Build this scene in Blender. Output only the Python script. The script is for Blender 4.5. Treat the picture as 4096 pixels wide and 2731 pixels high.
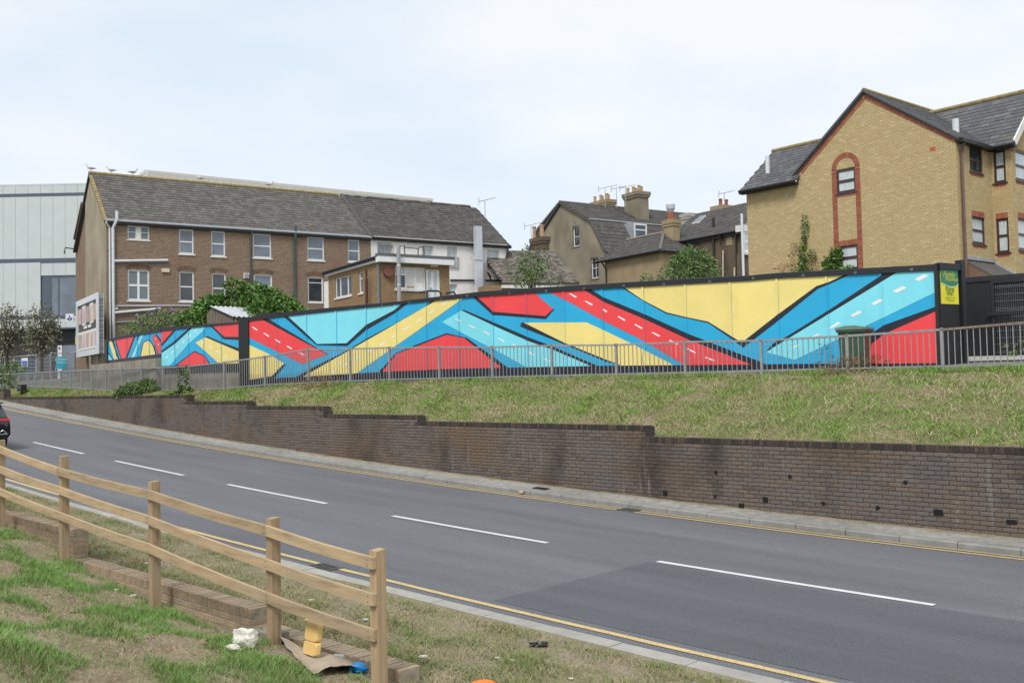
import bpy, bmesh, math, random
import numpy as np
from mathutils import Vector, Matrix
from mathutils.geometry import tessellate_polygon
random.seed(11); rng = np.random.default_rng(5)
sc = bpy.context.scene
for o in list(bpy.data.objects): bpy.data.objects.remove(o)
COL = sc.collection
# ------------------------------------------------------------------ camera
EYE = 4.0                                   # eye height added to everything at the end
F, PITCH, ROLL = 3980.0, math.radians(2.3), .022
cp, sp, cr, sr = math.cos(PITCH), math.sin(PITCH), math.cos(ROLL), math.sin(ROLL)
cam = bpy.data.cameras.new('camera'); camo = bpy.data.objects.new('camera', cam); COL.objects.link(camo)
cam.sensor_width = 36; cam.lens = 36*F/4096; cam.clip_start = .1; cam.clip_end = 3000
R_ = Vector((cr, sr*sp, -sr*cp)); U_ = Vector((sr, -cr*sp, cr*cp)); F_ = Vector((0, cp, sp))
camo.matrix_world = Matrix(((R_.x, U_.x, -F_.x, 0), (R_.y, U_.y, -F_.y, 0), (R_.z, U_.z, -F_.z, 0), (0, 0, 0, 1)))
sc.camera = camo
# ------------------------------------------------------------------ light
SUN_EL, SUN_AZ = math.radians(52), math.radians(200)   # azimuth clockwise from +Y: behind the camera, a little left
w = bpy.data.worlds.new('World'); sc.world = w; w.use_nodes = True
nt = w.node_tree; N = nt.nodes; L = nt.links
bg = N['Background']; bg.inputs['Strength'].default_value = .1
sky = N.new('ShaderNodeTexSky'); sky.sky_type = 'NISHITA'; sky.sun_disc = False
sky.sun_elevation = SUN_EL; sky.sun_rotation = SUN_AZ; sky.air_density = 1.0; sky.dust_density = 1.5
tc = N.new('ShaderNodeTexCoord'); mp = N.new('ShaderNodeMapping'); mp.inputs['Scale'].default_value = (1.1, 1.1, 3.2)
mp.inputs['Location'].default_value = (.35, .1, .2)
nz = N.new('ShaderNodeTexNoise'); nz.inputs['Scale'].default_value = 2.3; nz.inputs['Detail'].default_value = 5; nz.inputs['Roughness'].default_value = .5
cr1 = N.new('ShaderNodeValToRGB'); cr1.color_ramp.elements[0].position = .34; cr1.color_ramp.elements[1].position = .62
cr1.color_ramp.elements[0].color = (4.15, 4.65, 5.15, 1); cr1.color_ramp.elements[1].color = (5.2, 5.3, 5.35, 1)
mix = N.new('ShaderNodeMixRGB'); mix.inputs['Fac'].default_value = .9
L.new(tc.outputs['Generated'], mp.inputs['Vector']); L.new(mp.outputs['Vector'], nz.inputs['Vector']); L.new(nz.outputs['Fac'], cr1.inputs['Fac'])
L.new(sky.outputs['Color'], mix.inputs['Color1']); L.new(cr1.outputs['Color'], mix.inputs['Color2']); L.new(mix.outputs['Color'], bg.inputs['Color'])
sun = bpy.data.lights.new('sun', 'SUN'); sun.energy = 1.5; sun.angle = math.radians(16); sun.color = (1, .965, .91)
suno = bpy.data.objects.new('sun', sun); COL.objects.link(suno)
sd = Vector((math.sin(SUN_AZ)*math.cos(SUN_EL), math.cos(SUN_AZ)*math.cos(SUN_EL), math.sin(SUN_EL)))
suno.rotation_euler = sd.to_track_quat('Z', 'Y').to_euler(); suno.location = sd*60
vs = sc.view_settings; vs.view_transform = 'Standard'; vs.look = 'None'; vs.gamma = 1; vs.use_curve_mapping = False; vs.exposure = .93
# ------------------------------------------------------------------ photo pixels -> rays and planes
def ray(px, py):
    x = (px-2048)/F; y = -(py-1365.5)/F
    x, y = cr*x+sr*y, -sr*x+cr*y
    return Vector((x, cp-y*sp, sp+y*cp))
K = .42535
TL = dict(t1=(0, 600), t2=(1000, 600), t3=(2000, 600), t4=(3096, 300), b1=(0, 1200), b2=(1000, 1100), b3=(2000, 1000), b4=(3096, 900), s=(0, 0), d=(0, 0))
def px(t, x, y):
    if t == 's': return (x, y)
    if t == 'd': return (x*1.7415, y*1.7415)
    ox, oy = TL[t]; return (ox+x*K, oy+y*K)
Q2 = 2**.5
def AD(a, d, z=0): return Vector((11.55-(a+d)/Q2, 11.55+(a-d)/Q2, z))
def toAD(p): return ((p[1]-p[0])/Q2, (23.1-p[0]-p[1])/Q2)
def onD(x, y, d):
    r = ray(x, y); t = (23.1-d*Q2)/(r.x+r.y); return r*t
def lerp_tab(tab, x):
    if x <= tab[0][0]: return tab[0][1]
    for (x0, y0), (x1, y1) in zip(tab, tab[1:]):
        if x <= x1: return y0+(y1-y0)*(x-x0)/(x1-x0)
    return tab[-1][1]
def zroad(a):
    if a < 0: return -2.768+.004*a
    if a > 56: return -.185+.064*(a-56)
    return ((-8.46515e-06*a+1.31505e-03)*a-8.08e-04)*a-2.768
ENAV = Vector((-1/Q2, 1/Q2, 0)); NNAV = Vector((-1/Q2, -1/Q2, 0))
class Wall:
    """vertical plane: origin o, unit direction e (left to right as seen), n towards the viewer"""
    def __init__(s, o, e):
        s.o = Vector((o[0], o[1], 0)); s.e = Vector((e[0], e[1], 0)).normalized(); s.n = Vector((s.e.y, -s.e.x, 0))
        if s.n.dot(-s.o) < 0: s.n = -s.n
    def uv(s, x, y, off=0):
        r = ray(x, y); t = ((s.o+s.n*off).dot(s.n))/r.dot(s.n); p = r*t; return ((p-s.o).dot(s.e), p.z)
    def u(s, t, x, y, off=0): return s.uv(*px(t, x, y), off)
    def p(s, a, z, d=0):
        v = s.o+s.e*a+s.n*d; return Vector((v.x, v.y, z))
def atZ(x, y, Z):
    r = ray(x, y); return r*(Z/r.y)
def tess_bm(pts):
    bm = bmesh.new(); vs_ = [bm.verts.new((p[0], p[1], 0)) for p in pts]
    for t in tessellate_polygon([[Vector((p[0], p[1], 0)) for p in pts]]):
        try: bm.faces.new([vs_[i] for i in t])
        except ValueError: pass
    return bm
# ------------------------------------------------------------------ mesh collecting
ORG = {}
class MB:
    def __init__(s): s.v = []; s.f = []; s.m = []; s.uv = []
    def poly(s, pts, m=0, uv=None):
        b = len(s.v); s.v += [Vector(p) for p in pts]; s.f.append(tuple(range(b, b+len(pts)))); s.m.append(m); s.uv.append(uv)
    def hexa(s, c, m=0):                       # 8 corners: bottom 4 ccw, top 4 ccw
        b = len(s.v); s.v += [Vector(p) for p in c]
        for q in ((0, 3, 2, 1), (4, 5, 6, 7), (0, 1, 5, 4), (1, 2, 6, 5), (2, 3, 7, 6), (3, 0, 4, 7)):
            s.f.append(tuple(b+i for i in q)); s.m.append(m); s.uv.append(None)
    def box(s, x0, x1, y0, y1, z0, z1, m=0):
        s.hexa([(x0, y0, z0), (x1, y0, z0), (x1, y1, z0), (x0, y1, z0), (x0, y0, z1), (x1, y0, z1), (x1, y1, z1), (x0, y1, z1)], m)
    def wbox(s, W, s0, s1, z0, z1, d0, d1, m=0):
        s.hexa([W.p(s0, z0, d1), W.p(s1, z0, d1), W.p(s1, z0, d0), W.p(s0, z0, d0), W.p(s0, z1, d1), W.p(s1, z1, d1), W.p(s1, z1, d0), W.p(s0, z1, d0)], m)
    def bar(s, p, q, w, h, up=(0, 0, 1), m=0):  # beam between two points
        p, q = Vector(p), Vector(q); t = (q-p).normalized(); sd_ = t.cross(Vector(up)).normalized()*w/2; u = sd_.cross(t).normalized()*h/2
        s.hexa([p-sd_-u, p+sd_-u, q+sd_-u, q-sd_-u, p-sd_+u, p+sd_+u, q+sd_+u, q-sd_+u], m)
    def tube(s, pts, r, n=8, m=0, cap=True):
        pts = [Vector(p) for p in pts]; rr = r if isinstance(r, (list, tuple)) else [r]*len(pts); rings = []
        t0 = (pts[1]-pts[0]).normalized(); ref = Vector((0, 0, 1)) if abs(t0.z) < .9 else Vector((1, 0, 0))
        for i, p in enumerate(pts):
            t = (pts[min(i+1, len(pts)-1)]-pts[max(i-1, 0)]).normalized(); x = t.cross(ref).normalized(); y = x.cross(t)
            b = len(s.v); rings.append(b)
            for k in range(n): s.v.append(p+(x*math.cos(2*math.pi*k/n)+y*math.sin(2*math.pi*k/n))*rr[i])
        for a, b in zip(rings, rings[1:]):
            for k in range(n):
                s.f.append((a+k, a+(k+1) % n, b+(k+1) % n, b+k)); s.m.append(m); s.uv.append(None)
        if cap:
            s.f.append(tuple(rings[0]+k for k in range(n))[::-1]); s.m.append(m); s.uv.append(None)
            s.f.append(tuple(rings[-1]+k for k in range(n))); s.m.append(m); s.uv.append(None)
    def prism(s, pts, vec, m=0):               # polygon swept by a vector
        vec = Vector(vec); pts = [Vector(p) for p in pts]; n = len(pts)
        s.poly(pts, m); s.poly([p+vec for p in pts][::-1], m)
        for i in range(n): s.poly([pts[i], pts[i]+vec, pts[(i+1) % n]+vec, pts[(i+1) % n]], m)
    def build(s, name, mats, parent=None, smooth=False, recalc=True, kind=None, origin=None):
        if not isinstance(mats, (list, tuple)): mats = [mats]
        if origin is not None: o = Vector(origin)
        elif parent is not None: o = ORG[parent.name]
        else:
            xs = [p.x for p in s.v]; ys = [p.y for p in s.v]
            o = Vector(((min(xs)+max(xs))/2, (min(ys)+max(ys))/2, min(p.z for p in s.v)))
        me = bpy.data.meshes.new(name); me.from_pydata([tuple(p-o) for p in s.v], [], s.f); me.update()
        for q in mats: me.materials.append(q)
        me.polygons.foreach_set('material_index', s.m)
        ul = me.uv_layers.new(name='UVMap')
        co = s.v; uvs = []
        for poly, u in zip(me.polygons, s.uv):
            if u is not None: uvs += [c for q in u for c in q]; continue
            n = poly.normal; idx = poly.vertices
            if abs(n.z) > .9:
                for i in idx: uvs += [co[i].x, co[i].y]
            else:
                l = math.hypot(n.x, n.y) or 1; tx, ty = -n.y/l, n.x/l; k = 1/max(math.sqrt(1-n.z*n.z), .3)
                for i in idx: uvs += [co[i].x*tx+co[i].y*ty, co[i].z*k]
        ul.data.foreach_set('uv', uvs)
        if recalc:
            bm = bmesh.new(); bm.from_mesh(me); bmesh.ops.recalc_face_normals(bm, faces=bm.faces); bm.to_mesh(me); bm.free()
        if smooth: me.shade_smooth()
        ob = bpy.data.objects.new(name, me); COL.objects.link(ob)
        if parent is not None:
            ob.parent = parent; ob.location = o-ORG[parent.name]
        else: ob.location = o
        ORG[ob.name] = o
        if kind: ob['kind'] = kind
        return ob
def tag(o, label, cat, group=None, kind=None):
    o['label'] = label; o['category'] = cat
    if group: o['group'] = group
    if kind: o['kind'] = kind
    return o
def thing(name, loc, label, cat, group=None):
    o = bpy.data.objects.new(name, None); COL.objects.link(o); o.location = loc; o.empty_display_size = .3
    ORG[o.name] = Vector(loc); return tag(o, label, cat, group)
def struct(o): o['kind'] = 'structure'; return o
def inst(src, name, parent, loc, rot=None, scale=None):        # a copy that shares the mesh; loc in world
    o = bpy.data.objects.new(name, src); COL.objects.link(o)
    if parent is not None: o.parent = parent; o.location = Vector(loc)-ORG[parent.name]
    else: o.location = loc
    if rot is not None: o.rotation_euler = rot
    if scale is not None: o.scale = scale
    ORG[o.name] = Vector(loc); return o
def smoothnoise(x, y, s=1.0, k=0):
    return (math.sin(x*1.7/s+k)+math.sin(y*2.3/s+1.3*k+.7)+math.sin((x+y)*1.1/s+2.1*k)+math.sin((x-1.7*y)*2.9/s+k)*.5)/3.5
# ------------------------------------------------------------------ materials
MAT = {}
def newmat(name):
    m = bpy.data.materials.new(name); m.use_nodes = True; nt = m.node_tree; b = nt.nodes['Principled BSDF']; MAT[name] = m
    return m, nt.nodes, nt.links, b
def rgb(h): return tuple(((c/255/12.92) if c/255 <= .04045 else ((c/255+.055)/1.055)**2.4) for c in h)
def shade(c, k): return tuple(min(1, max(0, v*k)) for v in c[:3])+(1,)
def ramp(N, L, fac, stops):
    r = N.new('ShaderNodeValToRGB'); e = r.color_ramp.elements
    while len(e) < len(stops): e.new(.5)
    for q, (p, c) in zip(e, stops): q.position = p; q.color = tuple(c[:3])+(1,)
    L.new(fac, r.inputs['Fac']); return r.outputs['Color']
def noise(N, L, scale, detail=4, vec=None, rough=.55):
    n = N.new('ShaderNodeTexNoise'); n.inputs['Scale'].default_value = scale; n.inputs['Detail'].default_value = detail; n.inputs['Roughness'].default_value = rough
    if vec is not None: L.new(vec, n.inputs['Vector'])
    return n.outputs['Fac']
def pos(N): return N.new('ShaderNodeNewGeometry').outputs['Position']
def scaled(N, L, v, s):
    m = N.new('ShaderNodeMapping'); m.inputs['Scale'].default_value = s; L.new(v, m.inputs['Vector']); return m.outputs['Vector']
def mixc(N, L, fac, a, b, mode='MIX'):
    m = N.new('ShaderNodeMixRGB'); m.blend_type = mode
    for s_, v in ((m.inputs['Fac'], fac), (m.inputs['Color1'], a), (m.inputs['Color2'], b)):
        if isinstance(v, (int, float)): s_.default_value = v
        elif isinstance(v, tuple): s_.default_value = v[:3]+(1,)
        else: L.new(v, s_)
    return m.outputs['Color']
def bump(N, L, b, h, strength=.3, dist=.01):
    n = N.new('ShaderNodeBump'); n.inputs['Strength'].default_value = strength; n.inputs['Distance'].default_value = dist
    L.new(h, n.inputs['Height']); L.new(n.outputs['Normal'], b.inputs['Normal'])
def simple(name, col, rough=.6, var=.12, scale=6, metal=0, bmp=0, spec=.5, big=0, stretch=None):
    m, N, L, b = newmat(name); p = pos(N)
    if stretch: p = scaled(N, L, p, stretch)
    f = noise(N, L, scale, 5, p)
    c = ramp(N, L, f, [(.3, shade(col, 1-var)), (.7, shade(col, 1+var))])
    if big:
        f2 = noise(N, L, .5, 3, pos(N)); c = mixc(N, L, 1.0, c, ramp(N, L, f2, [(.3, (1-big,)*3), (.7, (1, 1, 1))]), 'MULTIPLY')
    L.new(c, b.inputs['Base Color']); b.inputs['Roughness'].default_value = rough; b.inputs['Metallic'].default_value = metal
    b.inputs['Specular IOR Level'].default_value = spec
    if bmp: bump(N, L, b, noise(N, L, scale*4, 4, p), bmp, .01)
    return m
def brickmat(name, c1, c2, mortar, bw=.225, bh=.075, ms=.006, patch=None, pf=.35, rough=.9, dark=None):
    m, N, L, b = newmat(name); uv = N.new('ShaderNodeTexCoord').outputs['UV']
    t = N.new('ShaderNodeTexBrick'); t.inputs['Scale'].default_value = 1; t.inputs['Brick Width'].default_value = bw; t.inputs['Row Height'].default_value = bh
    t.inputs['Mortar Size'].default_value = ms; t.inputs['Mortar Smooth'].default_value = .3; t.inputs['Bias'].default_value = 0
    t.inputs['Color1'].default_value = tuple(c1)+(1,); t.inputs['Color2'].default_value = tuple(c2)+(1,); t.inputs['Mortar'].default_value = tuple(mortar)+(1,)
    wob = noise(N, L, 9, 2, uv); 
    L.new(uv, t.inputs['Vector']); c = t.outputs['Color']
    c = mixc(N, L, 1.0, c, ramp(N, L, noise(N, L, 1, 4, scaled(N, L, uv, (4.4, 13.3, 1))), [(.3, (.8,)*3), (.72, (1.2,)*3)]), 'MULTIPLY')
    if patch: c = mixc(N, L, ramp(N, L, noise(N, L, .55, 4, pos(N)), [(.48, (0, 0, 0)), (.68, (pf,)*3)]), c, tuple(patch))
    if dark: c = mixc(N, L, ramp(N, L, noise(N, L, .9, 5, scaled(N, L, pos(N), (1, 1, .45))), [(.5, (0, 0, 0)), (.72, (.75,)*3)]), c, tuple(dark))
    L.new(c, b.inputs['Base Color']); b.inputs['Roughness'].default_value = rough; b.inputs['Specular IOR Level'].default_value = .25
    inv = N.new('ShaderNodeInvert'); L.new(t.outputs['Fac'], inv.inputs['Color']); bump(N, L, b, inv.outputs['Color'], .3, .008)
    return m
def piecemat(name, stops, rough=.85, island=True, stains=(), top=None, nsc=30):
    """loose pieces (bricks, tiles): a colour per piece, fine grain and stains with shapes of their own"""
    m, N, L, b = newmat(name); p = pos(N)
    if island: r = N.new('ShaderNodeNewGeometry').outputs['Random Per Island']
    else: r = N.new('ShaderNodeObjectInfo').outputs['Random']
    c = ramp(N, L, r, stops)
    c = mixc(N, L, 1.0, c, ramp(N, L, noise(N, L, nsc, 5, p), [(.3, (.72,)*3), (.75, (1.22,)*3)]), 'MULTIPLY')
    for sc_, lo, hi, col, st in stains:
        c = mixc(N, L, ramp(N, L, noise(N, L, sc_, 5, scaled(N, L, p, st)), [(lo, (0, 0, 0)), (hi, (.85,)*3)]), c, tuple(col))
    L.new(c, b.inputs['Base Color']); b.inputs['Roughness'].default_value = rough; b.inputs['Specular IOR Level'].default_value = .25
    bump(N, L, b, noise(N, L, 60, 4, p), .35, .006)
    return m
# ------------------------------------------------------------------ the materials used
def asphalt(name, c, g=.35, sp_=.5):
    m, N, L, b = newmat(name); p = pos(N)
    f = noise(N, L, 60, 3, p, .75); c1 = ramp(N, L, f, [(.28, shade(c, 1-g)), (.52, c), (.78, shade(c, 1+g*1.6))])
    rm = N.new('ShaderNodeMapping'); rm.inputs['Rotation'].default_value = (0, 0, math.radians(45)); L.new(p, rm.inputs['Vector']); f2 = noise(N, L, 1, 6, scaled(N, L, rm.outputs[0], (.16, 1.5, 1))); c2 = mixc(N, L, 1.0, c1, ramp(N, L, f2, [(.3, (.8,)*3), (.7, (1.14,)*3)]), 'MULTIPLY')
    f3 = noise(N, L, 110, 2, p, .8); c3 = mixc(N, L, ramp(N, L, f3, [(.62, (0, 0, 0)), (.7, (.6,)*3)]), c2, (.34, .34, .34))
    L.new(c3, b.inputs['Base Color']); b.inputs['Roughness'].default_value = .8; b.inputs['Specular IOR Level'].default_value = sp_
    bump(N, L, b, noise(N, L, 160, 3, p, .7), .5, .006); return m
ASPH = asphalt('asphalt', (.118, .121, .133), .55); ASPH2 = asphalt('asphalt_patch', (.085, .09, .102), .4)
def paint(name, c, wear=.5, under=(.13, .13, .14), lo=.55, hi=.62):
    m, N, L, b = newmat(name); p = pos(N)
    f = ramp(N, L, noise(N, L, 45, 6, p, .75), [(lo, (0, 0, 0)), (hi, (wear,)*3)]); c1 = ramp(N, L, noise(N, L, 3, 4, p), [(.3, shade(c, .9)), (.7, shade(c, 1.06))])
    L.new(mixc(N, L, f, c1, under), b.inputs['Base Color']); b.inputs['Roughness'].default_value = .6; return m
LINEW = paint('line_white', (.6, .61, .61), .35, lo=.56, hi=.68); LINEY = paint('line_yellow', (.58, .43, .18), .75, lo=.52, hi=.6); LINEYF = paint('line_yellow_faded', (.5, .38, .19), .55, (.25, .23, .2))
CONC = simple('concrete_kerb', (.27, .265, .25), .9, .14, 5, bmp=.3, big=.2, spec=.2)
DUST = simple('dusty_concrete', (.31, .3, .28), .95, .22, 7, bmp=.4, big=.3, spec=.2)
CONCW = simple('old_concrete', (.3, .27, .225), .95, .2, 3, bmp=.4, big=.35, spec=.2, stretch=(1, 1, .4))
SLAB = simple('yard_concrete', (.36, .35, .33), .95, .12, 4, big=.2)
GALV = simple('galvanised_steel', (.3, .305, .31), .5, .16, 12, metal=.35); RUST = simple('rusty_rail', (.2, .155, .125), .75, .3, 14)
BLACKP = simple('black_paint', (.011, .012, .016), .5, .15, 5); BLACKF = simple('black_hoarding_panel', (.008, .009, .011), .45, .2, 3)
def mural(name, c):
    m, N, L, b = newmat(name); c1 = ramp(N, L, noise(N, L, 1.6, 5, pos(N)), [(.3, shade(c, .95)), (.7, shade(c, 1.04))])
    c1 = mixc(N, L, 1.0, c1, ramp(N, L, N.new('ShaderNodeObjectInfo').outputs['Random'], [(0, (.95,)*3), (1, (1.03,)*3)]), 'MULTIPLY')
    c1 = mixc(N, L, ramp(N, L, noise(N, L, 3.5, 6, scaled(N, L, pos(N), (1, 1, .25)), .7), [(.56, (0, 0, 0)), (.8, (.22,)*3)]), c1, (.2, .18, .16))
    L.new(c1, b.inputs['Base Color']); b.inputs['Roughness'].default_value = .45; b.inputs['Specular IOR Level'].default_value = .35
    bump(N, L, b, noise(N, L, 5, 4, pos(N)), .12, .02); return m
MBLUE = mural('mural_blue', (.022, .37, .64)); MCYAN = mural('mural_cyan', (.2, .66, .77)); MYEL = mural('mural_yellow', (.79, .655, .225))
MRED = mural('mural_red', (.78, .062, .07)); MBLK = mural('mural_black', (.018, .021, .034)); MWHT = mural('mural_white', (.8, .78, .8))
def ground(name, a, b_, sc1=1.2, sc2=40, c3=None):
    m, N, L, b = newmat(name); p = pos(N)
    c = mixc(N, L, ramp(N, L, noise(N, L, sc1, 6, p), [(.38, (0, 0, 0)), (.62, (1, 1, 1))]), a, b_)
    if c3: c = mixc(N, L, ramp(N, L, noise(N, L, sc1*2.6, 5, p), [(.55, (0, 0, 0)), (.7, (.8,)*3)]), c, c3)
    c = mixc(N, L, 1.0, c, ramp(N, L, noise(N, L, sc2, 6, p, .7), [(.28, (.5,)*3), (.75, (1.35,)*3)]), 'MULTIPLY')
    L.new(c, b.inputs['Base Color']); b.inputs['Roughness'].default_value = 1; b.inputs['Specular IOR Level'].default_value = .1
    bump(N, L, b, noise(N, L, sc2, 6, p, .7), .8, .03); return m
SOIL = ground('bank_soil', (.24, .2, .12), (.15, .16, .065), 1.0, 30, (.3, .25, .165))
SOIL2 = ground('dug_soil', (.32, .255, .18), (.25, .215, .13), 1.6, 22, (.22, .16, .11))
VERGE = ground('verge_soil', (.31, .26, .19), (.23, .21, .12), 1.5, 35, (.33, .265, .205))
YARD = ground('yard_gravel', (.2, .19, .17), (.16, .16, .12), .7, 25)
def blades(name, cols, sc1=.9):
    m, N, L, b = newmat(name); p = pos(N)
    f = noise(N, L, sc1, 4, scaled(N, L, p, (1, 1, .1))); r = N.new('ShaderNodeNewGeometry').outputs['Random Per Island']
    ad = N.new('ShaderNodeMath'); ad.operation = 'MULTIPLY_ADD'; L.new(r, ad.inputs[0]); ad.inputs[1].default_value = .3; L.new(f, ad.inputs[2])
    c = ramp(N, L, ad.outputs[0], cols); L.new(c, b.inputs['Base Color']); b.inputs['Roughness'].default_value = .6; b.inputs['Specular IOR Level'].default_value = .25
    return m
GRASSM = blades('bank_grass_blades', [(.37, (.47, .405, .25)), (.5, (.36, .33, .165)), (.58, (.23, .28, .085)), (.75, (.19, .34, .06))], .8)
GRASSN = blades('near_grass_blades', [(.34, (.34, .29, .15)), (.45, (.21, .24, .09)), (.6, (.14, .24, .06)), (.85, (.2, .35, .09))], 1.1)
GRASSV = blades('verge_grass_blades', [(.42, (.38, .32, .2)), (.58, (.3, .27, .145)), (.72, (.18, .22, .075)), (.9, (.16, .24, .065))], 1.3)
WOOD = None
def woodmat(name, c, gs=(1.2, 22, 1)):
    m, N, L, b = newmat(name); tcn = N.new('ShaderNodeTexCoord').outputs['UV']
    oi = N.new('ShaderNodeObjectInfo').outputs['Random']
    mpn = N.new('ShaderNodeMapping'); mpn.inputs['Scale'].default_value = gs; L.new(tcn, mpn.inputs['Vector'])
    cm = N.new('ShaderNodeCombineXYZ'); L.new(oi, cm.inputs['X']); L.new(oi, cm.inputs['Y']); sc_ = N.new('ShaderNodeVectorMath'); sc_.operation = 'MULTIPLY_ADD'
    sc_.inputs[1].default_value = (37, 11, 5); L.new(cm.outputs[0], sc_.inputs[0]); L.new(mpn.outputs[0], sc_.inputs[2])
    f = noise(N, L, 1.4, 6, sc_.outputs[0], .6)
    c1 = ramp(N, L, f, [(.3, shade(c, .66)), (.5, c), (.72, shade(c, 1.2))])
    k = ramp(N, L, noise(N, L, 2.3, 1, tcn), [(.72, (1, 1, 1)), (.78, (.62, .5, .4))]); c1 = mixc(N, L, 1.0, c1, k, 'MULTIPLY')
    c1 = mixc(N, L, 1.0, c1, ramp(N, L, oi, [(0, (.86, .86, .86)), (1, (1.12, 1.1, 1.06))]), 'MULTIPLY')
    c1 = mixc(N, L, ramp(N, L, noise(N, L, 2.5, 4, pos(N)), [(.5, (0, 0, 0)), (.75, (.4,)*3)]), c1, (.3, .27, .22))
    L.new(c1, b.inputs['Base Color']); b.inputs['Roughness'].default_value = .75; b.inputs['Specular IOR Level'].default_value = .25; bump(N, L, b, f, .25, .004); return m
WOOD = woodmat('fence_timber', (.41, .31, .195)); WOODV = woodmat('fence_post_timber', (.37, .27, .165), (22, 1.2, 1))
dkst = ((.3, .48, .66, (.15, .105, .07), (1, 1, 2.5)), (.55, .53, .7, (.028, .025, .024), (1, 1, .6)), (.7, .54, .72, (.12, .112, .112), (1, 1, 1.2)), (22, .7, .74, (.3, .29, .27), (1, 1, 1)), (2.2, .62, .74, (.2, .185, .17), (3, 3, .35)))
RWST = [(0, (.108, .087, .076)), (.25, (.138, .112, .097)), (.5, (.155, .126, .108)), (.75, (.138, .12, .11)), (1, (.168, .128, .099))]
RWB = piecemat('retaining_brick_stuff', RWST, .85, True, dkst); RWO = piecemat('retaining_brick', RWST, .85, False, dkst)
RWC = piecemat('retaining_coping_stuff', [(0, (.032, .028, .026)), (.6, (.06, .048, .04)), (1, (.1, .07, .052))], .85, True); RWCO = piecemat('retaining_coping', [(0, (.035, .03, .028)), (.6, (.062, .05, .044)), (1, (.1, .07, .052))], .85, False)
MORT = simple('dark_mortar', (.075, .066, .059), .95, .4, 9, spec=.1); MORTL = simple('pale_mortar', (.3, .26, .2), .95, .3, 12, spec=.1)
LWB = piecemat('buff_brick', [(0, (.3, .235, .165)), (.4, (.345, .265, .185)), (.7, (.37, .295, .21)), (1, (.4, .28, .185))], .9, False, ((1.2, .55, .8, (.23, .19, .14), (1, 1, 1)),))
GLASSD = simple('window_glass_dark', (.03, .04, .045), .06, .4, 1.5, spec=.9); GLASSB = simple('window_glass_sky', (.12, .15, .19), .06, .35, .8, spec=1.0); NET = simple('window_net_curtain', (.5, .55, .57), .25, .25, 5, spec=.7, stretch=(6, 6, .5))
UPVC = simple('white_upvc', (.74, .75, .76), .4, .05, 4); WOLD = simple('old_white_paint', (.68, .67, .64), .7, .14, 7); BROWNF = simple('brown_upvc', (.05, .028, .028), .4, .15, 5)
# ------------------------------------------------------------------ terrain sheets
RB_SEC_PX = [(2577, -1.19), (1665, -.965), (1291, -.815), (988, -.59), (745, -.44)]
def aW(x): r = ray(x, 1500); t = 23.1/(r.x+r.y); p = r*t; return toAD(p)[0]
SECS = []; lo = -12.0
for x, z in RB_SEC_PX: hi = aW(x); SECS.append((lo, hi, z)); lo = hi
SECS += [(lo, 50.5, -.215), (50.5, 62, .16)]
def walltop(a):
    for l, h, z in SECS:
        if a < h: return z
    return max(.15, zroad(a)+.3)
PATH = [(-20, .0), (8, .03), (24, .05), (29, .0), (32, -.12), (38, -.13), (42, -.05), (46, .08), (52, .2), (60, .25), (80, .3)]
def dr(a): return -4.38+max(-26, a-8.2)*.1425 if a < 31.5 else -1.06
def zp(a): return lerp_tab(PATH, a)
def zupper(a, d): return zp(a)+min(1.25, .055*max(0, dr(a)-d))
def grid(name, As, Ds, fz, mat_, parent=None, dfun=None):
    mb = MB(); n = len(Ds)
    for a in As:
        for d in Ds:
            dd = dfun(a, d) if dfun else d
            mb.v.append(AD(a, dd, fz(a, dd)))
    for i in range(len(As)-1):
        for j in range(n-1):
            mb.f.append((i*n+j, i*n+j+1, (i+1)*n+j+1, (i+1)*n+j)); mb.m.append(0); mb.uv.append(None)
    return mb.build(name, mat_, parent, smooth=True, recalc=False)
def fr(a, b, n): return [a+(b-a)*i/n for i in range(n+1)]
mb = MB(); mb.poly([(-900, -900, -6), (900, -900, -6), (900, 900, -6), (-900, 900, -6)]); struct(mb.build('ground', YARD))
struct(grid('road', fr(-45, 100, 90), [.55, 2.6, 4.62, 6.6, 8.36], lambda a, d: zroad(a)+.03*(1-abs(d-4.6)/4), ASPH))
struct(grid('upper_ground', fr(-40, 110, 75), fr(0, 1, 24), lambda a, d: zupper(a, d), YARD, dfun=lambda a, t: dr(a)+.02-t*70))
def zbank(a, d):
    t = max(0, min(1, (-.3-d)/(-.3-dr(a)))); tops = [walltop(a+k) for k in (-.5, 0, .5)]; top = min(tops)-.03
    return top+(zp(a)-top)*(t**.85)+.05*smoothnoise(a, d*2, .8)*math.sin(math.pi*t)
struct(grid('grass_bank', fr(-12, 62, 220), fr(0, 1, 14), zbank, SOIL, dfun=lambda a, t: -.2+t*(dr(a)+.2)))
NEAR = [(-20, -2.85), (0, -2.75), (5, -2.68), (6.9, -2.64), (8.6, -2.5), (9.4, -2.6), (11.1, -2.55), (13.8, -2.34), (14.4, -2.18), (16.3, -2.08), (22, -1.7), (35, -.8), (60, 1)]
def zk(a): return zroad(a)+.06
def zverge(a, d):
    t = (d-8.55)/2.2; zb = lerp_tab([(-20, -2.8), (6.5, -2.66), (9.3, -2.62), (12, -2.52), (14.2, -2.42), (14.6, -2.3), (22, -1.75), (35, -.85), (60, 1)], a)
    return zk(a)-.01+(zb-zk(a))*max(0, t)+.05*smoothnoise(a*1.5, d*2, .7)*math.sin(math.pi*min(1, max(0, t)))
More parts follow.
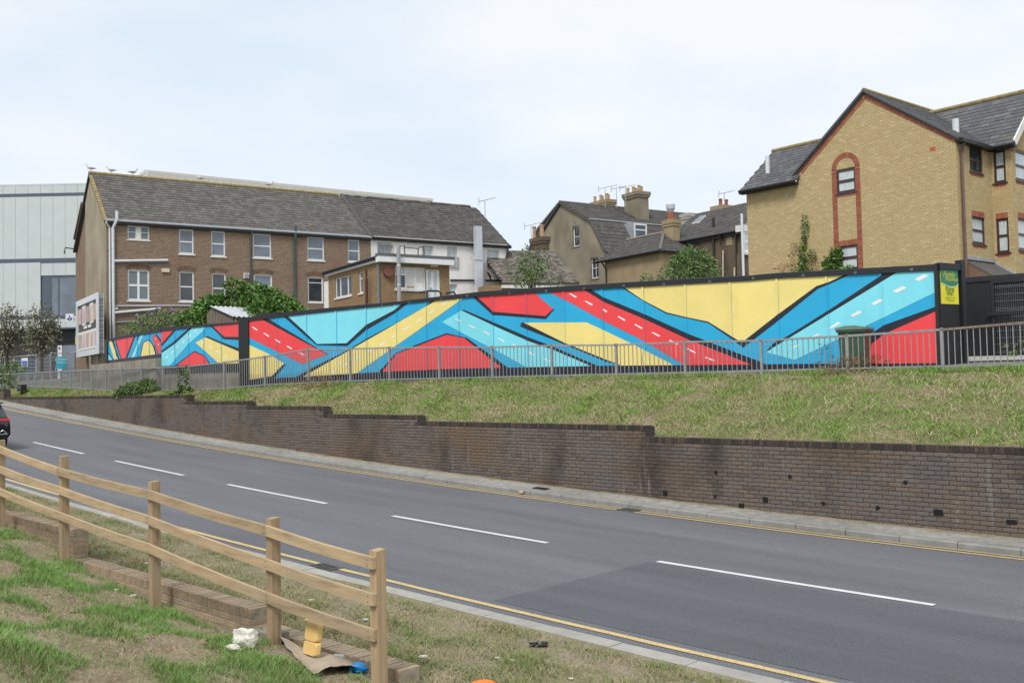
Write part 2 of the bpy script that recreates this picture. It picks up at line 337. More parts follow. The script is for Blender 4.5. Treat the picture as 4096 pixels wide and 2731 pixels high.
def znear(a, d):
    b = lerp_tab(NEAR, a); e = d-11.0
    if e <= 0: return zverge(a, d)+(b-zverge(a, 10.7))*max(0, (d-10.7)/.3) if d > 10.7 else zverge(a, d)
    k = min(1, max(0, (a-5)/3)); rise = (.05+.15*k)*e+.02*e*e*k
    return b+min(rise, 1.5)+(.07*smoothnoise(a*2, d*2.2, .8, 1)+.03*smoothnoise(a*5, d*6, .8, 2))*min(1, e)
struct(grid('verge', fr(-20, 60, 240), fr(8.5, 10.75, 12), zverge, VERGE))
struct(grid('foreground_bank', fr(-20, 60, 320), [10.75, 11.0]+fr(11.15, 20, 44), lambda a, d: znear(a, d), SOIL2))
# road patch, strip, markings
struct(grid('asphalt_patch', fr(-30, 8.9, 30), fr(0, 1, 8), lambda a, d: zroad(a)+.03*(1-abs(d-4.6)/4)+.004, ASPH2, dfun=lambda a, t: 4.75+t*(7.85-4.75) if a < 7.2 else 4.75+t*(3.1)*(1-.0*(a-7.2))))
def markline(name, a0, a1, d0, d1, m, seg=1.5, h=.008, wob=0):
    mb = MB(); n = max(1, int((a1-a0)/seg)); As = fr(a0, a1, n)
    f = lambda a, d: AD(a, d, zroad(a)+.03*(1-abs(d-4.6)/4)+h)
    for i in range(n):
        w0 = wob*smoothnoise(As[i], 3, .5); w1 = wob*smoothnoise(As[i+1], 3, .5)
        mb.poly([f(As[i], d0+w0), f(As[i+1], d0+w1), f(As[i+1], d1+w1), f(As[i], d1+w0)])
    return struct(mb.build(name, m, recalc=False))
for k in range(-3, 10):
    a0 = 4.85+6.16*k; markline('centre_line_dash', a0, a0+3.98, 4.57, 4.68, LINEW)
markline('yellow_line', -40, 80, .86, .95, LINEY); markline('yellow_line', -40, 80, .68, .755, LINEYF)
markline('yellow_line', -40, 70, 8.0, 8.09, LINEY, .6, wob=.012); markline('yellow_line', -40, 70, 8.26, 8.335, LINEYF, .6, wob=.012)
# kerbs and the strip at the wall foot
kf = struct(MB.build.__get__((lambda m: (m.poly([AD(-40, .45, -4), AD(80, .45, -4), AD(80, .5, -4)]), m)[1])(MB()))('far_kerb', CONC)); kn = struct(MB.build.__get__((lambda m: (m.poly([AD(-40, 8.5, -4), AD(60, 8.5, -4), AD(60, 8.55, -4)]), m)[1])(MB()))('near_kerb', CONC))
KERBN = simple('pale_kerb_concrete', (.36, .345, .315), .9, .12, 5, bmp=.3, big=.2, spec=.2)
def kerbrun(par, a0, a1, d0, d1, h, step, km=None):
    a = a0
    while a < a1:
        b = min(a+step-.012, a1); mb = MB(); za, zb = zroad(a), zroad(b); j = random.uniform(-.004, .004)
        q = [AD(a, d1, za-.15), AD(b, d1, zb-.15), AD(b, d0, zb-.15), AD(a, d0, za-.15)]
        ch = .02
        t = [AD(a, d1, za+h-ch+j), AD(b, d1, zb+h-ch+j), AD(b, d0, zb+h+j), AD(a, d0, za+h+j)]
        sg = 1 if d1 > d0 else -1
        u0, u1 = AD(a, d1-ch*sg, za+h+j), AD(b, d1-ch*sg, zb+h+j)
        mb.poly([q[0], q[1], t[1], t[0]]); mb.poly([t[0], t[1], u1, u0]); mb.poly([u0, u1, t[2], t[3]]); mb.poly([q[1], q[2], t[2], u1, t[1]]); mb.poly([q[3], q[0], t[0], u0, t[3]]); mb.poly([q[2], q[3], t[3], t[2]])
        mb.build('kerb_stone', km or CONC, par, recalc=True); a += step
kerbrun(kf, -14, 62, .45, .6, .105, .915); kerbrun(kn, -10, 40, 8.6, 8.36, .055, .915, KERBN)
struct(grid('wall_foot_strip', fr(-30, 70, 90), [-.1, .05, .2, .33, .452], lambda a, d: zroad(a)+.1+(.05 if d < .06 else .015 if d < .25 else 0)+.008*smoothnoise(a*3, d*9, .5), DUST))
struct(grid('dirt_fillet', fr(-12, 60, 300), [-.06, .02, .07, .12], lambda a, d: zroad(a)+.2-(d+.06)*.42+.012*smoothnoise(a*5, 1, .5), VERGE, dfun=lambda a, d: d if d < .1 else d+.05*smoothnoise(a*3, 2, .5)))
# ------------------------------------------------------------------ retaining wall
RW = Wall(AD(0, 0), (1/Q2, -1/Q2))
rw = thing('retaining_wall', AD(14, 0, zroad(14)), 'long stepped dark brick retaining wall beside the road, holding the grass bank', 'wall')
def brickmesh(nm, l, h, d, m, bev=.006):
    mb = MB(); b = bev      # front face +y out, slightly chamfered
    mb.v = [Vector(q) for q in ((-l/2, -d, -h/2), (l/2, -d, -h/2), (l/2, -d, h/2), (-l/2, -d, h/2), (-l/2, -b, -h/2), (l/2, -b, -h/2), (l/2, -b, h/2), (-l/2, -b, h/2), (-l/2+b, 0, -h/2+b), (l/2-b, 0, -h/2+b), (l/2-b, 0, h/2-b), (-l/2+b, 0, h/2-b))]
    for q in ((0, 1, 5, 4), (1, 2, 6, 5), (2, 3, 7, 6), (3, 0, 4, 7), (4, 5, 9, 8), (5, 6, 10, 9), (6, 7, 11, 10), (7, 4, 8, 11), (8, 9, 10, 11)): mb.f.append(q); mb.m.append(0); mb.uv.append(None)
    return mb
def yaw_of(n): return math.atan2(n.y, n.x)-math.pi/2     # local +y -> n
BRK = brickmesh('brick', .215, .065, .06, RWO); CPB = brickmesh('coping', .066, .105, .22, RWCO)
def mesh_only(mbx, name, m):
    o = mbx.build(name, m, origin=(0, 0, 0)); me = o.data; bpy.data.objects.remove(o); return me
BRKM = mesh_only(BRK, 'brick', RWO); CPBM = mesh_only(CPB, 'coping_brick', RWCO)
yawR = yaw_of(RW.n); Rz = Matrix.Rotation(yawR, 3, 'Z')
cand = []; ccand = []
core = MB()
for l, h, top in SECS:
    zlow = min(zroad(l), zroad(h))-.3
    core.wbox(RW, -h+.002, -l-.002, zlow, top-.02, -.3, -.012)
    n = int((h-l)/.077)
    for i in range(n):
        ccand.append((l+(i+.5)*(h-l)/n, top-.0525, random.uniform(-.003, .004)))
row = 0; z = .16-.105-.0425
while z > -3.3:
    a = SECS[0][0]+(.1125 if row % 2 else .0)
    while a < 62:
        am = a+.1125
        if z+.033 < min(walltop(am-.08), walltop(am+.08))-.1 and z+.03 > zroad(am)+.1: cand.append((am, z, random.uniform(-.004, .004)))
        a += .225
    z -= .075; row += 1
core.build('mortar', MORT, rw)
def placebricks(c, meshdata, mbx, nm, stuffnm, mstuff, par, W, Rz, yaw, amin, lim=300):
    vis = [q for q in c if q[0] >= amin]; vis.sort(key=lambda q: q[0]); near = vis[:lim]; ns = set(near); rest = [q for q in c if q not in ns]
    for a, z, j in near: inst(meshdata, nm, par, W.p(-a, z, j), (random.uniform(-.01, .01), random.uniform(-.006, .006), yaw))
    V = np.array([tuple(Rz @ v) for v in mbx.v]); O = np.array([tuple(W.p(-a, z, j)) for a, z, j in rest]); o0 = np.array(ORG[par.name])
    nv, nf = len(V), len(mbx.f); vv = (O[:, None, :]+V[None])-o0; ff = (np.array(mbx.f)[None]+np.arange(len(O))[:, None, None]*nv).reshape(-1, 4)
    me = bpy.data.meshes.new(stuffnm); me.from_pydata(vv.reshape(-1, 3).tolist(), [], ff.tolist()); me.materials.append(mstuff)
    o = bpy.data.objects.new(stuffnm, me); COL.objects.link(o); o.parent = par; o['kind'] = 'stuff'; ORG[o.name] = ORG[par.name]
placebricks(cand, BRKM, BRK, 'brick', 'brickwork', RWB, rw, RW, Rz, yawR, 5.2)
placebricks(ccand, CPBM, CPB, 'coping_brick', 'coping_bricks', RWC, rw, RW, Rz, yawR, 5.2)
DARK = simple('dark_hole', (.004, .004, .004), .9, 0, 1)
for x, y, sq in [(425, 345, 0), (888, 372, 0), (1610, 410, 0), (108, 475, 1), (420, 497, 0), (735, 517, 1), (585, 557, 1), (1098, 541, 0), (1437, 567, 0), (1815, 597, 2), (2275, 657, 3)]:
    s_, z = RW.uv(2592+x*.6395, 1667+y*.6395); mb = MB()
    if sq: hw = .055 if sq == 1 else .075; mb.wbox(RW, s_-hw, s_+hw, z-(.035 if sq == 3 else .05), z+(.035 if sq == 3 else .05), -.05, .007)
    else:
        mb.tube([RW.p(s_, z, -.05), RW.p(s_, z, .008)], .036, 12)
    mb.build('weep_hole', DARK, rw)
# ------------------------------------------------------------------ guard railing along the path
R1, R2 = Vector((8.83, 20.46, 0)), Vector((-10.0, 34.6, 0))
RA = Wall(R2, R1-R2); RBW = Wall(AD(70, -1.06), (1/Q2, -1/Q2))
gr = thing('guard_railing', Vector((0, 27.5, .05)), 'long grey steel guard railing with upright bars on top of the bank', 'railing')
pa = [(4620, None), (4190, None), (3766, 1312.6), (3387, 1338), (3044, 1357), (2738, 1362.4), (2463.6, 1375), (2206, 1377), (1967.7, 1384), (1756, 1384), (1557, 1387), (1400, 1391), (1232, 1393.5), (1059.5, 1423), (897.5, 1446)]
pb = [(756, 1461.6), (653, 1466.7), (567, 1468.8), (489, 1472), (425, 1474), (368, 1476.6), (327, 1478.6), (283, 1480.7), (243, 1482), (205, 1484), (170, 1486), (140, 1487.5), (110, 1489), (76, 1491), (40, 1492), (5, 1492)]
posts = []
for x, y in pa:
    s_, z = RA.uv(x, y or 1310); z = z if y else .98
    p = RA.p(s_, z); posts.append(p)
for x, y in pb:
    s_, z = RBW.uv(x, y); posts.append(RBW.p(s_, z))
for k in range(1, 4): posts.append(posts[-1]+ENAV*1.9+Vector((0, 0, .1)))
bars = []
for i, p in enumerate(posts):
    a, d = toAD(p); zb = zp(a); mb = MB(); m_ = GALV
    W_ = RA if i < len(pa) else RBW; e = W_.e
    mb.bar((p.x, p.y, zb-.12), (p.x, p.y, p.z+.01), .06, .06, up=e); mb.build('post', m_, gr)
    if i+1 < len(posts):
        q = posts[i+1]; qa, _ = toAD(q); qb = zp(qa); rm = RUST if i < 2 else GALV
        mb = MB(); mb.bar(p-Vector((0, 0, .03)), q-Vector((0, 0, .03)), .06, .045); mb.build('top_rail', rm, gr)
        mb = MB(); lo0, lo1 = Vector((p.x, p.y, zb+.09)), Vector((q.x, q.y, qb+.09)); mb.bar(lo0, lo1, .04, .035); mb.build('bottom_rail', GALV, gr)
        n = max(3, round((q-p).length/.122))
        for k in range(1, n):
            t = k/n; bt, bb = p.lerp(q, t)-Vector((0, 0, .05)), lo0.lerp(lo1, t); bars.append((bb, bt, i, k))
bent = {(11, 4), (11, 5), (11, 6), (11, 7), (10, 3), (5, 9), (5, 2), (4, 14)}
allb = MB()
for n, (bb, bt, i, k) in enumerate(bars):
    def mk(mb):
        if (i, k) in bent:
            md = bb.lerp(bt, .5)+RA.e*random.uniform(-.07, .09)+RA.n*.05; mb.bar(bb, md, .016, .016); mb.bar(md, bt, .016, .016)
        else: mb.bar(bb, bt+RA.e*random.uniform(-.004, .004), .016, .016, up=RA.e)
    if n < 300: mb = MB(); mk(mb); mb.build('bar', GALV, gr, recalc=False)
    else: mk(allb)
allb.build('bars', GALV, gr, recalc=False, kind='stuff')
# ------------------------------------------------------------------ painted hoardings
def clip_shapes(shapes, s0, s1, zt0, zt1, zb0, zb1):
    """shapes: [(layer, mat index, [(s,z)..])] -> clipped pieces [(layer, mat, [(s,z)..])]"""
    out = []
    for ly, mi, pts in shapes:
        xs = [p[0] for p in pts]
        if max(xs) <= s0 or min(xs) >= s1: continue
        bm = tess_bm(pts)
        def cut(co, no):
            g = bm.verts[:]+bm.edges[:]+bm.faces[:]
            if g: bmesh.ops.bisect_plane(bm, geom=g, plane_co=co, plane_no=no, clear_outer=True, dist=1e-6)
        cut((s0, 0, 0), (-1, 0, 0)); cut((s1, 0, 0), (1, 0, 0))
        cut((s0, zt0, 0), (-(zt1-zt0), s1-s0, 0)); cut((s0, zb0, 0), ((zb1-zb0), -(s1-s0), 0))
        for f in bm.faces: out.append((ly, mi, [(v.co.x, v.co.y) for v in f.verts]))
        bm.free()
    return out
MM = [MBLUE, MCYAN, MYEL, MRED, MBLK, MWHT]
B_, C_, Y_, R__, K_, W_w = range(6)
def hoarding(parent, W, seams, top, bot, shapes, pname='panel', strip=True):
    def at(line, s):
        return lerp_tab(line, s)
    n = len(seams)-1
    for i in range(n):
        pieces = [(seams[i]+.001, seams[i+1]-.001, .002*((i*7) % 4)-.003, pname)]
        if strip and i > 0: pieces.append((seams[i]-.03, seams[i]+.025, .022, 'joint_strip'))
        for s0, s1, off, nm in pieces:
            t0, t1, b0, b1 = at(top, s0), at(top, s1), at(bot, s0), at(bot, s1); mb = MB()
            f = [W.p(s0, b0, off), W.p(s1, b1, off), W.p(s1, t1, off), W.p(s0, t0, off)]; bk = [W.p(s0, b0, off-.022), W.p(s1, b1, off-.022), W.p(s1, t1, off-.022), W.p(s0, t0, off-.022)]
            mb.poly(f, B_); mb.poly(bk[::-1], K_)
            for q in range(4): mb.poly([f[q], bk[q], bk[(q+1) % 4], f[(q+1) % 4]], B_)
            for ly, mi, pts in clip_shapes(shapes, s0, s1, t0, t1, b0, b1):
                mb.poly([W.p(p[0], p[1], off+.003*ly) for p in pts], mi)
            mb.build(nm, MM, parent, recalc=False)
def tl(W, t, pts): return [W.u(t, *p) for p in pts]
A0 = Vector((9.56, 22.4, 0)); dM = Vector((.8387, -.5446, 0))
r0 = ray(997, 1400); tt = (A0.cross(dM)).z/(Vector((r0.x, r0.y, 0)).cross(dM)).z; ML = r0*tt
M = Wall((ML.x, ML.y), dM)
ho = thing('mural_hoarding', M.p(8, .0), 'long timber hoarding painted with red, blue, yellow and cyan roads with white dashes', 'hoarding')
def S2(t, pts): return [(t,)+p for p in pts]
def mw(pl): return [M.u(*q) for q in pl]
topl = mw(S2('b2', [(-7, 430), (155, 407), (800, 335), (1375, 275), (2150, 200), (2351, 185)])+S2('b3', [(1000, 360), (1750, 318), (2351, 286)])+S2('b4', [(20, 499), (1020, 450), (1534, 425)]))
ftop = mw(S2('b2', [(-7, 395), (150, 365), (800, 300), (1375, 247), (2150, 155)])+S2('b3', [(300, 354), (1000, 312), (1750, 265), (2351, 236)])+S2('b4', [(20, 449), (1534, 365)]))
botl = mw(S2('b2', [(-7, 985), (200, 972), (530, 955), (1000, 925), (1235, 912), (1800, 885), (2351, 872)])+S2('b3', [(1000, 1088), (2300, 1078)])+S2('b4', [(0, 1308), (1560, 1300)]))
seampx = [997, 1110, 1227, 1346, 1466, 1585, 1706, 1836, 1972, 2108, 2259, 2413, 2577, 2747, 2927, 3115, 3314, 3532, 3748]
seams = [M.uv(x, 1350)[0] for x in seampx]
SH = []
def sh(ly, mi, pts, t='b2'): SH.append((ly, mi, mw([(q if isinstance(q[0], str) else (t,)+q) for q in pts])))
sh(1, K_, [(-20, 985), (205, 945), (318, 832), (337, 842), (225, 980), (-20, 1020)])
sh(2, Y_, [(-20, 655), (0, 660), (165, 735), (322, 830), (205, 950), (-20, 987)])
sh(2, R__, [(-20, 432), (100, 410), (725, 745), (490, 835), (-20, 582)])
sh(1, K_, [(95, 412), (155, 400), (640, 690), (732, 741), (722, 752), (265, 512)])
for q in [(15, 487, 75, 515), (125, 545, 185, 575), (235, 605, 292, 632), (345, 668, 403, 692), (458, 728, 518, 750)]: sh(3, W_w, [(q[0], q[1]), (q[0]+13, q[1]-3), (q[2], q[3]), (q[2]-13, q[3]+6)])
sh(1, K_, [(305, 380), (1505, 250), (1380, 350), (1092, 518), (915, 668), (628, 660), (522, 572)])
sh(2, C_, [(340, 372), (1445, 255), (1365, 325), (1090, 470), (908, 640), (632, 647), (530, 545)])
sh(2, Y_, [(1778, 225), (2030, 200), (1655, 468), (1000, 925), (960, 950), (485, 965)])
sh(1, K_, [(1715, 235), (1790, 222), (1655, 322), (1100, 642), (560, 926), (480, 970), (410, 975), (545, 890), (920, 705), (1095, 598), (1375, 450), (1650, 295)])
for q in [(1800, 280, 1865, 253), (1680, 360, 1742, 328), (1560, 438, 1622, 410), (1445, 512, 1504, 485), (1330, 585, 1384, 558), (1215, 658, 1275, 631), (1103, 722, 1160, 697), (988, 795, 1042, 770), (870, 858, 932, 832), (755, 922, 815, 900)]:
    sh(3, W_w, [(q[0], q[1]), (q[2]-11, q[3]-6), (q[2], q[3]), (q[0]+13, q[1]+7)])
sh(1, K_, [(1183, 940), (1370, 735), (1550, 660), (1848, 546), (1975, 575), (2040, 590), (2135, 660), (2300, 775), (2430, 875), (2430, 900)])
sh(2, R__, [(1232, 925), (1380, 742), (1560, 672), (1850, 560), (2015, 592), (2110, 668), (2250, 780), (2351, 858), (2365, 890)])
sh(2, C_, [(1990, 333), (2351, 503), (2621, 622), (2851, 702), (3211, 857), (2615, 875), (2351, 727), (2100, 600), (1805, 442)])
sh(1, K_, [(1988, 331), (2008, 325), (2351, 470), (2620, 585), (2851, 672), (3320, 875), (3205, 870), (2851, 704), (2621, 624), (2351, 505)])
for q in [(1925, 408, 1990, 433), (2055, 470, 2122, 495), (2190, 530, 2258, 555), (2328, 593, 2396, 620), (2464, 652, 2533, 678), (2611, 720, 2679, 750), (2754, 783, 2826, 812)]: sh(3, W_w, [(q[0], q[1]), (q[0]+12, q[1]-4), (q[2], q[3]), (q[2]-12, q[3]+7)])
sh(2, R__, [(2120, 190), (2681, 150), (2681, 168), (2851, 320), (2781, 385), (2351, 350), (2290, 345)])
sh(1, K_, [(2080, 195), (2130, 192), (2290, 343), (2351, 349), (2781, 384), (2850, 316), (2863, 321), (2783, 415), (2351, 380), (2285, 378)])
b3 = 'b3'
sh(2, Y_, [(225, 682), (815, 680), (1000, 765), (1240, 880), (1660, 1095), (1175, 1098), (1080, 1060), (1000, 1030), (615, 875)], b3)
sh(1, K_, [(198, 684), (228, 680), (640, 887), (1010, 1035), (1120, 1076), (1000, 1050), (610, 888), (270, 752), (190, 720)], b3)
sh(2, R__, [(440, 385), (768, 360), (980, 490), (1360, 650), (1780, 845), (2351, 1072), (2400, 1095), (1765, 1100), (1370, 862), (980, 668), (615, 470)], b3)
sh(1, K_, [(755, 360), (828, 352), (975, 445), (1360, 603), (1765, 785), (2200, 955), (2480, 1060), (2510, 1095), (2370, 1080), (2200, 1010), (1775, 842), (1370, 655), (980, 494)], b3)
for q in [(648, 410, 725, 440), (798, 482, 876, 512), (965, 560, 1012, 577), (1105, 625, 1185, 658), (1262, 700, 1345, 733), (1425, 775, 1510, 806), (1588, 850, 1678, 880), (1758, 930, 1847, 962), (1925, 1010, 2024, 1035)]: sh(3, W_w, [(q[0], q[1]), (q[0]+14, q[1]-5), (q[2], q[3]), (q[2]-14, q[3]+9)], b3)
sh(1, K_, [(1115, 335), (1345, 478), (1560, 597), (1960, 687), (2190, 842), (2286, 917), ('b4', 0, 932), ('b4', 50, 892), ('b4', 410, 602), ('b4', 520, 556), ('b4', 760, 445), ('b4', 300, 440)], b3)
sh(2, Y_, [(1130, 325), (1345, 470), (1565, 585), (1760, 632), (1960, 673), (2190, 818), (2276, 868), ('b4', 0, 868), ('b4', 50, 830), ('b4', 400, 573), ('b4', 512, 538), ('b4', 700, 450), ('b4', 300, 430)], b3)
b4 = 'b4'
sh(2, C_, [(1200, 420), (1545, 405), (1545, 620), (1035, 868), (195, 1268), (-75, 1195)], b4)
sh(1, K_, [(1000, 430), (1215, 410), (1015, 557), (530, 851), (100, 1086), (-30, 1166), (-78, 1197), (-20, 1120), (130, 1040), (515, 800), (1012, 470)], b4)
for q in [((1325, 510), (1410, 460), (1453, 480), (1360, 528)), ((1117, 622), (1210, 573), (1247, 592), (1155, 640)), ((913, 742), (998, 692), (1028, 712), (945, 753)), ((717, 852), (798, 803), (833, 820), (745, 862)), ((515, 968), (600, 912), (633, 920), (540, 972)), ((350, 1056), (420, 1018), (436, 1023), (372, 1060)), ((153, 1165), (230, 1120), (247, 1126), (172, 1165))]: sh(3, W_w, list(q), b4)
sh(1, K_, [(1545, 758), (1550, 800), (1050, 1022), (905, 1127), (700, 1320), (575, 1325), (930, 1010), (1035, 940)], b4)
sh(2, R__, [(1560, 795), (1575, 1320), (715, 1320), (905, 1125), (1050, 1018)], b4)
hoarding(ho, M, seams, topl, botl, SH)
LM = seams[-1]
mb = MB()                                             # fascia on top, skirting below, backing posts
for (s0, z0), (s1, z1) in zip(ftop, ftop[1:]):
    bz0, bz1 = lerp_tab(topl, s0), lerp_tab(topl, s1)
    mb.hexa([M.p(s0, bz0-.01, .045), M.p(s1, bz1-.01, .045), M.p(s1, bz1-.01, -.05), M.p(s0, bz0-.01, -.05), M.p(s0, z0-.015, .045), M.p(s1, z1-.015, .045), M.p(s1, z1, -.05), M.p(s0, z0, -.05)])
mb.build('fascia_board', BLACKP, ho)
mb = MB()
for (s0, z0), (s1, z1) in zip(botl, botl[1:]):
    g0, g1 = [zupper(*toAD(M.p(q, 0)))-.1 for q in (s0, s1)]
    mb.hexa([M.p(s0, g0, .012), M.p(s1, g1, .012), M.p(s1, g1, -.03), M.p(s0, g0, -.03), M.p(s0, z0+.004, .012), M.p(s1, z1+.004, .012), M.p(s1, z1+.004, -.03), M.p(s0, z0+.004, -.03)])
mb.build('skirting_board', MBLK, ho)
for k in range(1, len(seams), 2): mb = MB(); mb.wbox(M, seams[k]-.05, seams[k]+.05, -.1, lerp_tab(topl, seams[k])-.05, -.15, -.04); mb.build('back_post', BLACKP, ho)
mb = MB(); mb.wbox(M, LM-.005, LM+.07, zupper(*toAD(M.p(LM, 0)))-.1, ftop[-1][1]+.005, -.07, .05); mb.build('end_post', BLACKP, ho)
mb = MB(); sL = M.uv(959, 1400)[0]; mb.wbox(M, sL, seams[0]+.01, -.25, ftop[0][1]+.0, -.12, .05); mb.build('end_post', BLACKF, ho)
CHALK = simple('chalk', (.35, .35, .35), .9, .2, 20)
def textmesh(body, size, extr=0, shear=0, bold=0):
    c = bpy.data.curves.new('t', 'FONT'); c.body = body; c.size = size; c.align_x = 'CENTER'; c.shear = shear; c.offset = bold; c.space_line = .85
    o = bpy.data.objects.new('t', c); COL.objects.link(o); dg = bpy.context.evaluated_depsgraph_get(); me = bpy.data.meshes.new_from_object(o.evaluated_get(dg)); bpy.data.objects.remove(o); return me
def text_on(W, body, s_, z, size, m, parent, nm='lettering', d=.01, shear=0, bold=0):
    me = textmesh(body, size, 0, shear, bold); me.materials.clear(); me.materials.append(m)
    o = bpy.data.objects.new(nm, me); COL.objects.link(o); o.parent = parent; P = W.p(s_, z, d)-ORG[parent.name]
    o.matrix_basis = Matrix(((W.e.x, 0, W.n.x, P.x), (W.e.y, 0, W.n.y, P.y), (0, 1, 0, P.z), (0, 0, 0, 1))); ORG[o.name] = W.p(s_, z, d); return o
for k, (t, x, y) in enumerate([('b2', 940, 308), ('b2', 1240, 276), ('b2', 1498, 250), ('b2', 1795, 222), ('b2', 2040, 190), ('b3', 90, 400), ('b3', 430, 378), ('b3', 788, 356), ('b3', 1160, 330), ('b3', 1537, 315), ('b3', 1968, 290), ('s', 3012, 1110), ('b4', 270, 468), ('b4', 762, 442), ('b4', 1290, 412)]):
    s_, z = M.u(t, x, y, .05); text_on(M, str(k+4), s_, z-.04, .075, CHALK, ho, 'chalk_number', .049)
# the two smaller painted hoardings on the concrete wall
def wall_to(o, x0, x1, ang):
    e = Vector((math.cos(ang), -math.sin(ang), 0)); return Wall(o, e)
pB = M.p(sL, 0); Bw = Wall((pB.x, pB.y), Vector((.731, -.682, 0)))
hb = thing('small_mural_hoarding', Bw.p(-2.5, .65), 'short painted hoarding of five panels between black post and lower wall', 'hoarding')
def bw_(pl): return [Bw.u('b1', *q) for q in pl]
tB = bw_([(1518, 289), (1645, 277), (1918, 250), (2080, 232), (2256, 215)]); fB = bw_([(1518, 255), (2256, 205)]); oB = bw_([(1518, 622), (2080, 600), (2256, 595)])
SHB = []
def shb(ly, mi, pts): SHB.append((ly, mi, bw_(pts)))
shb(1, K_, [(1510, 280), (1668, 265), (1640, 302), (1520, 437)]); shb(2, R__, [(1510, 275), (1645, 265), (1527, 402), (1510, 415)])
shb(2, C_, [(1825, 250), (1948, 240), (1915, 290), (1775, 410), (1590, 625), (1510, 630), (1515, 502), (1650, 410)]); shb(1, K_, [(1785, 255), (1835, 248), (1645, 410), (1515, 500), (1515, 478), (1640, 385)])
for q in [(1832, 295, 1858, 276), (1770, 350, 1800, 332), (1718, 400, 1746, 380), (1662, 445, 1688, 430), (1610, 497, 1635, 479), (1558, 545, 1583, 527)]: shb(3, W_w, [(q[0], q[1]), (q[2]-7, q[3]-6), (q[2], q[3]), (q[0]+7, q[1]+6)])
shb(1, K_, [(1625, 630), (1780, 512), (1830, 478), (1925, 520), (1998, 630)]); shb(2, R__, [(1645, 630), (1780, 522), (1830, 490), (1928, 530), (1982, 630)])
shb(1, K_, [(1925, 348), (1950, 338), (2085, 395), (2265, 460), (2265, 492), (1945, 357)]); shb(2, Y_, [(1840, 400), (1935, 350), (2265, 492), (2265, 610), (2075, 610), (1915, 465)])
for q in [(1895, 390, 1930, 408), (1962, 435, 2000, 452), (2035, 477, 2072, 497), (2108, 525, 2148, 545)]: shb(3, W_w, [(q[0], q[1]), (q[0]+13, q[1]-4), (q[2], q[3]), (q[2]-12, q[3]+6)])
shb(1, K_, [(1965, 232), (1995, 230), (2110, 344), (2265, 345), (2265, 378), (2105, 368), (2080, 345)]); shb(2, R__, [(1980, 225), (2265, 200), (2265, 346), (2110, 345)])
hoarding(hb, Bw, [Bw.u('b1', x, 450)[0] for x in (1519, 1645, 1775, 1918, 2080, 2254)], tB, oB, SHB)
mb = MB(); (s0, z0), (s1, z1) = fB[0], fB[1]; mb.hexa([Bw.p(s0, tB[0][1]-.01, .04), Bw.p(s1, tB[-1][1]-.01, .04), Bw.p(s1, tB[-1][1]-.01, -.04), Bw.p(s0, tB[0][1]-.01, -.04), Bw.p(s0, z0, .04), Bw.p(s1, z1, .04), Bw.p(s1, z1, -.04), Bw.p(s0, z0, -.04)]); mb.build('fascia_board', BLACKP, hb)
mb = MB(); mb.hexa([Bw.p(s0, oB[0][1]-.25, .012), Bw.p(s1, oB[-1][1]-.25, .012), Bw.p(s1, oB[-1][1]-.25, -.03), Bw.p(s0, oB[0][1]-.25, -.03), Bw.p(s0, oB[0][1]+.004, .012), Bw.p(s1, oB[-1][1]+.004, .012), Bw.p(s1, oB[-1][1]+.004, -.03), Bw.p(s0, oB[0][1]+.004, -.03)]); mb.build('skirting_board', MBLK, hb)
s0b = s0; pC = Bw.p(s0b-.02, 0); Cw = Wall((pC.x, pC.y), Vector((.673, -.74, 0)))
hc = thing('curved_mural_hoarding', Cw.p(-3, 1.25), 'small painted hoarding with yellow arch standing on the old concrete wall', 'hoarding')
def cw_(pl): return [Cw.u('b1', *q) for q in pl]
tC = cw_([(1018, 386), (1190, 350), (1515, 294)]); fC = cw_([(990, 375), (1200, 325), (1516, 265)]); oC = cw_([(1018, 568), (1515, 505)])
SHC = []
def shc(ly, mi, pts): SHC.append((ly, mi, cw_(pts)))
shc(2, C_, [(1010, 490), (1065, 570), (1010, 580)]); shc(1, K_, [(1010, 478), (1018, 485), (1075, 570), (1060, 572), (1010, 492)])
shc(2, Y_, [(1020, 375), (1046, 370), (1114, 565), (1078, 568)]); shc(1, K_, [(1044, 370), (1062, 367), (1128, 560), (1112, 565)])
shc(1, K_, [(1073, 360), (1280, 325), (1195, 555), (1138, 560)]); shc(2, R__, [(1085, 360), (1264, 328), (1180, 552), (1147, 556)])
shc(1, K_, [(1305, 318), (1322, 315), (1232, 550), (1218, 552), (1275, 430)]); shc(2, C_, [(1320, 315), (1363, 308), (1300, 440), (1265, 545), (1228, 548), (1280, 430)])
shc(1, K_, [(1340, 398), (1400, 368), (1452, 430), (1478, 525), (1312, 545)]); shc(2, Y_, [(1350, 402), (1400, 378), (1438, 432), (1466, 530), (1322, 540)])
shc(1, K_, [(1428, 345), (1470, 318), (1520, 380), (1520, 520), (1488, 520)]); shc(2, R__, [(1432, 347), (1464, 328), (1512, 400), (1516, 510), (1496, 515)])
for q in [(1328, 352, 1338, 335), (1308, 405, 1318, 388), (1288, 455, 1298, 438), (1264, 510, 1276, 492), (1455, 372, 1467, 358), (1484, 425, 1496, 410), (1046, 432, 1056, 420), (1072, 497, 1082, 486)]: shc(3, W_w, [(q[0], q[1]), (q[2]-6, q[3]), (q[2], q[3]), (q[0]+7, q[1])])
hoarding(hc, Cw, [Cw.u('b1', x, 450)[0] for x in (1018, 1095, 1190, 1295, 1405, 1514)], tC, oC, SHC)
mb = MB()
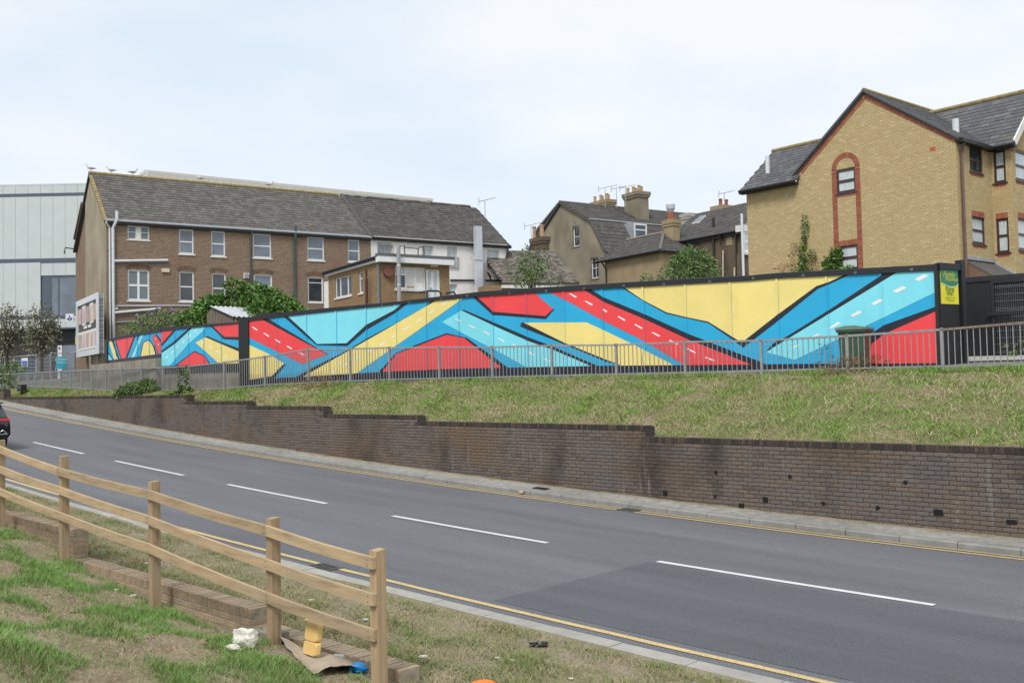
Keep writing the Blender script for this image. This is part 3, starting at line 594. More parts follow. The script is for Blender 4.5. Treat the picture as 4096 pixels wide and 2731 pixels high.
for (s0, z0), (s1, z1) in zip(fC, fC[1:]): mb.hexa([Cw.p(s0, lerp_tab(tC, s0)-.01, .04), Cw.p(s1, lerp_tab(tC, s1)-.01, .04), Cw.p(s1, lerp_tab(tC, s1)-.01, -.04), Cw.p(s0, lerp_tab(tC, s0)-.01, -.04), Cw.p(s0, z0, .04), Cw.p(s1, z1, .04), Cw.p(s1, z1, -.04), Cw.p(s0, z0, -.04)])
mb.build('fascia_board', BLACKP, hc)
mb = MB(); (s0, z0), (s1, z1) = oC[0], oC[1]; mb.hexa([Cw.p(s0-.35, z0-.16, .012), Cw.p(s1, z1-.16, .012), Cw.p(s1, z1-.16, -.03), Cw.p(s0-.35, z0-.16, -.03), Cw.p(s0-.35, z0+.004, .012), Cw.p(s1, z1+.004, .012), Cw.p(s1, z1+.004, -.03), Cw.p(s0-.35, z0+.004, -.03)]); mb.build('skirting_board', MBLK, hc)
mb = MB(); sl = fC[0][0]; mb.wbox(Cw, sl-.02, tC[0][0]+.01, oC[0][1]-.2, fC[0][1]-.01, -.05, .05); mb.build('end_post', BLACKP, hc)
# concrete walls under them
cwl = thing('concrete_wall', Bw.p(-3, -.1), 'weathered bare concrete wall under the smaller painted hoardings', 'wall')
mb = MB(); mb.wbox(Bw, s0b-.3, .05, -.6, .72, -.34, -.04); mb.build('lower_wall', CONCW, cwl)
z0, z1 = oC[0][1]-.15, oC[1][1]-.15
mb = MB(); mb.hexa([Cw.p(sl-1.2, -.6, .22), Cw.p(0, -.6, .22), Cw.p(0, -.6, -.3), Cw.p(sl-1.2, -.6, -.3), Cw.p(sl-1.2, z0, .22), Cw.p(-.03, z1-.02, .22), Cw.p(-.03, z1+.02, -.3), Cw.p(sl-1.2, z0, -.3)]); mb.build('upper_wall', CONCW, cwl)
# ------------------------------------------------------------------ building helpers
def wallmesh(mb, W, outline, openings=(), m=0, d=0, reveal=.12, mrev=None):
    bm = tess_bm(outline)
    for s0, s1, z0, z1 in openings:
        for co, no in (((s0, 0, 0), (1, 0, 0)), ((s1, 0, 0), (1, 0, 0)), ((0, z0, 0), (0, 1, 0)), ((0, z1, 0), (0, 1, 0))):
            bmesh.ops.bisect_plane(bm, geom=bm.verts[:]+bm.edges[:]+bm.faces[:], plane_co=co, plane_no=no, dist=1e-5)
    for f in bm.faces:
        c = f.calc_center_median()
        if any(s0 < c.x < s1 and z0 < c.y < z1 for s0, s1, z0, z1 in openings): continue
        mb.poly([W.p(v.co.x, v.co.y, d) for v in f.verts], m, [(v.co.x, v.co.y) for v in f.verts])
    bm.free()
    for s0, s1, z0, z1 in openings:
        q = [(s0, z0), (s1, z0), (s1, z1), (s0, z1)]
        for i in range(4):
            a, b = q[i], q[(i+1) % 4]; mb.poly([W.p(*a, d), W.p(*b, d), W.p(*b, d-reveal), W.p(*a, d-reveal)], m if mrev is None else mrev)
def window(par, W, s0, s1, z0, z1, vx=(), hz=(.5,), fm=None, gm=None, d=-.06, fw=.055, sill=.05, sm=None, name='window', bar=.04):
    fm = fm or UPVC; gm = gm or GLASSB; mb = MB()
    mb.wbox(W, s0, s0+fw, z0, z1, d-.05, d); mb.wbox(W, s1-fw, s1, z0, z1, d-.05, d); mb.wbox(W, s0+fw, s1-fw, z1-fw, z1, d-.05, d); mb.wbox(W, s0+fw, s1-fw, z0, z0+fw*1.2, d-.05, d)
    xs = [s0+fw]+[s0+(s1-s0)*v for v in vx]+[s1-fw]; zs = [z0+fw*1.2]+[z0+(z1-z0)*h for h in hz]+[z1-fw]
    for x in xs[1:-1]: mb.wbox(W, x-bar/2, x+bar/2, z0+fw, z1-fw, d-.048, d-.004)
    for z in zs[1:-1]: mb.wbox(W, s0+fw, s1-fw, z-bar/2, z+bar/2, d-.046, d-.006)
    o = mb.build(name, fm, par)
    gms = gm if isinstance(gm, (list, tuple)) else [gm]; k = 0
    for i in range(len(xs)-1):
        for j in range(len(zs)-1):
            g = MB(); t = .004*((i*7+j*3+int(s0*10)) % 3-1); dd = d-.03
            g.hexa([W.p(xs[i], zs[j], dd+t), W.p(xs[i+1], zs[j], dd-t), W.p(xs[i+1], zs[j], dd-.012), W.p(xs[i], zs[j], dd-.012), W.p(xs[i], zs[j+1], dd-t*.5), W.p(xs[i+1], zs[j+1], dd+t), W.p(xs[i+1], zs[j+1], dd-.012), W.p(xs[i], zs[j+1], dd-.012)])
            g.build('pane', gms[min(j, len(gms)-1)], o); k += 1
    if sill:
        g = MB(); g.wbox(W, s0-.07, s1+.07, z0-sill*1.6, z0, -.1, sill); g.build('sill', sm or WOLD, o)
    return o
def win_px(W, t, x0, x1, yt, yb):
    ym = (yt+yb)/2; xm = (x0+x1)/2; return (W.u(t, x0, ym)[0], W.u(t, x1, ym)[0], W.u(t, xm, yb)[1], W.u(t, xm, yt)[1])
def pipe(par, pts, r, m, name='drain_pipe', n=8): mb = MB(); mb.tube(pts, r, n); return mb.build(name, m, par, smooth=False)
def slab(par, pts, th, m, name='roof', up=None):
    a, b, c = [Vector(p) for p in pts[:3]]; n = (b-a).cross(c-a).normalized()
    if n.z < 0: n = -n
    mb = MB(); mb.prism(pts, -n*th); return mb.build(name, m, par)
def tiles(par, o, ex, ey, W_, L_, m, tw=.3, g=.3, th=.02, inside=None, jit=.3, name='roof_tiles'):
    """rows of separate overlapping roof tiles on a slope: o eave-left, ex along, ey up the slope"""
    o, ex, ey = Vector(o), Vector(ex).normalized(), Vector(ey).normalized(); n = ex.cross(ey)
    if n.z < 0: n = -n
    mb = MB(); rows = int(L_/g); nx = int(W_/tw)+1
    for r in range(rows):
        off = tw/2 if r % 2 else 0
        for i in range(-1, nx+1):
            x = i*tw+off; y = r*g
            if x < -.01 or x+tw > W_+.35: continue
            x1 = min(x+tw-.012, W_)
            if inside and not inside((x+x1)/2, y+g/2): continue
            l0 = th*(2+random.uniform(-jit, jit)); l1 = th*.6; sk = random.uniform(-.004, .004)
            a = o+ex*x+ey*(y-.03+sk); b = o+ex*x1+ey*(y-.03+sk+random.uniform(-.004, .004)); c = o+ex*x1+ey*(y+g); d = o+ex*x+ey*(y+g); bb = len(mb.v)
            mb.v += [a, b, a+n*l0, b+n*l0, c+n*l1, d+n*l1]
            for q in ((0, 1, 3, 2), (2, 3, 4, 5), (0, 2, 5), (1, 4, 3)): mb.f.append(tuple(bb+k for k in q)); mb.m.append(0); mb.uv.append(None)
    return mb.build(name, m, par, recalc=False, kind='stuff')
def arch(par, W, s0, s1, z0, rise, h, m, n=None, d=.004, name='brick_arch'):
    """segmental arch of single bricks over an opening"""
    wd = s1-s0; R = (wd*wd/4+rise*rise)/(2*rise); c = ((s0+s1)/2, z0+rise-R); a0 = math.asin(wd/2/R); n = n or max(5, int(wd/.085)); mb = MB()
    for i in range(n):
        b0 = -a0+2*a0*(i+.06)/n; b1 = -a0+2*a0*(i+.94)/n
        q = [(c[0]+r*math.sin(b), c[1]+r*math.cos(b)) for b, r in ((b0, R), (b1, R), (b1, R+h), (b0, R+h))]
        mb.prism([W.p(*p, d-.05) for p in q], W.n*.05)
    return mb.build(name, m, par, kind='stuff')
TERB = brickmat('terrace_brick', (.21, .138, .092), (.15, .1, .07), (.37, .305, .23), ms=.009, patch=(.17, .085, .06), pf=.3)
TERA = piecemat('terrace_arch_brick', [(0, (.1, .07, .05)), (.5, (.15, .1, .07)), (1, (.19, .125, .085))], .9)
EXTB = brickmat('extension_brick', (.28, .19, .095), (.21, .14, .075), (.29, .24, .16), ms=.008, patch=(.27, .13, .07), pf=.5)
YELB = brickmat('yellow_brick', (.5, .38, .19), (.44, .33, .165), (.27, .2, .11), ms=.007, patch=(.36, .27, .145), pf=.4)
REDB = brickmat('red_brick', (.33, .115, .068), (.27, .095, .06), (.38, .2, .13), bw=.225, ms=.005)
REDV = piecemat('red_voussoir', [(0, (.27, .09, .055)), (.5, (.33, .115, .07)), (1, (.36, .14, .085))], .85)
DRKB = brickmat('dark_house_brick', (.12, .085, .055), (.085, .062, .043), (.2, .165, .12), ms=.009, patch=(.2, .14, .075), pf=.5, dark=(.035, .03, .028))
BLKB = brickmat('dark_blue_brick', (.05, .042, .042), (.04, .036, .038), (.085, .08, .08), ms=.006)
RENW = simple('white_render', (.78, .765, .74), .9, .05, 3, big=.12, spec=.2); REND = simple('grey_brown_render', (.29, .25, .185), .95, .16, 1.3, big=.35, spec=.15, stretch=(1, 1, .35)); RENB = simple('beige_render', (.37, .325, .235), .95, .12, 1.2, big=.3, spec=.15, stretch=(1, 1, .25)); RENE = simple('tan_render', (.35, .275, .17), .95, .1, 1.1, big=.25, spec=.15, stretch=(1, 1, .35))
lich = ((1.6, .55, .75, (.24, .21, .15), (1, 1, 1)),)
TILG = piecemat('terrace_roof_tile', [(0, (.1, .094, .087)), (.6, (.13, .123, .114)), (1, (.158, .15, .14))], .95, True, ((1.1, .6, .82, (.22, .19, .12), (1, 1, 1)), (9, .68, .73, (.36, .35, .32), (1, 1, 1))))
TILD = piecemat('dark_roof_tile', [(0, (.075, .071, .067)), (.6, (.1, .094, .088)), (1, (.125, .116, .108))], .95, True, ((2.2, .62, .8, (.19, .17, .13), (1, 1, 1)),))
TILO = piecemat('old_roof_tile', [(0, (.1, .085, .075)), (.5, (.15, .13, .115)), (1, (.24, .22, .2))], .95, True, lich)
SLAT = piecemat('slate', [(0, (.09, .092, .1)), (.6, (.115, .117, .125)), (1, (.15, .15, .15))], .75, True, ((1.4, .6, .78, (.2, .17, .09), (1, 1, 1)),))
LICH = simple('lichen_ridge', (.27, .21, .1), .95, .35, 6, bmp=.3); LEAD = simple('lead_flashing', (.3, .33, .36), .6, .2, 6)
PIPW = simple('white_pipe', (.6, .63, .67), .45, .08, 5); PIPB = simple('black_pipe', (.015, .016, .018), .5, .2, 5); PIPG = simple('green_pipe', (.045, .085, .08), .5, .15, 5); PIPR = simple('rust_pipe', (.09, .03, .02), .85, .3, 12); PIPBR = simple('brown_pipe', (.13, .075, .065), .5, .12, 5); PIPY = simple('grey_pipe', (.3, .31, .33), .5, .1, 5)
STEEL = simple('bright_steel_duct', (.55, .58, .62), .4, .08, 2, metal=.25); POT = simple('clay_pot', (.4, .265, .15), .9, .15, 6); POTR = simple('red_clay_pot', (.3, .09, .05), .9, .15, 6)
BLKC = simple('black_gutter', (.014, .015, .017), .5, .2, 6)
e1 = Vector((.84, .543, 0)).normalized(); e2 = Vector((-.543, .84, 0)).normalized(); UP = Vector((0, 0, 1))
YST = [(0, (.47, .362, .19)), (.4, (.495, .385, .205)), (.85, (.515, .405, .22)), (1, (.57, .465, .275))]
YPO = piecemat('yellow_brick_piece', YST, .9, False, ((.5, .55, .8, (.47, .36, .195), (1, 1, .6)),)); YPS = piecemat('yellow_brick_stuff', YST, .9, True, ((.5, .55, .8, (.47, .36, .195), (1, 1, .6)),)); YMO = simple('yellow_mortar', (.29, .22, .125), .95, .2, 8)
def inpoly(x, y, P):
    r = False
    for (a, b), (c, d) in zip(P, P[1:]+P[:1]):
        if (b > y) != (d > y) and x < (c-a)*(y-b)/(d-b)+a: r = not r
    return r
def brickface(par, W, outline, openings, zmin, single=0, th=.008):
    xs = [p[0] for p in outline]; s0, s1 = min(xs), max(xs); z1 = max(p[1] for p in outline); mb = MB(); z = zmin; row = 0; full = []
    while z < z1:
        b = s1-(.1125 if row % 2 else 0)+.225
        while b > s0:
            lo_, hi_ = max(s0, b-.225+.004), min(s1, b-.006); b -= .225; iv = [(lo_, hi_)]
            for o0, o1, q0, q1 in openings:
                if z+.065 > q0 and z < q1:
                    nv = []
                    for u, v in iv:
                        if v <= o0 or u >= o1: nv.append((u, v))
                        else:
                            if u < o0: nv.append((u, o0))
                            if v > o1: nv.append((o1, v))
                    iv = nv
            for u, v in iv:
                if v-u < .02 or not inpoly((u+v)/2, z+.033, outline): continue
                (full if v-u > .213 else [None]).append((u, v, z)) if v-u > .213 else mb.wbox(W, u, v, z+.004, z+.071, -.02, th)
        z += .075; row += 1
    full.sort(key=lambda q: -q[0]); 
    me = None
    for k, (u, v, z) in enumerate(full):
        if k < single:
            if me is None: t = MB(); t.box(-(v-u)/2, (v-u)/2, -.02, th, -.0335, .0335); me = mesh_only(t, 'brick', YPO)
            inst(me, 'brick', par, W.p((u+v)/2, z+.0375, 0), (0, 0, yaw_of(W.n)))
        else: mb.wbox(W, u, v, z+.004, z+.071, -.02, th+random.uniform(-.002, .002))
    mb.build('brickwork', YPS, par, recalc=False, kind='stuff')
GZ = 0.2                                       # walls reach down to here behind the hoardings
# ------------------------------------------------------------------ the brown brick terrace
T = Wall((-22.55, 55.3), e1); TG = Wall((-22.55, 55.3), -e2)       # front, gable (s runs -depth..0)
tb = thing('brick_terrace', T.p(7, GZ), 'long brown brick terrace with grey tiled roof and white sash windows', 'house')
zE = T.uv(425, 876.5)[1]; sB = T.u('t2', 1132, 800)[0]; sR = T.u('t3', 66, 900)[0]; HD = -TG.uv(361.5, 694.4)[0]
zR = TG.uv(361.5, 694.4)[1]
W1 = dict(w1=('t1', 1200, 1405, 715, 847), w2=('t1', 1685, 1822, 748, 978), w3=('t1', 1987, 2118, 765, 1000), w4=('t2', 28, 200, 790, 1015), w5=('t2', 540, 697, 820, 1038), w6=('t2', 922, 1032, 845, 1052), w7=('t1', 1203, 1405, 1128, 1415), w8=('t1', 1687, 1825, 1145, 1425), w9=('t1', 1995, 2125, 1160, 1440), w10=('t2', 38, 210, 1172, 1410), w11=('t2', 545, 690, 1195, 1436))
op = {k: win_px(T, *v) for k, v in W1.items()}
mb = MB(); wallmesh(mb, T, [(0, GZ), (sB, GZ), (sB, zE+.05), (0, zE+.05)], list(op.values())); mb.build('front_wall', TERB, tb)
for k, o_ in op.items():
    row2 = k in ('w7', 'w8', 'w9', 'w10', 'w11')
    gm = GLASSD if k in ('w8', 'w9', 'w11') else GLASSB
    if k == 'w1':
        ww = window(tb, T, *o_, vx=(.38, .62), hz=(.55,), fm=WOLD, gm=simple('frosted_glass', (.16, .19, .21), .35, .1, 4), sill=.03, fw=.07)
        g = MB(); wd = o_[1]-o_[0]; g.wbox(T, o_[0]+wd*.38, o_[0]+wd*.62, o_[2], o_[3]-.05, -.07, -.03); g.build('panel', WOLD, ww)
    elif k == 'w7': window(tb, T, *o_, vx=(.5,), hz=(.5,), gm=MAT['frosted_glass'], fw=.08, bar=.12)
    elif k == 'w11': window(tb, T, *o_, hz=(.78,), gm=gm, fw=.08, sill=.03)
    elif k == 'w10': window(tb, T, *o_, hz=(), gm=gm, fw=.08)
    else: window(tb, T, *o_, gm=gm, fw=.07, bar=.07)
    g = MB(); wd = o_[1]-o_[0]
    if row2: arch(tb, T, o_[0]-.05, o_[1]+.05, o_[3]-.02, .13, .24, TERA)
    n = 10; q = [(o_[0]+wd*i/n, o_[3]-.003+.1*math.sin(math.pi*i/n)) for i in range(n+1)]
    g.prism([T.p(*p, -.06) for p in q], T.n*.05); g.build('window_head', WOLD, tb)
Cg = TG.uv(341, 815); bot = GZ
mb = MB(); wallmesh(mb, TG, [(-abs(Cg[0]), bot), (0, bot), (0, zE+.05), (-HD, zR), (Cg[0], Cg[1])]); mb.build('gable_wall', RENB, tb)
b1_, b2_ = TG.uv(323, 819), TG.uv(294, 957)
mb = MB(); wallmesh(mb, TG, [(b2_[0], bot), (Cg[0], bot), (Cg[0], b1_[1]), (b1_[0], b1_[1]), (b2_[0], b2_[1])], d=-.12); mb.prism([TG.p(b1_[0], b1_[1]+.02, 0), TG.p(b2_[0]-.1, b2_[1]-.02, 0), TG.p(b2_[0]-.1, b2_[1]+.14, 0), TG.p(b1_[0], b1_[1]+.18, 0)], -TG.n*.4); mb.build('rear_wall', [TERB], tb)
pit = (UP*(zR-zE)+e2*HD); Ls = pit.length
ovh = .25; eo = T.p(-.1, zE, 0)-pit.normalized()*ovh
slab(tb, [T.p(-.12, zE, 0)-pit.normalized()*ovh, T.p(sB, zE, 0)-pit.normalized()*ovh, T.p(sB, zE)+pit, T.p(-.12, zE)+pit], .1, TILD)
slab(tb, [T.p(-.12, zE)+pit, T.p(sB, zE)+pit, T.p(sB, zE-.6)+e2*2*HD*1.1, T.p(-.12, zE-.6)+e2*2*HD*1.1], .1, TILD)
tiles(tb, eo, e1, pit, sB+.1, Ls+ovh, TILG, .3, .31)
mb = MB(); n = int(sB/.42)
for i in range(n): p = T.p(-.1+i*.42, zR+.0)+e2*HD; mb.tube([p+UP*.02, p+e1*.43+UP*.03], [.13, .115], 8)
mb.build('ridge_tiles', LICH, tb, kind='stuff')
n = int(Ls/.31); mb = MB()
for i in range(n): mb.bar(eo+pit.normalized()*i*.31+e1*.06+UP*.06, eo+pit.normalized()*(i*.31+.3)+e1*.06+UP*.04, .2, .05)
mb.build('verge_tiles', LICH, tb, kind='stuff')
mb = MB(); q0 = T.p(sB, zE+.06)-pit.normalized()*ovh; mb.tube([q0+pit.normalized()*k*(Ls+ovh)/14 for k in range(15)], .13, 8); mb.build('party_verge', TILD, tb)
GUTT = simple('grey_gutter', (.34, .39, .44), .45, .1, 5)
mb = MB(); mb.tube([T.p(-.05, zE-.08, .2), T.p(sB, zE-.08, .2)], .07, 8); mb.build('gutter', GUTT, tb)
mb = MB(); mb.wbox(T, 0, sB, zE-.28, zE-.1, 0, .14); mb.build('fascia_board', BLKC, tb)
for x, x2, m_, r in (('t1', 1030, PIPW, .05), ('t1', 1060, PIPW, .085), ('t2', 10, PIPG, .045), ('t2', 422, PIPG, .075)):
    s_ = T.u(x, x2, 1000)[0]; zt = zE-.1
    if r == .085: pts = [T.p(s_+.18, zE+.45, .28), T.p(s_+.18, zE-.05, .28), T.p(s_, zE-.5, .1), T.p(s_, GZ, .1)]
    elif r == .05: pts = [T.p(s_-.2, zt, .2), T.p(s_-.2, zt-.12, .2), T.p(s_, zt-.4, .06), T.p(s_, GZ, .06)]
    else: pts = [T.p(s_, zE+(.35 if r > .06 else -.1), .2), T.p(s_, zE-.35, .18), T.p(s_-.05, zE-.7, .08), T.p(s_-.05, GZ, .08)]
    pipe(tb, pts, r, m_)
def hp(t, x0, y0, x1, y1, r, m_, par=tb, W=T): a, b = W.u(t, x0, y0), W.u(t, x1, y1); pipe(par, [W.p(*a, r+.02), W.p(*b, r+.02)], r, m_)
hp('t1', 1062, 1046, 1575, 1039, .075, PIPW); hp('t1', 1070, 1466, 1920, 1461, .03, PIPW); hp('t1', 1062, 1532, 1505, 1493, .075, PIPW); hp('t1', 1062, 1495, 1105, 1493, .06, PIPW); hp('b1', 1070, 210, 1310, 200, .04, PIPY); hp('b1', 1300, 200, 1290, 130, .05, PIPY); hp('b1', 1290, 130, 1268, 155, .05, PIPY)
a = T.u('t1', 1518, 1148); b = T.u('t1', 1590, 1118); mb = MB(); mb.wbox(T, a[0], b[0], a[1], b[1], 0, .1); mb.build('alarm_box', simple('cream_plastic', (.62, .58, .44), .5, .06, 6), tb)
a = T.u('t1', 2290, 1206); b = T.u('t1', 2336, 1160); mb = MB(); mb.wbox(T, a[0], b[0], a[1], b[1], 0, .12); o = mb.build('vent_box', UPVC, tb); mb = MB(); c = ((a[0]+b[0])/2, (a[1]+b[1])/2); mb.tube([T.p(*c, .11), T.p(*c, .14)], .15, 16); mb.build('vent_grille', PIPY, o)
# bracket with lamp on the rear corner
lp = TG.p(b2_[0], 9.2, .0); pipe(tb, [lp, lp-e1*.5+UP*.05, lp-e1*.55-UP*.35], .04, BLKC, 'bracket')
# gulls on the ridge
GUL = simple('gull_white', (.62, .62, .62), .8, .08, 8); GULG = simple('gull_grey_wing', (.45, .47, .49), .8, .1, 8)
def gull(P, yaw, sc_, label):
    t = thing('gull', P, label, 'bird', 'birds resting on the terrace roof'); d = Vector((math.cos(yaw), math.sin(yaw), 0)); mb = MB()
    mb.tube([P+d*.26*sc_+UP*.2*sc_, P+d*.12*sc_+UP*.2*sc_, P-d*.05*sc_+UP*.2*sc_, P-d*.16*sc_+UP*.27*sc_, P-d*.2*sc_+UP*.36*sc_, P-d*.22*sc_+UP*.42*sc_, P-d*.3*sc_+UP*.4*sc_, P-d*.36*sc_+UP*.385*sc_], [.01, .06, .095, .085, .05, .055, .02, .006], 10)
    mb.build('body', GUL, t, smooth=True)
    for s_ in (-1, 1): mb = MB(); c = d.cross(UP)*s_*.075*sc_; mb.tube([P-d*.12*sc_+UP*.25*sc_+c, P+d*.05*sc_+UP*.22*sc_+c, P+d*.3*sc_+UP*.2*sc_+c*.4], [.02, .05, .008], 8); mb.build('wing', GULG, t, smooth=True)
    for s_ in (-1, 1): mb = MB(); c = d.cross(UP)*s_*.03*sc_; mb.tube([P+c, P+UP*.14*sc_+c], .008, 6); mb.build('leg', POT, t)
RG = Wall((T.p(0, 0)+e2*HD)[:2], e1)
for (t, x, y), yw, lb in ((('t1', 857, 190), .3, 'white gull perched on the very end of the roof ridge above the gable'), (('t1', 1050, 213), .2, 'white gull on the ridge, second from the gable end'), (('t1', 1247, 232), -2.6, 'white gull on the ridge in front of the cream hall roof corner'), (('t1', 1883, 292), .4, 'lone gull sitting midway along the terrace ridge'), (('t2', 180, 362), -2.8, 'dark grey pigeon-like bird on the terrace ridge near the party verge')):
    s_ = RG.u(t, x, y)[0]; gull(RG.p(s_, zR+.12), yw, 1.0, lb)
# ------------------------------------------------------------------ white rendered house
wh = thing('white_house', T.p(sB+5, GZ), 'white rendered house with grey tiled roof joined to the brown terrace', 'house')
WW = [('t2', 1200, 1330, 870, 1010), ('t2', 1617, 1720, 900, 1003), ('t2', 1853, 1948, 910, 1115), ('t2', 2230, 2340, 940, 1118), ('t2', 1878, 1948, 1262, 1420), ('t2', 2235, 2340, 1262, 1420)]
oo = [win_px(T, *v) for v in WW]
mb = MB(); wallmesh(mb, T, [(sB+.003, GZ), (sR, GZ), (sR, zE+.05), (sB+.003, zE+.05)], oo, d=.02, reveal=.2); mb.build('front_wall', RENW, wh)
mb = MB(); WR = Wall(T.p(sR, 0)[:2], e2); mb.poly([T.p(sR, GZ, .02), T.p(sR, GZ)+e2*2*HD, T.p(sR, zE)+e2*2*HD, T.p(sR, zR)+e2*HD, T.p(sR, zE, .02)]); mb.build('side_wall', RENW, wh)
for k, o_ in enumerate(oo):
    ww = window(wh, T, *o_, vx=(.5,), hz=(.42,), gm=NET, d=-.12, fw=.06, sill=.05, sm=RENW, bar=.03)
    if k in (0, 2, 3):
        mb = MB(); h = o_[2]+.75
        for i in range(9): x = o_[0]-.02+(o_[1]-o_[0]+.1)*i/8; mb.wbox(T, x-.008, x+.008, o_[2]+.03, h, .06, .076)
        mb.wbox(T, o_[0]-.03, o_[1]+.09, h, h+.03, .055, .08); mb.wbox(T, o_[0]-.03, o_[1]+.09, o_[2]+.01, o_[2]+.04, .055, .08); mb.build('guard_bars', BLKC, ww)
slab(wh, [T.p(sB+.13, zE)-pit.normalized()*ovh, T.p(sR+.25, zE)-pit.normalized()*ovh, T.p(sR+.25, zE)+pit, T.p(sB+.13, zE)+pit], .1, TILD)
slab(wh, [T.p(sB+.13, zE)+pit, T.p(sR+.25, zE)+pit, T.p(sR+.25, zE)+e2*2*HD, T.p(sB+.13, zE)+e2*2*HD], .1, TILD)
tiles(wh, T.p(sB+.13, zE)-pit.normalized()*ovh, e1, pit, sR-sB+.12, Ls+ovh, TILD, .3, .31)
mb = MB(); n = int((sR-sB)/.42)
for i in range(n): p = T.p(sB+.15+i*.42, zR)+e2*HD; mb.tube([p+UP*.02, p+e1*.43+UP*.03], [.13, .115], 8)
mb.build('ridge_tiles', TILO, wh, kind='stuff')
mb = MB(); mb.tube([T.p(sB+.1, zE-.08, .22), T.p(sR+.2, zE-.08, .22)], .06, 8); mb.build('gutter', BLKC, wh)
p0, p1 = T.u('t2', 1880, 1226), T.u('t2', 2130, 1226); hp('t2', 1880, 1225, 2135, 1226, .06, PIPB, wh); hp('t2', 2210, 1226, 2351, 1228, .06, PIPB, wh)
a, b = T.u('t3', 45, 850), T.u('t3', 25, 1228); pipe(wh, [T.p(sR, zE-.1, .2), T.p(sR-.02, zE-.4, .1), T.p(b[0]+.3, zE-.8, .08), T.p(b[0]+.25, b[1], .08)], .055, PIPB)
a, b = T.u('t2', 2222, 1150), T.u('t2', 2225, 1225); pipe(wh, [T.p(*a, .15), T.p(a[0]+.25, a[1]-.3, .15), T.p(b[0]+.25, b[1], .1)], .06, PIPB)
# flue duct
DW = Wall(T.p(0, 0, .75)[:2], e1); a, b = DW.u('t2', 2140, 1420), DW.u('t2', 2182, 718)
fd = thing('flue_duct', DW.p((a[0]+b[0])/2, GZ), 'tall square galvanised extract duct rising up the white house', 'duct')
ds = [a[1]-2.2, DW.u('t2', 2160, 1030)[1], b[1]]
for z0, z1 in ((GZ, ds[1]-.02), (ds[1]+.02, ds[2])): mb = MB(); mb.wbox(DW, a[0], b[0], z0, z1, -.36, 0); mb.build('duct_section', STEEL, fd)
mb = MB(); mb.wbox(DW, a[0]-.04, b[0]+.04, ds[1]-.03, ds[1]+.03, -.4, .04); mb.build('flange', STEEL, fd)
for y in (960, 1235):
    z = DW.u('t2', 2110, y)[1]; mb = MB(); mb.bar(DW.p(a[0]-.35, z, -.3), DW.p(a[0], z, -.3), .04, .04); mb.bar(DW.p(a[0]-.35, z, -.3), DW.p(a[0]-.35, z-.5, -.3), .04, .04); mb.bar(DW.p(a[0]-.35, z-.5, -.3), DW.p(a[0], z-.05, -.3), .03, .03); mb.build('bracket', PIPY, fd)
# TV aerials
def aerial(p, h, ln, dirv, label, n=9, lean=0):
    t = thing('television_aerial', p, label, 'aerial', 'television aerials on the roofs'); d = Vector(dirv).normalized(); s_ = d.cross(UP); q = p+UP*h+d*lean
    pipe(t, [p, q], .028, PIPY, 'mast', 6); mb = MB(); a0, a1 = q-d*ln*.35, q+d*ln*.65+UP*.12*ln; mb.tube([a0, a1], .022, 6)
    mb.build('boom', PIPY, t)
    mb = MB()
    for i in range(n):
        c = a0.lerp(a1, .08+.9*i/(n-1)); l = .22-.1*i/n; mb.tube([c-s_*l, c+s_*l], .013, 5)
    mb.tube([a0+UP*.25-s_*.05, a0-UP*.25+s_*.05], .013, 5); mb.tube([a0+UP*.25+s_*.2, a0-UP*.25-s_*.2], .013, 5); mb.build('elements', PIPY, t)
p = atZ(*px('t2', 2212, 665), 74); aerial(p-UP*.3, (atZ(*px('t2', 2208, 480), 74)-p).z+.3, 1.3, (1, .1, .12), 'thin aerial rising behind the end of the white house roof')
# ------------------------------------------------------------------ flat roofed brick extension
XC = Vector((-6.25, 48.2, 0)); XF = Wall(XC[:2], e1); XL = Wall(XC[:2], -e2)
ex = thing('brick_extension', XF.p(1.8, GZ), 'flat roofed buff brick extension with white fascia and glazed door', 'building')
zf = XF.u('t2', 1262, 1003)[1]; zft = XF.u('t2', 1262, 985)[1]; zb = XF.u('t2', 1262, 1058)[1]; sX = XF.u('t2', 1876, 1200)[0]
of = [win_px(XF, 't2', 1366, 1652, 1102, 1310), win_px(XF, 't2', 1660, 1788, 1112, 1420)]
of = [(of[0][0], of[0][1]-.01, of[0][2], of[0][3]), (of[0][1]+.01, of[1][1], of[1][2], of[0][3]-.06)]
mb = MB(); wallmesh(mb, XF, [(0, GZ), (sX, GZ), (sX, zb+.1), (0, zb+.1)], of); mb.build('front_wall', EXTB, ex)
o_ = of[0]; ww = window(ex, XF, *o_, vx=(.36, .68), hz=(), gm=NET, fw=.06, bar=.07, sill=.06)
wd = o_[1]-o_[0]; mb = MB(); zt = o_[2]+(o_[3]-o_[2])*.66; mb.wbox(XF, o_[0]+.05, o_[0]+wd*.34, zt-.04, zt+.04, -.08, -.04); mb.build('transom', UPVC, ww)
g = MB(); g.wbox(XF, o_[0]+.08, o_[0]+wd*.34, o_[2]+.1, zt-.05, -.087, -.084); g.build('dark_pane', GLASSD, ww)
mb = MB()
for i in range(16):
    z = o_[2]+.1+i*(o_[3]-o_[2]-.2)/16; mb.wbox(XF, o_[0]+wd*.38, o_[1]-.08, z, z+.05, -.086, -.083)
mb.build('blind_slats', WOLD, ww, kind='stuff')
mb = MB(); c0 = o_[0]+wd*.82; mb.wbox(XF, c0-.18, c0+.16, o_[2]+.07, o_[2]+.33, -.083, -.079); mb.build('notice', UPVC, ww)
mb = MB(); c0 = o_[0]+wd*.53; mb.wbox(XF, c0-.26, c0+.2, o_[2]+.06, o_[2]+.16, -.083, -.075); mb.build('box', POT, ww)
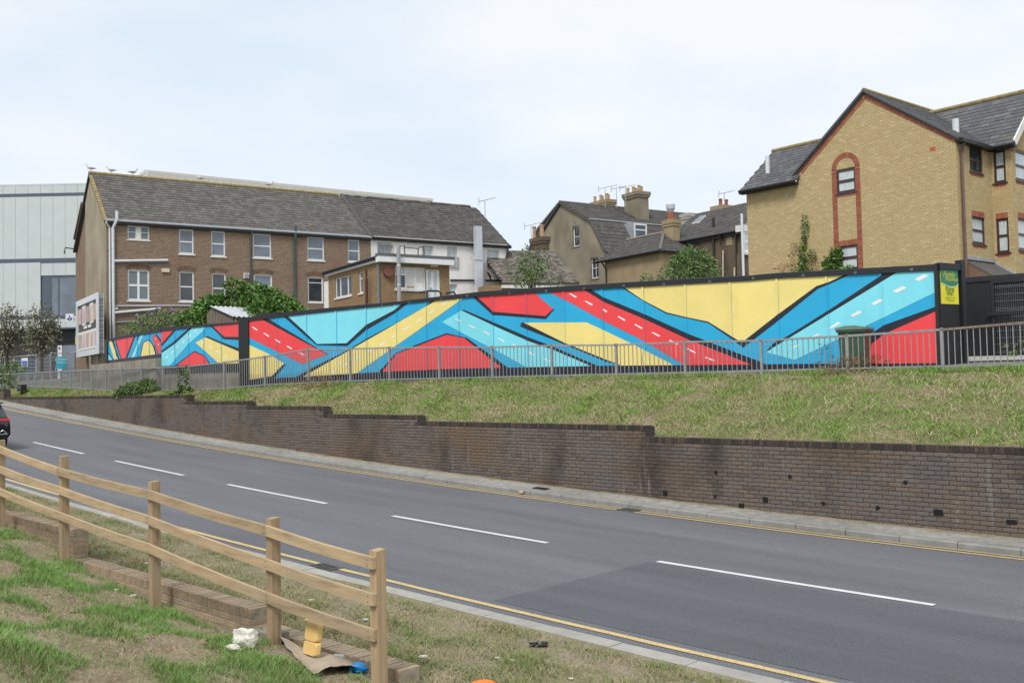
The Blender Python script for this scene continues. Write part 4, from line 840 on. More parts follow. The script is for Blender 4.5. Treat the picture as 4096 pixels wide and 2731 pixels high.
o_ = of[1]; dw = window(ex, XF, *o_, vx=(.5,), hz=(), fm=UPVC, gm=NET, fw=.14, bar=.14, sill=0, name='door')
a = XF.u('t2', 1697, 1290); mb = MB(); mb.wbox(XF, a[0]-.03, a[0]+.09, a[1]-.02, a[1]+.02, -.06, .0); mb.build('door_handle', WOLD, dw)
text_on(XF, 'CROSS VIEW', (o_[0]+o_[1])/2, o_[3]-.115, .09, PIPB, dw, 'lettering', -.056)
dL = XL.u('t2', 738, 1300)[0]
ol = [win_px(XL, 't2', 800, 955, 1187, 1380), win_px(XL, 't2', 1022, 1061, 1145, 1345)]
zl1 = XL.u('t2', 735, 1190)[1]
mb = MB(); wallmesh(mb, XL, [(dL, GZ), (0, GZ), (0, zb+.1), (dL, zl1)], ol); mb.build('side_wall', EXTB, ex)
window(ex, XL, *ol[0], vx=(.27, .73), hz=(), gm=GLASSB, fw=.06, bar=.09, sill=.05); window(ex, XL, *ol[1], hz=(.68,), gm=GLASSB, fw=.06, sill=.05)
mb = MB(); mb.wbox(XF, -.28, sX+.12, zb, zf, -.1, .32); mb.build('front_fascia', UPVC, ex)
mb = MB(); mb.wbox(XF, -.3, sX+.14, zf+.002, zft+.04, -.1, .34); mb.build('felt_edge', simple('roof_felt', (.12, .125, .13), .9, .2, 6), ex)
a, b = XL.u('t2', 720, 1160), XL.u('t2', 1235, 1010); a2, b2 = XL.u('t2', 722, 1190), XL.u('t2', 1235, 1040)
mb = MB(); mb.hexa([XL.p(a2[0], a2[1], .12), XL.p(-.002, zb+.05, .12), XL.p(-.002, zb+.05, 0), XL.p(a2[0], a2[1], 0), XL.p(a2[0], a[1]-.05, .12), XL.p(-.002, zf-.08, .12), XL.p(-.002, zf-.08, 0), XL.p(a2[0], a[1]-.05, 0)]); mb.build('side_fascia', UPVC, ex)
pipe(ex, [XL.p(a[0], a[1], .2), XL.p(.05, zf-.02, .2)], .085, BLKC, 'gutter')
mb = MB(); mb.poly([XL.p(a[0], a[1]+.02, .1), XL.p(0, zf, .1), XF.p(sX+.1, zf, 0), XF.p(sX+.1, zf, 0)+e2*7]); mb.build('roof', MAT['roof_felt'], ex)
pipe(ex, [XL.p(-.12, zb+.1, .15), XL.p(-.12, GZ, .06)], .055, simple('blue_grey_pipe', (.16, .18, .23), .5, .1, 5))
s_ = XL.u('t2', 1138, 1250)[0]; zt = XL.u('t2', 1138, 1118)[1]; pipe(ex, [XL.p(s_, GZ, .25), XL.p(s_, zt-.5, .25), XL.p(s_, zt-.45, .25), XL.p(s_, zt, .25)], [.075, .075, .055, .055], PIPR, 'vent_pipe')
a = XF.u('t2', 1302, 1143, .1); mb = MB(); mb.tube([XF.p(*a, 0), XF.p(*a, .16)], .26, 20); o = mb.build('alarm_bell', simple('bell_red', (.2, .075, .055), .5, .1, 5), ex)
a = XF.u('t2', 1690, 1098); b = XF.u('t2', 1757, 1076); mb = MB(); mb.wbox(XF, a[0], b[0], a[1], b[1], 0, .14); mb.build('security_light', MAT['cream_plastic'], ex)
mb = MB(); mb.wbox(Wall(XL.p(dL, 0)[:2], -e2), -1.5, 0, GZ, zl1-.15, -3, -.35); mb.build('rear_wall', RENW, ex)
# grey pole, handrails, roof hoops
P0 = XF.p(XF.u('t2', 1350, 1300)[0], 0, .6); pl = thing('grey_pole', (P0.x, P0.y, GZ), 'slim grey vent pole in front of the brick extension', 'pole'); zt = XF.u('t2', 1348, 910, .6)[1]
pipe(pl, [(P0.x, P0.y, GZ), (P0.x, P0.y, zt)], .095, PIPY, 'pole', 10)
for yy in (1090, 1270): z = XF.u('t2', 1352, yy, .6)[1]; pipe(pl, [(P0.x, P0.y, z), (P0.x, P0.y, z+.05)], .11, PIPW, 'collar', 10)
hr = thing('roof_handrail', XF.p(1.2, zf), 'thin black hooped handrail on the flat extension roof', 'handrail')
HW = Wall((XC+e2*3)[:2], e1); h0 = [HW.u('t2', x, y) for x, y in ((1406, 990), (1410, 905), (1452, 898), (1456, 992))]; h1 = [HW.u('t2', x, y) for x, y in ((1580, 996), (1582, 925), (1600, 912), (1634, 910), (1638, 1000))]
pipe(hr, [HW.p(*q) for q in h0], .03, BLKC, 'hoop', 6); pipe(hr, [HW.p(*q) for q in h1], .03, BLKC, 'hoop', 6); pipe(hr, [HW.p(*HW.u('t2', 1456, 916)), HW.p(*HW.u('t2', 1582, 928))], .025, BLKC, 'rail', 6)
SW = Wall(XF.p(0, 0, 1.6)[:2], e1); sr_ = thing('step_handrail', SW.p(2.2, GZ), 'black tube handrail by the extension door', 'handrail')
pipe(sr_, [SW.p(*SW.u('t2', x, y)) for x, y in ((1595, 1340), (1665, 1322), (1668, 1450))], .045, BLKC, 'rail', 8); pipe(sr_, [SW.p(*SW.u('t2', x, y)) for x, y in ((1668, 1325), (1770, 1326), (1795, 1345), (1800, 1450))], .045, BLKC, 'rail', 8); pipe(sr_, [SW.p(*SW.u('t2', x, y)) for x, y in ((1845, 1348), (1915, 1334), (1935, 1360), (1940, 1450))], .045, BLKC, 'rail', 8)
# ------------------------------------------------------------------ pale clad hall
CLAD = simple('pale_cladding', (.5, .545, .54), .5, .04, 1.2, spec=.4); CLADC = simple('cream_cladding', (.58, .57, .51), .55, .05, 1.5); BAND = simple('slate_blue_trim', (.075, .1, .13), .5, .1, 3)
H = Wall((-56, 80), (1, .012)); hall = thing('clad_hall', H.p(20, .5), 'large pale metal clad hall with dark blue trim bands', 'building')
hz = lambda y, x=330, t='t1': H.u(t, x, y)[1]
ztop, za0, za1, zb0, zb1 = hz(322), hz(410), hz(440), hz(1022), hz(1058); zc0, zc1, zd = hz(150, 330, 'b1'), hz(183, 330, 'b1'), hz(268, 330, 'b1'); ze = hz(405, 330, 'b1')
sRgt = 23
mb = MB(); mb.wbox(H, 0, sRgt, zd, ztop-.1, -30, -.06); mb.build('core', BAND, hall)
gx = H.u('t1', 468, 1300)[0]; gz0, gz1 = hz(1555), hz(1188)
for z0, z1 in ((za1, ztop-.12), (zb1, za0), (zc0+.02, zb0), (zd+.05, zc1)):
    me = MB(); me.box(0, .98, -.06, 0, 0, z1-z0); md = mesh_only(me, 'cladding_panel', CLAD)
    for i in range(int(sRgt)):
        if z0 == zc0+.02 and i+1 > gx:
            me2 = MB(); zz = gz1+.05; me2.wbox(H, i+.01, i+.99, zz, z1, -.06, 0)
            if zz < z1: me2.build('cladding_panel', CLAD, hall)
            continue
        if H.uv(-600, 1000)[0] > i+1: continue
        inst(md, 'cladding_panel', hall, H.p(i+.01, z0, .0), (0, 0, math.atan2(H.e.y, H.e.x)))
        for k in (.33, .66):
            pass
for z0, z1 in ((ztop-.12, ztop), (za0, za1), (zb0, zb1), (zc0, zc1), (zd-.08, zd+.05)): mb = MB(); mb.wbox(H, 0, sRgt, z0, z1, -.1, .07); mb.build('trim_band', CLAD if z1 == ztop else BAND, hall)
window(hall, H, gx, gx+4.1, zc1+.06, gz1, vx=(.17,), hz=(), fm=BAND, gm=GLASSB, d=-.02, fw=.12, bar=.12, sill=0)
LOUV = simple('dark_louvre', (.02, .027, .032), .5, .2, 4); mb = MB(); mb.wbox(H, 0, sRgt, ze, zd-.08, -1.2, -.8)
for i in range(9): z = ze+.1+i*(zd-ze-.2)/9; mb.wbox(H, gx-.5, sRgt, z, z+.1, -.8, -.72)
mb.build('louvres', LOUV, hall)
mb = MB(); mb.wbox(H, 0, sRgt, -.3, ze, -2, -.7); mb.build('brick_base', BLKB, hall)
a, b = H.u('s', 58, 1540), H.u('s', 152, 1430); mb = MB(); mb.wbox(H, a[0], b[0], -.3, b[1], -.7, -.62); mb.build('door', simple('navy_door', (.035, .055, .075), .5, .1, 3), hall)
a, b = H.u('s', 218, 1540), H.u('s', 330, 1378); mb = MB(); mb.wbox(H, a[0], min(b[0], 22.9), -.3, b[1], -.7, -.64); o = mb.build('glazed_entrance', GLASSB, hall); mb = MB(); mb.wbox(H, a[0], a[0]+.35, -.3, b[1], -.64, -.58); mb.build('mullion', UPVC, o)
a = H.u('s', 84, 1448); mb = MB(); mb.wbox(H, a[0]-.25, a[0]+.25, a[1]-.35, a[1]+.35, -.62, -.6); o = mb.build('door_notice', UPVC, hall); mb = MB(); mb.wbox(H, a[0]-.22, a[0]+.22, a[1]-.33, a[1]+.1, -.6, -.595); mb.build('notice_print', simple('notice_blue', (.03, .12, .45), .6, .1, 5), o)
a = H.u('b1', 470, 228); mb = MB(); mb.wbox(H, a[0]-.45, a[0]+.45, a[1]-.28, a[1]+.25, 0, .35); mb.build('floodlight', LOUV, hall)
# cream hall roof behind the terrace
hc0 = atZ(582.7, 683, 100); e3 = Vector((1.43, 1, 0)).normalized(); CH = Wall(hc0[:2], e3)
ch = thing('cream_hall', CH.p(20, .5), 'cream metal clad upper storey rising behind the terrace roof', 'building'); zt = hc0.z; sE = CH.u('t2', 1716, 490)[0]; pass
mb = MB(); mb.wbox(CH, .02, sE-.02, .5, zt-.02, -25, -.05); mb.build('core', CLADC, ch)
me = MB(); me.box(0, .78, -.05, 0, 0, 7.5); md = mesh_only(me, 'cladding_panel', CLADC); n = int(sE/.8)
for i in range(n): inst(md, 'cladding_panel', ch, CH.p(i*.8+.01, zt-7.6, 0), (0, 0, math.atan2(e3.y, e3.x)))
mb = MB(); mb.wbox(CH, -.05, sE+.05, zt-.22, zt+.08, -25.1, .06); mb.build('coping', CLADC, ch)
CS = Wall(hc0[:2], Vector((e3.y, -e3.x, 0)))
me = MB(); me.box(-.78, 0, -.05, 0, 0, 7.5); md = mesh_only(me, 'cladding_panel', CLADC)
for i in range(12): inst(md, 'cladding_panel', ch, CS.p(-i*.8-.02, zt-7.6, .02), (0, 0, yaw_of(CS.n)))
# ------------------------------------------------------------------ grey rendered house with mansard roof
c0 = atZ(2425, 1000, 80); GW = Wall(c0[:2], -e2); gh = thing('grey_rendered_house', (c0.x, c0.y, GZ), 'tall grey-brown rendered house with gable window and two big chimneys', 'house')
ol_ = [GW.uv(*q) for q in ((2121, 1002), (2157, 917), (2244.6, 810.5), (2366, 881), (2425, 1000))]
gop = [win_px(GW, 't3', 682, 746, 715, 908), win_px(GW, 't3', 853, 925, 1008, 1208)]
mb = MB(); wallmesh(mb, GW, [(ol_[0][0], GZ), (0, GZ), (0, ol_[4][1]), ol_[3], ol_[2], ol_[1], ol_[0]], gop, reveal=.25); mb.build('gable_wall', REND, gh)
window(gh, GW, *gop[0], gm=GLASSD, d=-.15, fw=.08, sm=REND); window(gh, GW, *gop[1], vx=(.5,), gm=GLASSD, d=-.15, fw=.08, sm=REND)
LL = 15
def gp(i, k=0): return GW.p(*ol_[i])+e1*k
P3a, P4a, P2a = gp(3, -.2), gp(4, -.2), gp(2, -.2)
for a, b, nm in ((gp(2, -.2), gp(3, -.2), TILD), (gp(3, -.2), gp(4, -.2), TILD), (gp(2, -.2), gp(0, -.2), TILD)): slab(gh, [b, b+e1*LL, a+e1*LL, a], .1, nm)
tiles(gh, gp(3, -.15)+UP*.03, e1, gp(2)-gp(3), LL, (gp(2)-gp(3)).length, TILD, .3, .33); tiles(gh, gp(4, -.15)+(gp(4)-gp(3)).normalized()*.2, e1, gp(3)-gp(4), LL, (gp(3)-gp(4)).length+.1, TILD, .33, .4)
mb = MB(); mb.tube([gp(3, -.2)+UP*.08, gp(3, LL)+UP*.08], .07, 6); mb.build('lead_roll', LEAD, gh); mb = MB(); mb.tube([gp(2, -.2)+UP*.06, gp(2, LL)+UP*.06], .12, 8); mb.build('ridge_tiles', TILO, gh)
mb = MB(); FW = Wall(c0[:2], e1); wallmesh(mb, FW, [(0, GZ), (LL, GZ), (LL, c0.z), (0, c0.z)]); mb.build('front_wall', REND, gh)
for i, j in ((1, 2), (0, 1)): mb = MB(); mb.bar(gp(i, -.12)+UP*.05, gp(j, -.12)+UP*.05, .3, .1); mb.build('verge', LEAD, gh)
# dormer
DWl = Wall((c0+e1*5.2-Vector((0, 0, 0)))[:2], e1)
DF = Wall((FW.p(0, 0, -.6))[:2], e1); dq = win_px(DF, 't3', 1262, 1380, 695, 845)
dm = window(gh, DF, *dq, hz=(.62,), gm=GLASSB, d=.02, fw=.12, bar=.1, sill=.04, sm=LEAD, name='dormer')
mb = MB(); mb.wbox(DF, dq[0]-.15, dq[1]+.1, dq[2]-.1, dq[3]+.12, -3.2, -.06); mb.build('dormer_cheeks', LEAD, dm)
def chimney(par, t, x0, x1, yt, yb, Z, m_, pots, potm, w2=.9, cap=.12, name='chimney', ph=.55):
    a, b = atZ(*px(t, x0, (yt+yb)/2), Z), atZ(*px(t, x1, (yt+yb)/2), Z); W_ = (b.x-a.x); z1 = atZ(*px(t, (x0+x1)/2, yt), Z).z; z0 = atZ(*px(t, (x0+x1)/2, yb), Z).z-1.2
    w1 = max(.5, (W_-.503*w2)/.9); o = Vector((a.x+.503*w2, a.y, 0)); mb = MB()
    def blk(g, za, zb): q = [o-e1*g-e2*g, o+e1*(w1+g)-e2*g, o+e1*(w1+g)+e2*(w2+g), o-e1*g+e2*(w2+g)]; mb.hexa([p+UP*za for p in q]+[p+UP*zb for p in q])
    blk(0, z0, z1-.001); blk(cap*.6, z1-.5, z1-.3); blk(cap, z1-.3, z1); c = mb.build(name, m_, par)
    for i in range(pots):
        f = (i+.5)/pots; p = o+(e1*(w1*.25+.5*w1*(i % 2))+e2*w2*f if w2 > w1 else e1*w1*f+e2*w2*(.35+.3*(i % 2))); q = MB()
        q.tube([p+UP*(z1-.02), p+UP*(z1+ph*.85), p+UP*(z1+ph*.86), p+UP*(z1+ph)], [.15, .125, .155, .155], 12); q.build('chimney_pot', potm, c)
    return c, o, z1
chimney(gh, 't3', 1197, 1415, 385, 640, 86, REND, 5, POT, 1.9, .16); chimney(gh, 't3', 885, 1097, 460, 560, 89, RENE, 5, POT, 2.2, .12)
chimney(gh, 't3', 1560, 1702, 648, 860, 74, RENE, 1, POT, 1.0, .1)
q = atZ(*px('t3', 1650, 648), 74)+e2*.5; fl = thing('red_flue_pipe', q, 'red flue pipe with ribbed metal cowl on a squat tan chimney', 'flue'); zt = atZ(*px('t3', 1650, 575), 74).z; pipe(fl, [q, (q.x, q.y, zt)], [.24, .2], POTR, 'pipe', 12); pipe(fl, [(q.x, q.y, zt), (q.x, q.y, zt+.25), (q.x, q.y, zt+.55), (q.x, q.y, zt+.72)], [.2, .33, .36, .2], STEEL, 'cowl', 12)
for (t, x, yb, yt, Z, ln, lb) in (('t3', 992, 545, 362, 87, 1.7, 'wide aerial above the square chimney with five pots'), ('t3', 1098, 550, 365, 87, 1.3, 'aerial between the two large rendered chimneys'), ('t3', 1183, 520, 355, 85, 1.4, 'aerial strapped to the tallest rendered chimney'), ('t3', 295, 870, 712, 77, 1.5, 'aerial fixed to the small brown brick chimney'), ('t3', 2110, 480, 410, 80, 1.3, 'aerial above the chimney with red pots')):
    p = atZ(*px(t, x, yb), Z); aerial(p, (atZ(*px(t, x, yt), Z)-p).z, ln, (1, .1, .1), lb, 8)
# extension with hipped roof
c1 = atZ(2642, 1000, 71); xg = thing('tan_rendered_extension', (c1.x, c1.y, GZ), 'low tan rendered extension with hipped dark tile roof', 'building')
EL, ER = Wall(c1[:2], -e2), Wall(c1[:2], e1); zle = EL.u('t3', 1510, 945)[1]; sl_ = EL.u('t3', 985, 1100)[0]
mb = MB(); wallmesh(mb, EL, [(sl_, GZ), (0, GZ), (0, zle), (sl_, zle)]); wallmesh(mb, ER, [(0, GZ), (6.5, GZ), (6.5, zle), (0, zle)]); mb.build('walls', RENE, xg)
hw = 3.4; rise = 1.9; ov = .3; c_ = EL.p(0, zle-.05)+EL.n*ov-e2*ov+e1*0; A_ = EL.p(0, zle-.05, ov)-e2*ov; B__ = A_+e1*(2*hw+ov); L_ = EL.p(sl_-1, zle-.05, ov); Rd = A_+e1*(hw)+e2*(hw)+UP*rise; Rl = L_+e1*hw+UP*rise; B2 = B__+e2*9
slab(xg, [L_, A_, Rd, Rl], .12, TILD); slab(xg, [A_, B__, Rd], .12, TILD); slab(xg, [B__, B2, Rl, Rd], .12, TILD)
sv = (Rl-L_); lw = (A_-L_).length
tiles(xg, L_+UP*.02, -e2, sv, lw, sv.length, TILD, .33, .36, inside=lambda x, y: x < lw-y*hw/sv.length*.98)
sv2 = (A_+e1*hw+e2*hw+UP*rise)-(A_+e1*hw); w2_ = (B__-A_).length
tiles(xg, A_+UP*.02, e1, sv2, w2_, sv2.length, TILD, .33, .36, inside=lambda x, y: x > y*hw/sv2.length and x < w2_-y*hw/sv2.length)
mb = MB(); mb.tube([A_+UP*.06, Rd+UP*.06], .13, 8); mb.tube([Rd+UP*.06, Rl+UP*.06], .12, 8); mb.tube([B__+UP*.06, Rd+UP*.06], .12, 8); mb.build('hip_tiles', TILO, xg)
pipe(xg, [L_+EL.n*.08, A_+EL.n*.08], .07, BLKC, 'gutter'); s_ = EL.u('t3', 985, 1100)[0]; pipe(xg, [EL.p(s_, zle-.1, .3), EL.p(s_+.25, zle-.7, .08), EL.p(s_+.25, GZ, .08)], .06, BLKC)
# low house with old tiled roof and small brick chimney
n0, n1, n2, n3 = atZ(2010, 1133, 66), atZ(2318, 1131, 68), atZ(2203, 1026, 73), atZ(2010, 998, 71)
lh = thing('low_tiled_cottage', ((n0.x+n1.x)/2, n0.y, GZ), 'low cottage with mossy old tile roof between white and grey houses', 'house')
slab(lh, [n0, n1, n2, n3], .15, TILO); ee = (n1-n0).normalized(); nn = ee.cross(UP); sv = (n3-n0)-ee*(n3-n0).dot(ee); Wd = (n1-n0).length; hi_ = (n2-n0).dot(ee)
tiles(lh, n0+UP*.02, ee, sv, Wd, sv.length, TILO, .2, .22, inside=lambda x, y: x < Wd-(Wd-hi_)*y/sv.length, jit=.8)
cw = Wall((n0+sv.normalized()*.3)[:2], ee); mb = MB(); mb.wbox(cw, -1, Wd-.3, GZ, n0.z-.1, -4, 0); mb.build('wall', EXTB, lh); mb = MB(); mb.wbox(cw, 0, Wd, n0.z-.32, n0.z-.12, 0, .35); mb.build('fascia', WOLD, lh)
c, o, z1 = chimney(lh, 't3', 303, 470, 812, 985, 76, DRKB, 3, POT, 1.6, .1, ph=.95); mb = MB(); q = atZ(*px('t3', 435, 1005), 75.2); mb.bar(q-e1*.5-UP*.1, q+e1*.5-UP*.2, .35, .2); mb.build('flashing', LEAD, lh)
# dark brick house beside the yellow one
c2 = atZ(2962, 930, 69); DL, DR = Wall(c2[:2], -e2), Wall(c2[:2], e1); dh = thing('dark_brick_house', (c2.x, c2.y, GZ), 'dark sooty brick house with tiled roof partly hidden by the yellow house', 'house')
ze_ = DL.u('t3', 2230, 750)[1]; s_ = DL.u('t3', 1690, 900)[0]; hd = 4.6; zr_ = Wall((c2+e1*hd)[:2], -e2).u('t3', 2351, 502)[1]
oc = [win_px(DR, 't3', 2298, 2360, 775, 960)]
mb = MB(); wallmesh(mb, DL, [(s_-3, GZ), (0, GZ), (0, ze_), (s_-3, ze_)]); mb.build('side_wall', DRKB, dh)
mb = MB(); wallmesh(mb, DR, [(0, GZ), (2*hd, GZ), (2*hd, ze_), (hd, zr_), (0, ze_)]); mb.build('gable_wall', DRKB, dh)
sv = e1*hd+UP*(zr_-ze_); o_ = DL.p(s_-3, ze_)-sv.normalized()*.25; W0 = -s_+3.15
slab(dh, [o_, o_-e2*W0, o_-e2*W0+sv*1.06, o_+sv*1.06], .12, TILD); tiles(dh, o_+UP*.02, -e2, sv, W0, sv.length+.25, TILD, .33, .36); mb = MB(); mb.tube([o_+sv*1.05, o_-e2*W0+sv*1.05], .12, 8); mb.build('ridge_tiles', TILO, dh)
mb = MB(); mb.bar(o_-e2*(W0-.05)+UP*.06, o_-e2*(W0-.05)+sv*1.05+UP*.06, .35, .06); mb.build('verge', TILO, dh)
pipe(dh, [o_-e1*.05, o_-e2*W0-e1*.05], .08, BLKC, 'gutter'); mb = MB(); mb.bar(o_+e1*.1-UP*.15, o_-e2*W0+e1*.1-UP*.15, .1, .2); mb.build('fascia', BLKC, dh)
for x, y0, y1, r, m_ in ((2015, 800, 1180, .09, PIPB), (2225, 760, 1175, .07, PIPB)): a, b = DL.u('t3', x, y0), DL.u('t3', x+15, y1); pipe(dh, [DL.p(a[0], ze_-.05, .1), DL.p(a[0], GZ, .1)], r, m_)
pipe(dh, [DL.p(*DL.u('t3', 2112, 1190), .15), DL.p(*DL.u('t3', 2112, 945), .15)], .05, simple('cream_pipe', (.55, .5, .38), .6, .1, 5)); pipe(dh, [DL.p(*DL.u('t3', 2220, 1185), .15), DL.p(*DL.u('t3', 2220, 1105), .15)], .06, MAT['cream_pipe'])
rt = Wall((c2+e1*1.2)[:2], -e2); pipe(dh, [rt.p(*rt.u('t3', 2010, 760)), rt.p(*rt.u('t3', 2006, 640))], .1, PIPB, 'vent_pipe'); mb = MB(); q = rt.p(*rt.u('t3', 2010, 762)); mb.bar(q-e2*-.7-e1*.3-UP*.12, q+e2*.7-e1*.3-UP*.12, 1.0, .03, up=sv.normalized().cross(e2)); mb.build('flashing', LEAD, dh)
a = DL.u('t3', 2157, 850); mb = MB(); mb.wbox(DL, a[0]-.3, a[0]+.3, a[1]-.35, a[1]+.25, -.05, .03); mb.build('patched_vent', RENE, dh)
a = DL.u('t3', 2095, 805); mb = MB(); mb.tube([DL.p(*a, 0), DL.p(a[0], a[1]-.12, .35)], [.07, .13], 10); mb.build('floodlight', PIPB, dh)
BW_ = Wall(DR.p(0, 0, .5)[:2], e1); o_ = win_px(BW_, 't3', 2292, 2375, 768, 962); window(dh, BW_, *o_, gm=NET, fw=.12, bar=.16, d=0, sill=.12, sm=WOLD, name='bay_window'); mb = MB(); mb.wbox(BW_, o_[0]-.1, o_[1]+.3, o_[2]-3.2, o_[2]-.1, -.6, -.05); mb.build('bay_base', DRKB, dh); mb = MB(); mb.wbox(BW_, o_[0]-.15, o_[1]+.3, o_[3]+.0, o_[3]+.45, -.6, .05); mb.build('bay_cornice', WOLD, dh)
q = BW_.p(o_[0]-.22, 0, .1); pipe(dh, [(q.x, q.y, GZ), (q.x, q.y, Wall(q[:2], e1).u('t3', 2275, 600)[1])], .09, PIPW, 'soil_pipe')
# roof light
k0 = DL.p(0, 0); sq = [(1800, 695), (1868, 680), (1935, 612), (1880, 622)]; pn = sv.normalized().cross(-e2)
def on_slope(t, x, y, P_, n_): r = ray(*px(t, x, y)); return r*(P_.dot(n_)/r.dot(n_))
qs = [on_slope('t3', x, y, DL.p(0, ze_)+pn*(.1 if pn.z > 0 else -.1), pn) for x, y in sq]; rl = slab(dh, qs, .08, UPVC, 'roof_light')
mb = MB()
for i in range(3):
    f0, f1 = (i+.12)/3, (i+.88)/3; P = lambda u, v: qs[0].lerp(qs[1], u).lerp(qs[3].lerp(qs[2], u), v)+UP*.03
    mb.poly([P(f0, .06), P(f1, .06), P(f1, .94), P(f0, .94)])
mb.build('pane', GLASSB, rl)
chimney(dh, 't3', 2032, 2225, 515, 560, 80, RENE, 4, POTR, 1.0, .2); chimney(dh, 't3', 1720, 1895, 590, 630, 84, simple('pale_stone', (.4, .38, .34), .9, .2, 4), 0, POT, 1.0, .1)
# ------------------------------------------------------------------ yellow brick house
Yo = Vector((10.74, 44.65, 0)); YG = Wall(Yo[:2], Vector((.643, -.766, 0))); fi = -YG.n; yh = thing('yellow_brick_house', YG.p(5, .3), 'yellow brick house with red brick trim, slate roof and brown window frames', 'house')
LY = YG.uv(3831, 800)[0]; zwl = YG.uv(3100, 742)[1]; sh0 = YG.uv(3190, 690); ap = YG.u('t4', 853, 165); sh1 = YG.u('t4', 1727, 580)
yw = [(YG.uv(3346, 733)[0], YG.uv(3423, 722)[0], YG.uv(3385, 771)[1], YG.uv(3385, 675)[1]), (YG.uv(3359, 1020)[0], YG.uv(3433, 1020)[0], YG.uv(3396, 1080)[1], YG.uv(3396, 981)[1])]
mb = MB(); YOUT = [(0, GZ), (LY, GZ), (LY, sh1[1]), ap, sh0, (sh0[0], zwl), (0, zwl)]; wallmesh(mb, YG, YOUT, yw, reveal=.09, d=-.004); mb.build('gable_wall', YMO, yh)
for o_ in yw: window(yh, YG, *o_, hz=(.5,), fm=BROWNF, gm=NET, d=-.02, fw=.09, bar=.12, sill=.04, sm=BROWNF)
# red brick trim
def redstrip(p, q, wd, nm='red_verge'):
    p, q = Vector((p[0], p[1], 0)), Vector((q[0], q[1], 0)); t = (q-p).normalized(); n = Vector((-t.y, t.x, 0)); n = n if n.y < 0 else -n; L0 = (q-p).length; mb = MB(); k = int(L0/.225)
    for i in range(k):
        for r in range(2):
            a = p+t*(i*.225+(.1125 if r else 0)+.006)+n*(r*wd/2+.006); b = p+t*min(L0, i*.225+(.1125 if r else 0)+.219)+n*(r*wd/2+.006); w_ = n*(wd/2-.012)
            mb.prism([YG.p(v.x, v.y, -.04) for v in (a, b, b+w_, a+w_)], YG.n*.06)
    mb.build(nm, REDV, yh, kind='stuff')
redstrip(sh0, ap, .24); redstrip(ap, sh1, .24)
sa = (YG.uv(3331, 792)[0], YG.uv(3349.5, 792)[0], YG.uv(3424, 790)[0], YG.uv(3443.5, 790)[0]); zs_ = YG.uv(3385, 672)[1]
for a, b in ((sa[0], sa[1]), (sa[2], sa[3])):
    mb = MB(); z = GZ+.6
    while z < zs_-.07: mb.wbox(YG, a, b, z+.005, z+.07, -.03, .02); z += .075
    mb.build('red_brick_pilaster', REDV, yh, kind='stuff')
mb = MB(); cs = (sa[0]+sa[3])/2; Ro, Ri = (sa[3]-sa[0])/2, (sa[2]-sa[1])/2
for i in range(30):
    b0, b1 = math.pi*(i+.05)/30, math.pi*(i+.93)/30; mb.prism([YG.p(cs-math.cos(b)*r, zs_+math.sin(b)*r, -.03) for b, r in ((b0, Ri), (b1, Ri), (b1, Ro), (b0, Ro))], YG.n*.05)
mb.build('red_brick_arch', REDV, yh, kind='stuff')
mb = MB(); o_ = yw[0]; mb.wbox(YG, sa[1], sa[2], o_[2]-.14, o_[2]-.075, -.03, .02); o_ = yw[1]
for i in range(12): w_ = (sa[2]-sa[1])/12; mb.wbox(YG, sa[1]+i*w_+.004, sa[1]+(i+1)*w_-.004, o_[3], o_[3]+.225, -.03, .02)
mb.build('red_brick_lintel', REDV, yh, kind='stuff')
a = YG.u('t4', 1492, 697); mb = MB(); mb.wbox(YG, a[0]-.11, a[0]+.11, a[1]-.08, a[1]+.08, -.03, .015); mb.build('air_brick', simple('orange_airbrick', (.42, .1, .04), .8, .1, 5), yh)
brickface(yh, YG, YOUT, yw+[(sa[0], sa[1], 0, zs_), (sa[2], sa[3], 0, zs_)], 1.9, 300)
# main slate roof
AP, S0, S1 = YG.p(*ap, .06)+UP*.05, YG.p(*sh0, .06)+UP*.05, YG.p(LY, sh1[1], .06)+UP*.05; D_ = 13
S1x = S1+(S1-AP).normalized()*.25; S0x = S0+(S0-AP).normalized()*.3
for a in (S0x, S1x): slab(yh, [AP, a, a+fi*D_, AP+fi*D_], .1, SLAT)
rv = AP-S1x; tiles(yh, S1x+UP*.02, fi, rv, D_, rv.length, SLAT, .3, .24, .012); rv = AP-S0x
mb = MB(); mb.tube([AP+UP*.03-fi*.03, AP+fi*D_+UP*.03], .1, 8); mb.build('ridge_tiles', LICH, yh)
mb = MB(); mb.bar(S0x+YG.n*.03+UP*.02, AP+YG.n*.03+UP*.02, .1, .09); mb.bar(AP+YG.n*.03+UP*.02, S1x+YG.n*.03+UP*.02, .1, .09); mb.build('verge_edge', SLAT, yh)
# left wing roof, sloping towards the viewer
eL0, eL1 = YG.p(-.12, zwl-.02, .35), YG.p(sh0[0]-.02, zwl-.02, .35); rdir = fi*2.6+UP*2.1
zrl = YG.uv(3060, 628); 
slab(yh, [eL0, eL1, eL1+YG.e*1.4+rdir, eL0+rdir], .1, SLAT); tiles(yh, eL0+UP*.02, YG.e, rdir, (eL1-eL0).length+1.2, rdir.length, SLAT, .3, .25, .012, inside=lambda x, y: x < (eL1-eL0).length-.1+y/rdir.length*1.4)
mb = MB(); mb.tube([eL0+rdir+UP*.05, eL1+YG.e*1.4+rdir+UP*.05], .1, 8); mb.build('ridge_tiles', LICH, yh)
pipe(yh, [eL0-UP*.04-fi*.05, eL1-UP*.04-fi*.05+YG.e*.1], .07, BLKC, 'gutter'); mb = MB(); mb.wbox(YG, -.2, sh0[0]+.05, zwl-.16, zwl-.06, .0, .3); mb.build('soffit', BLKC, yh)
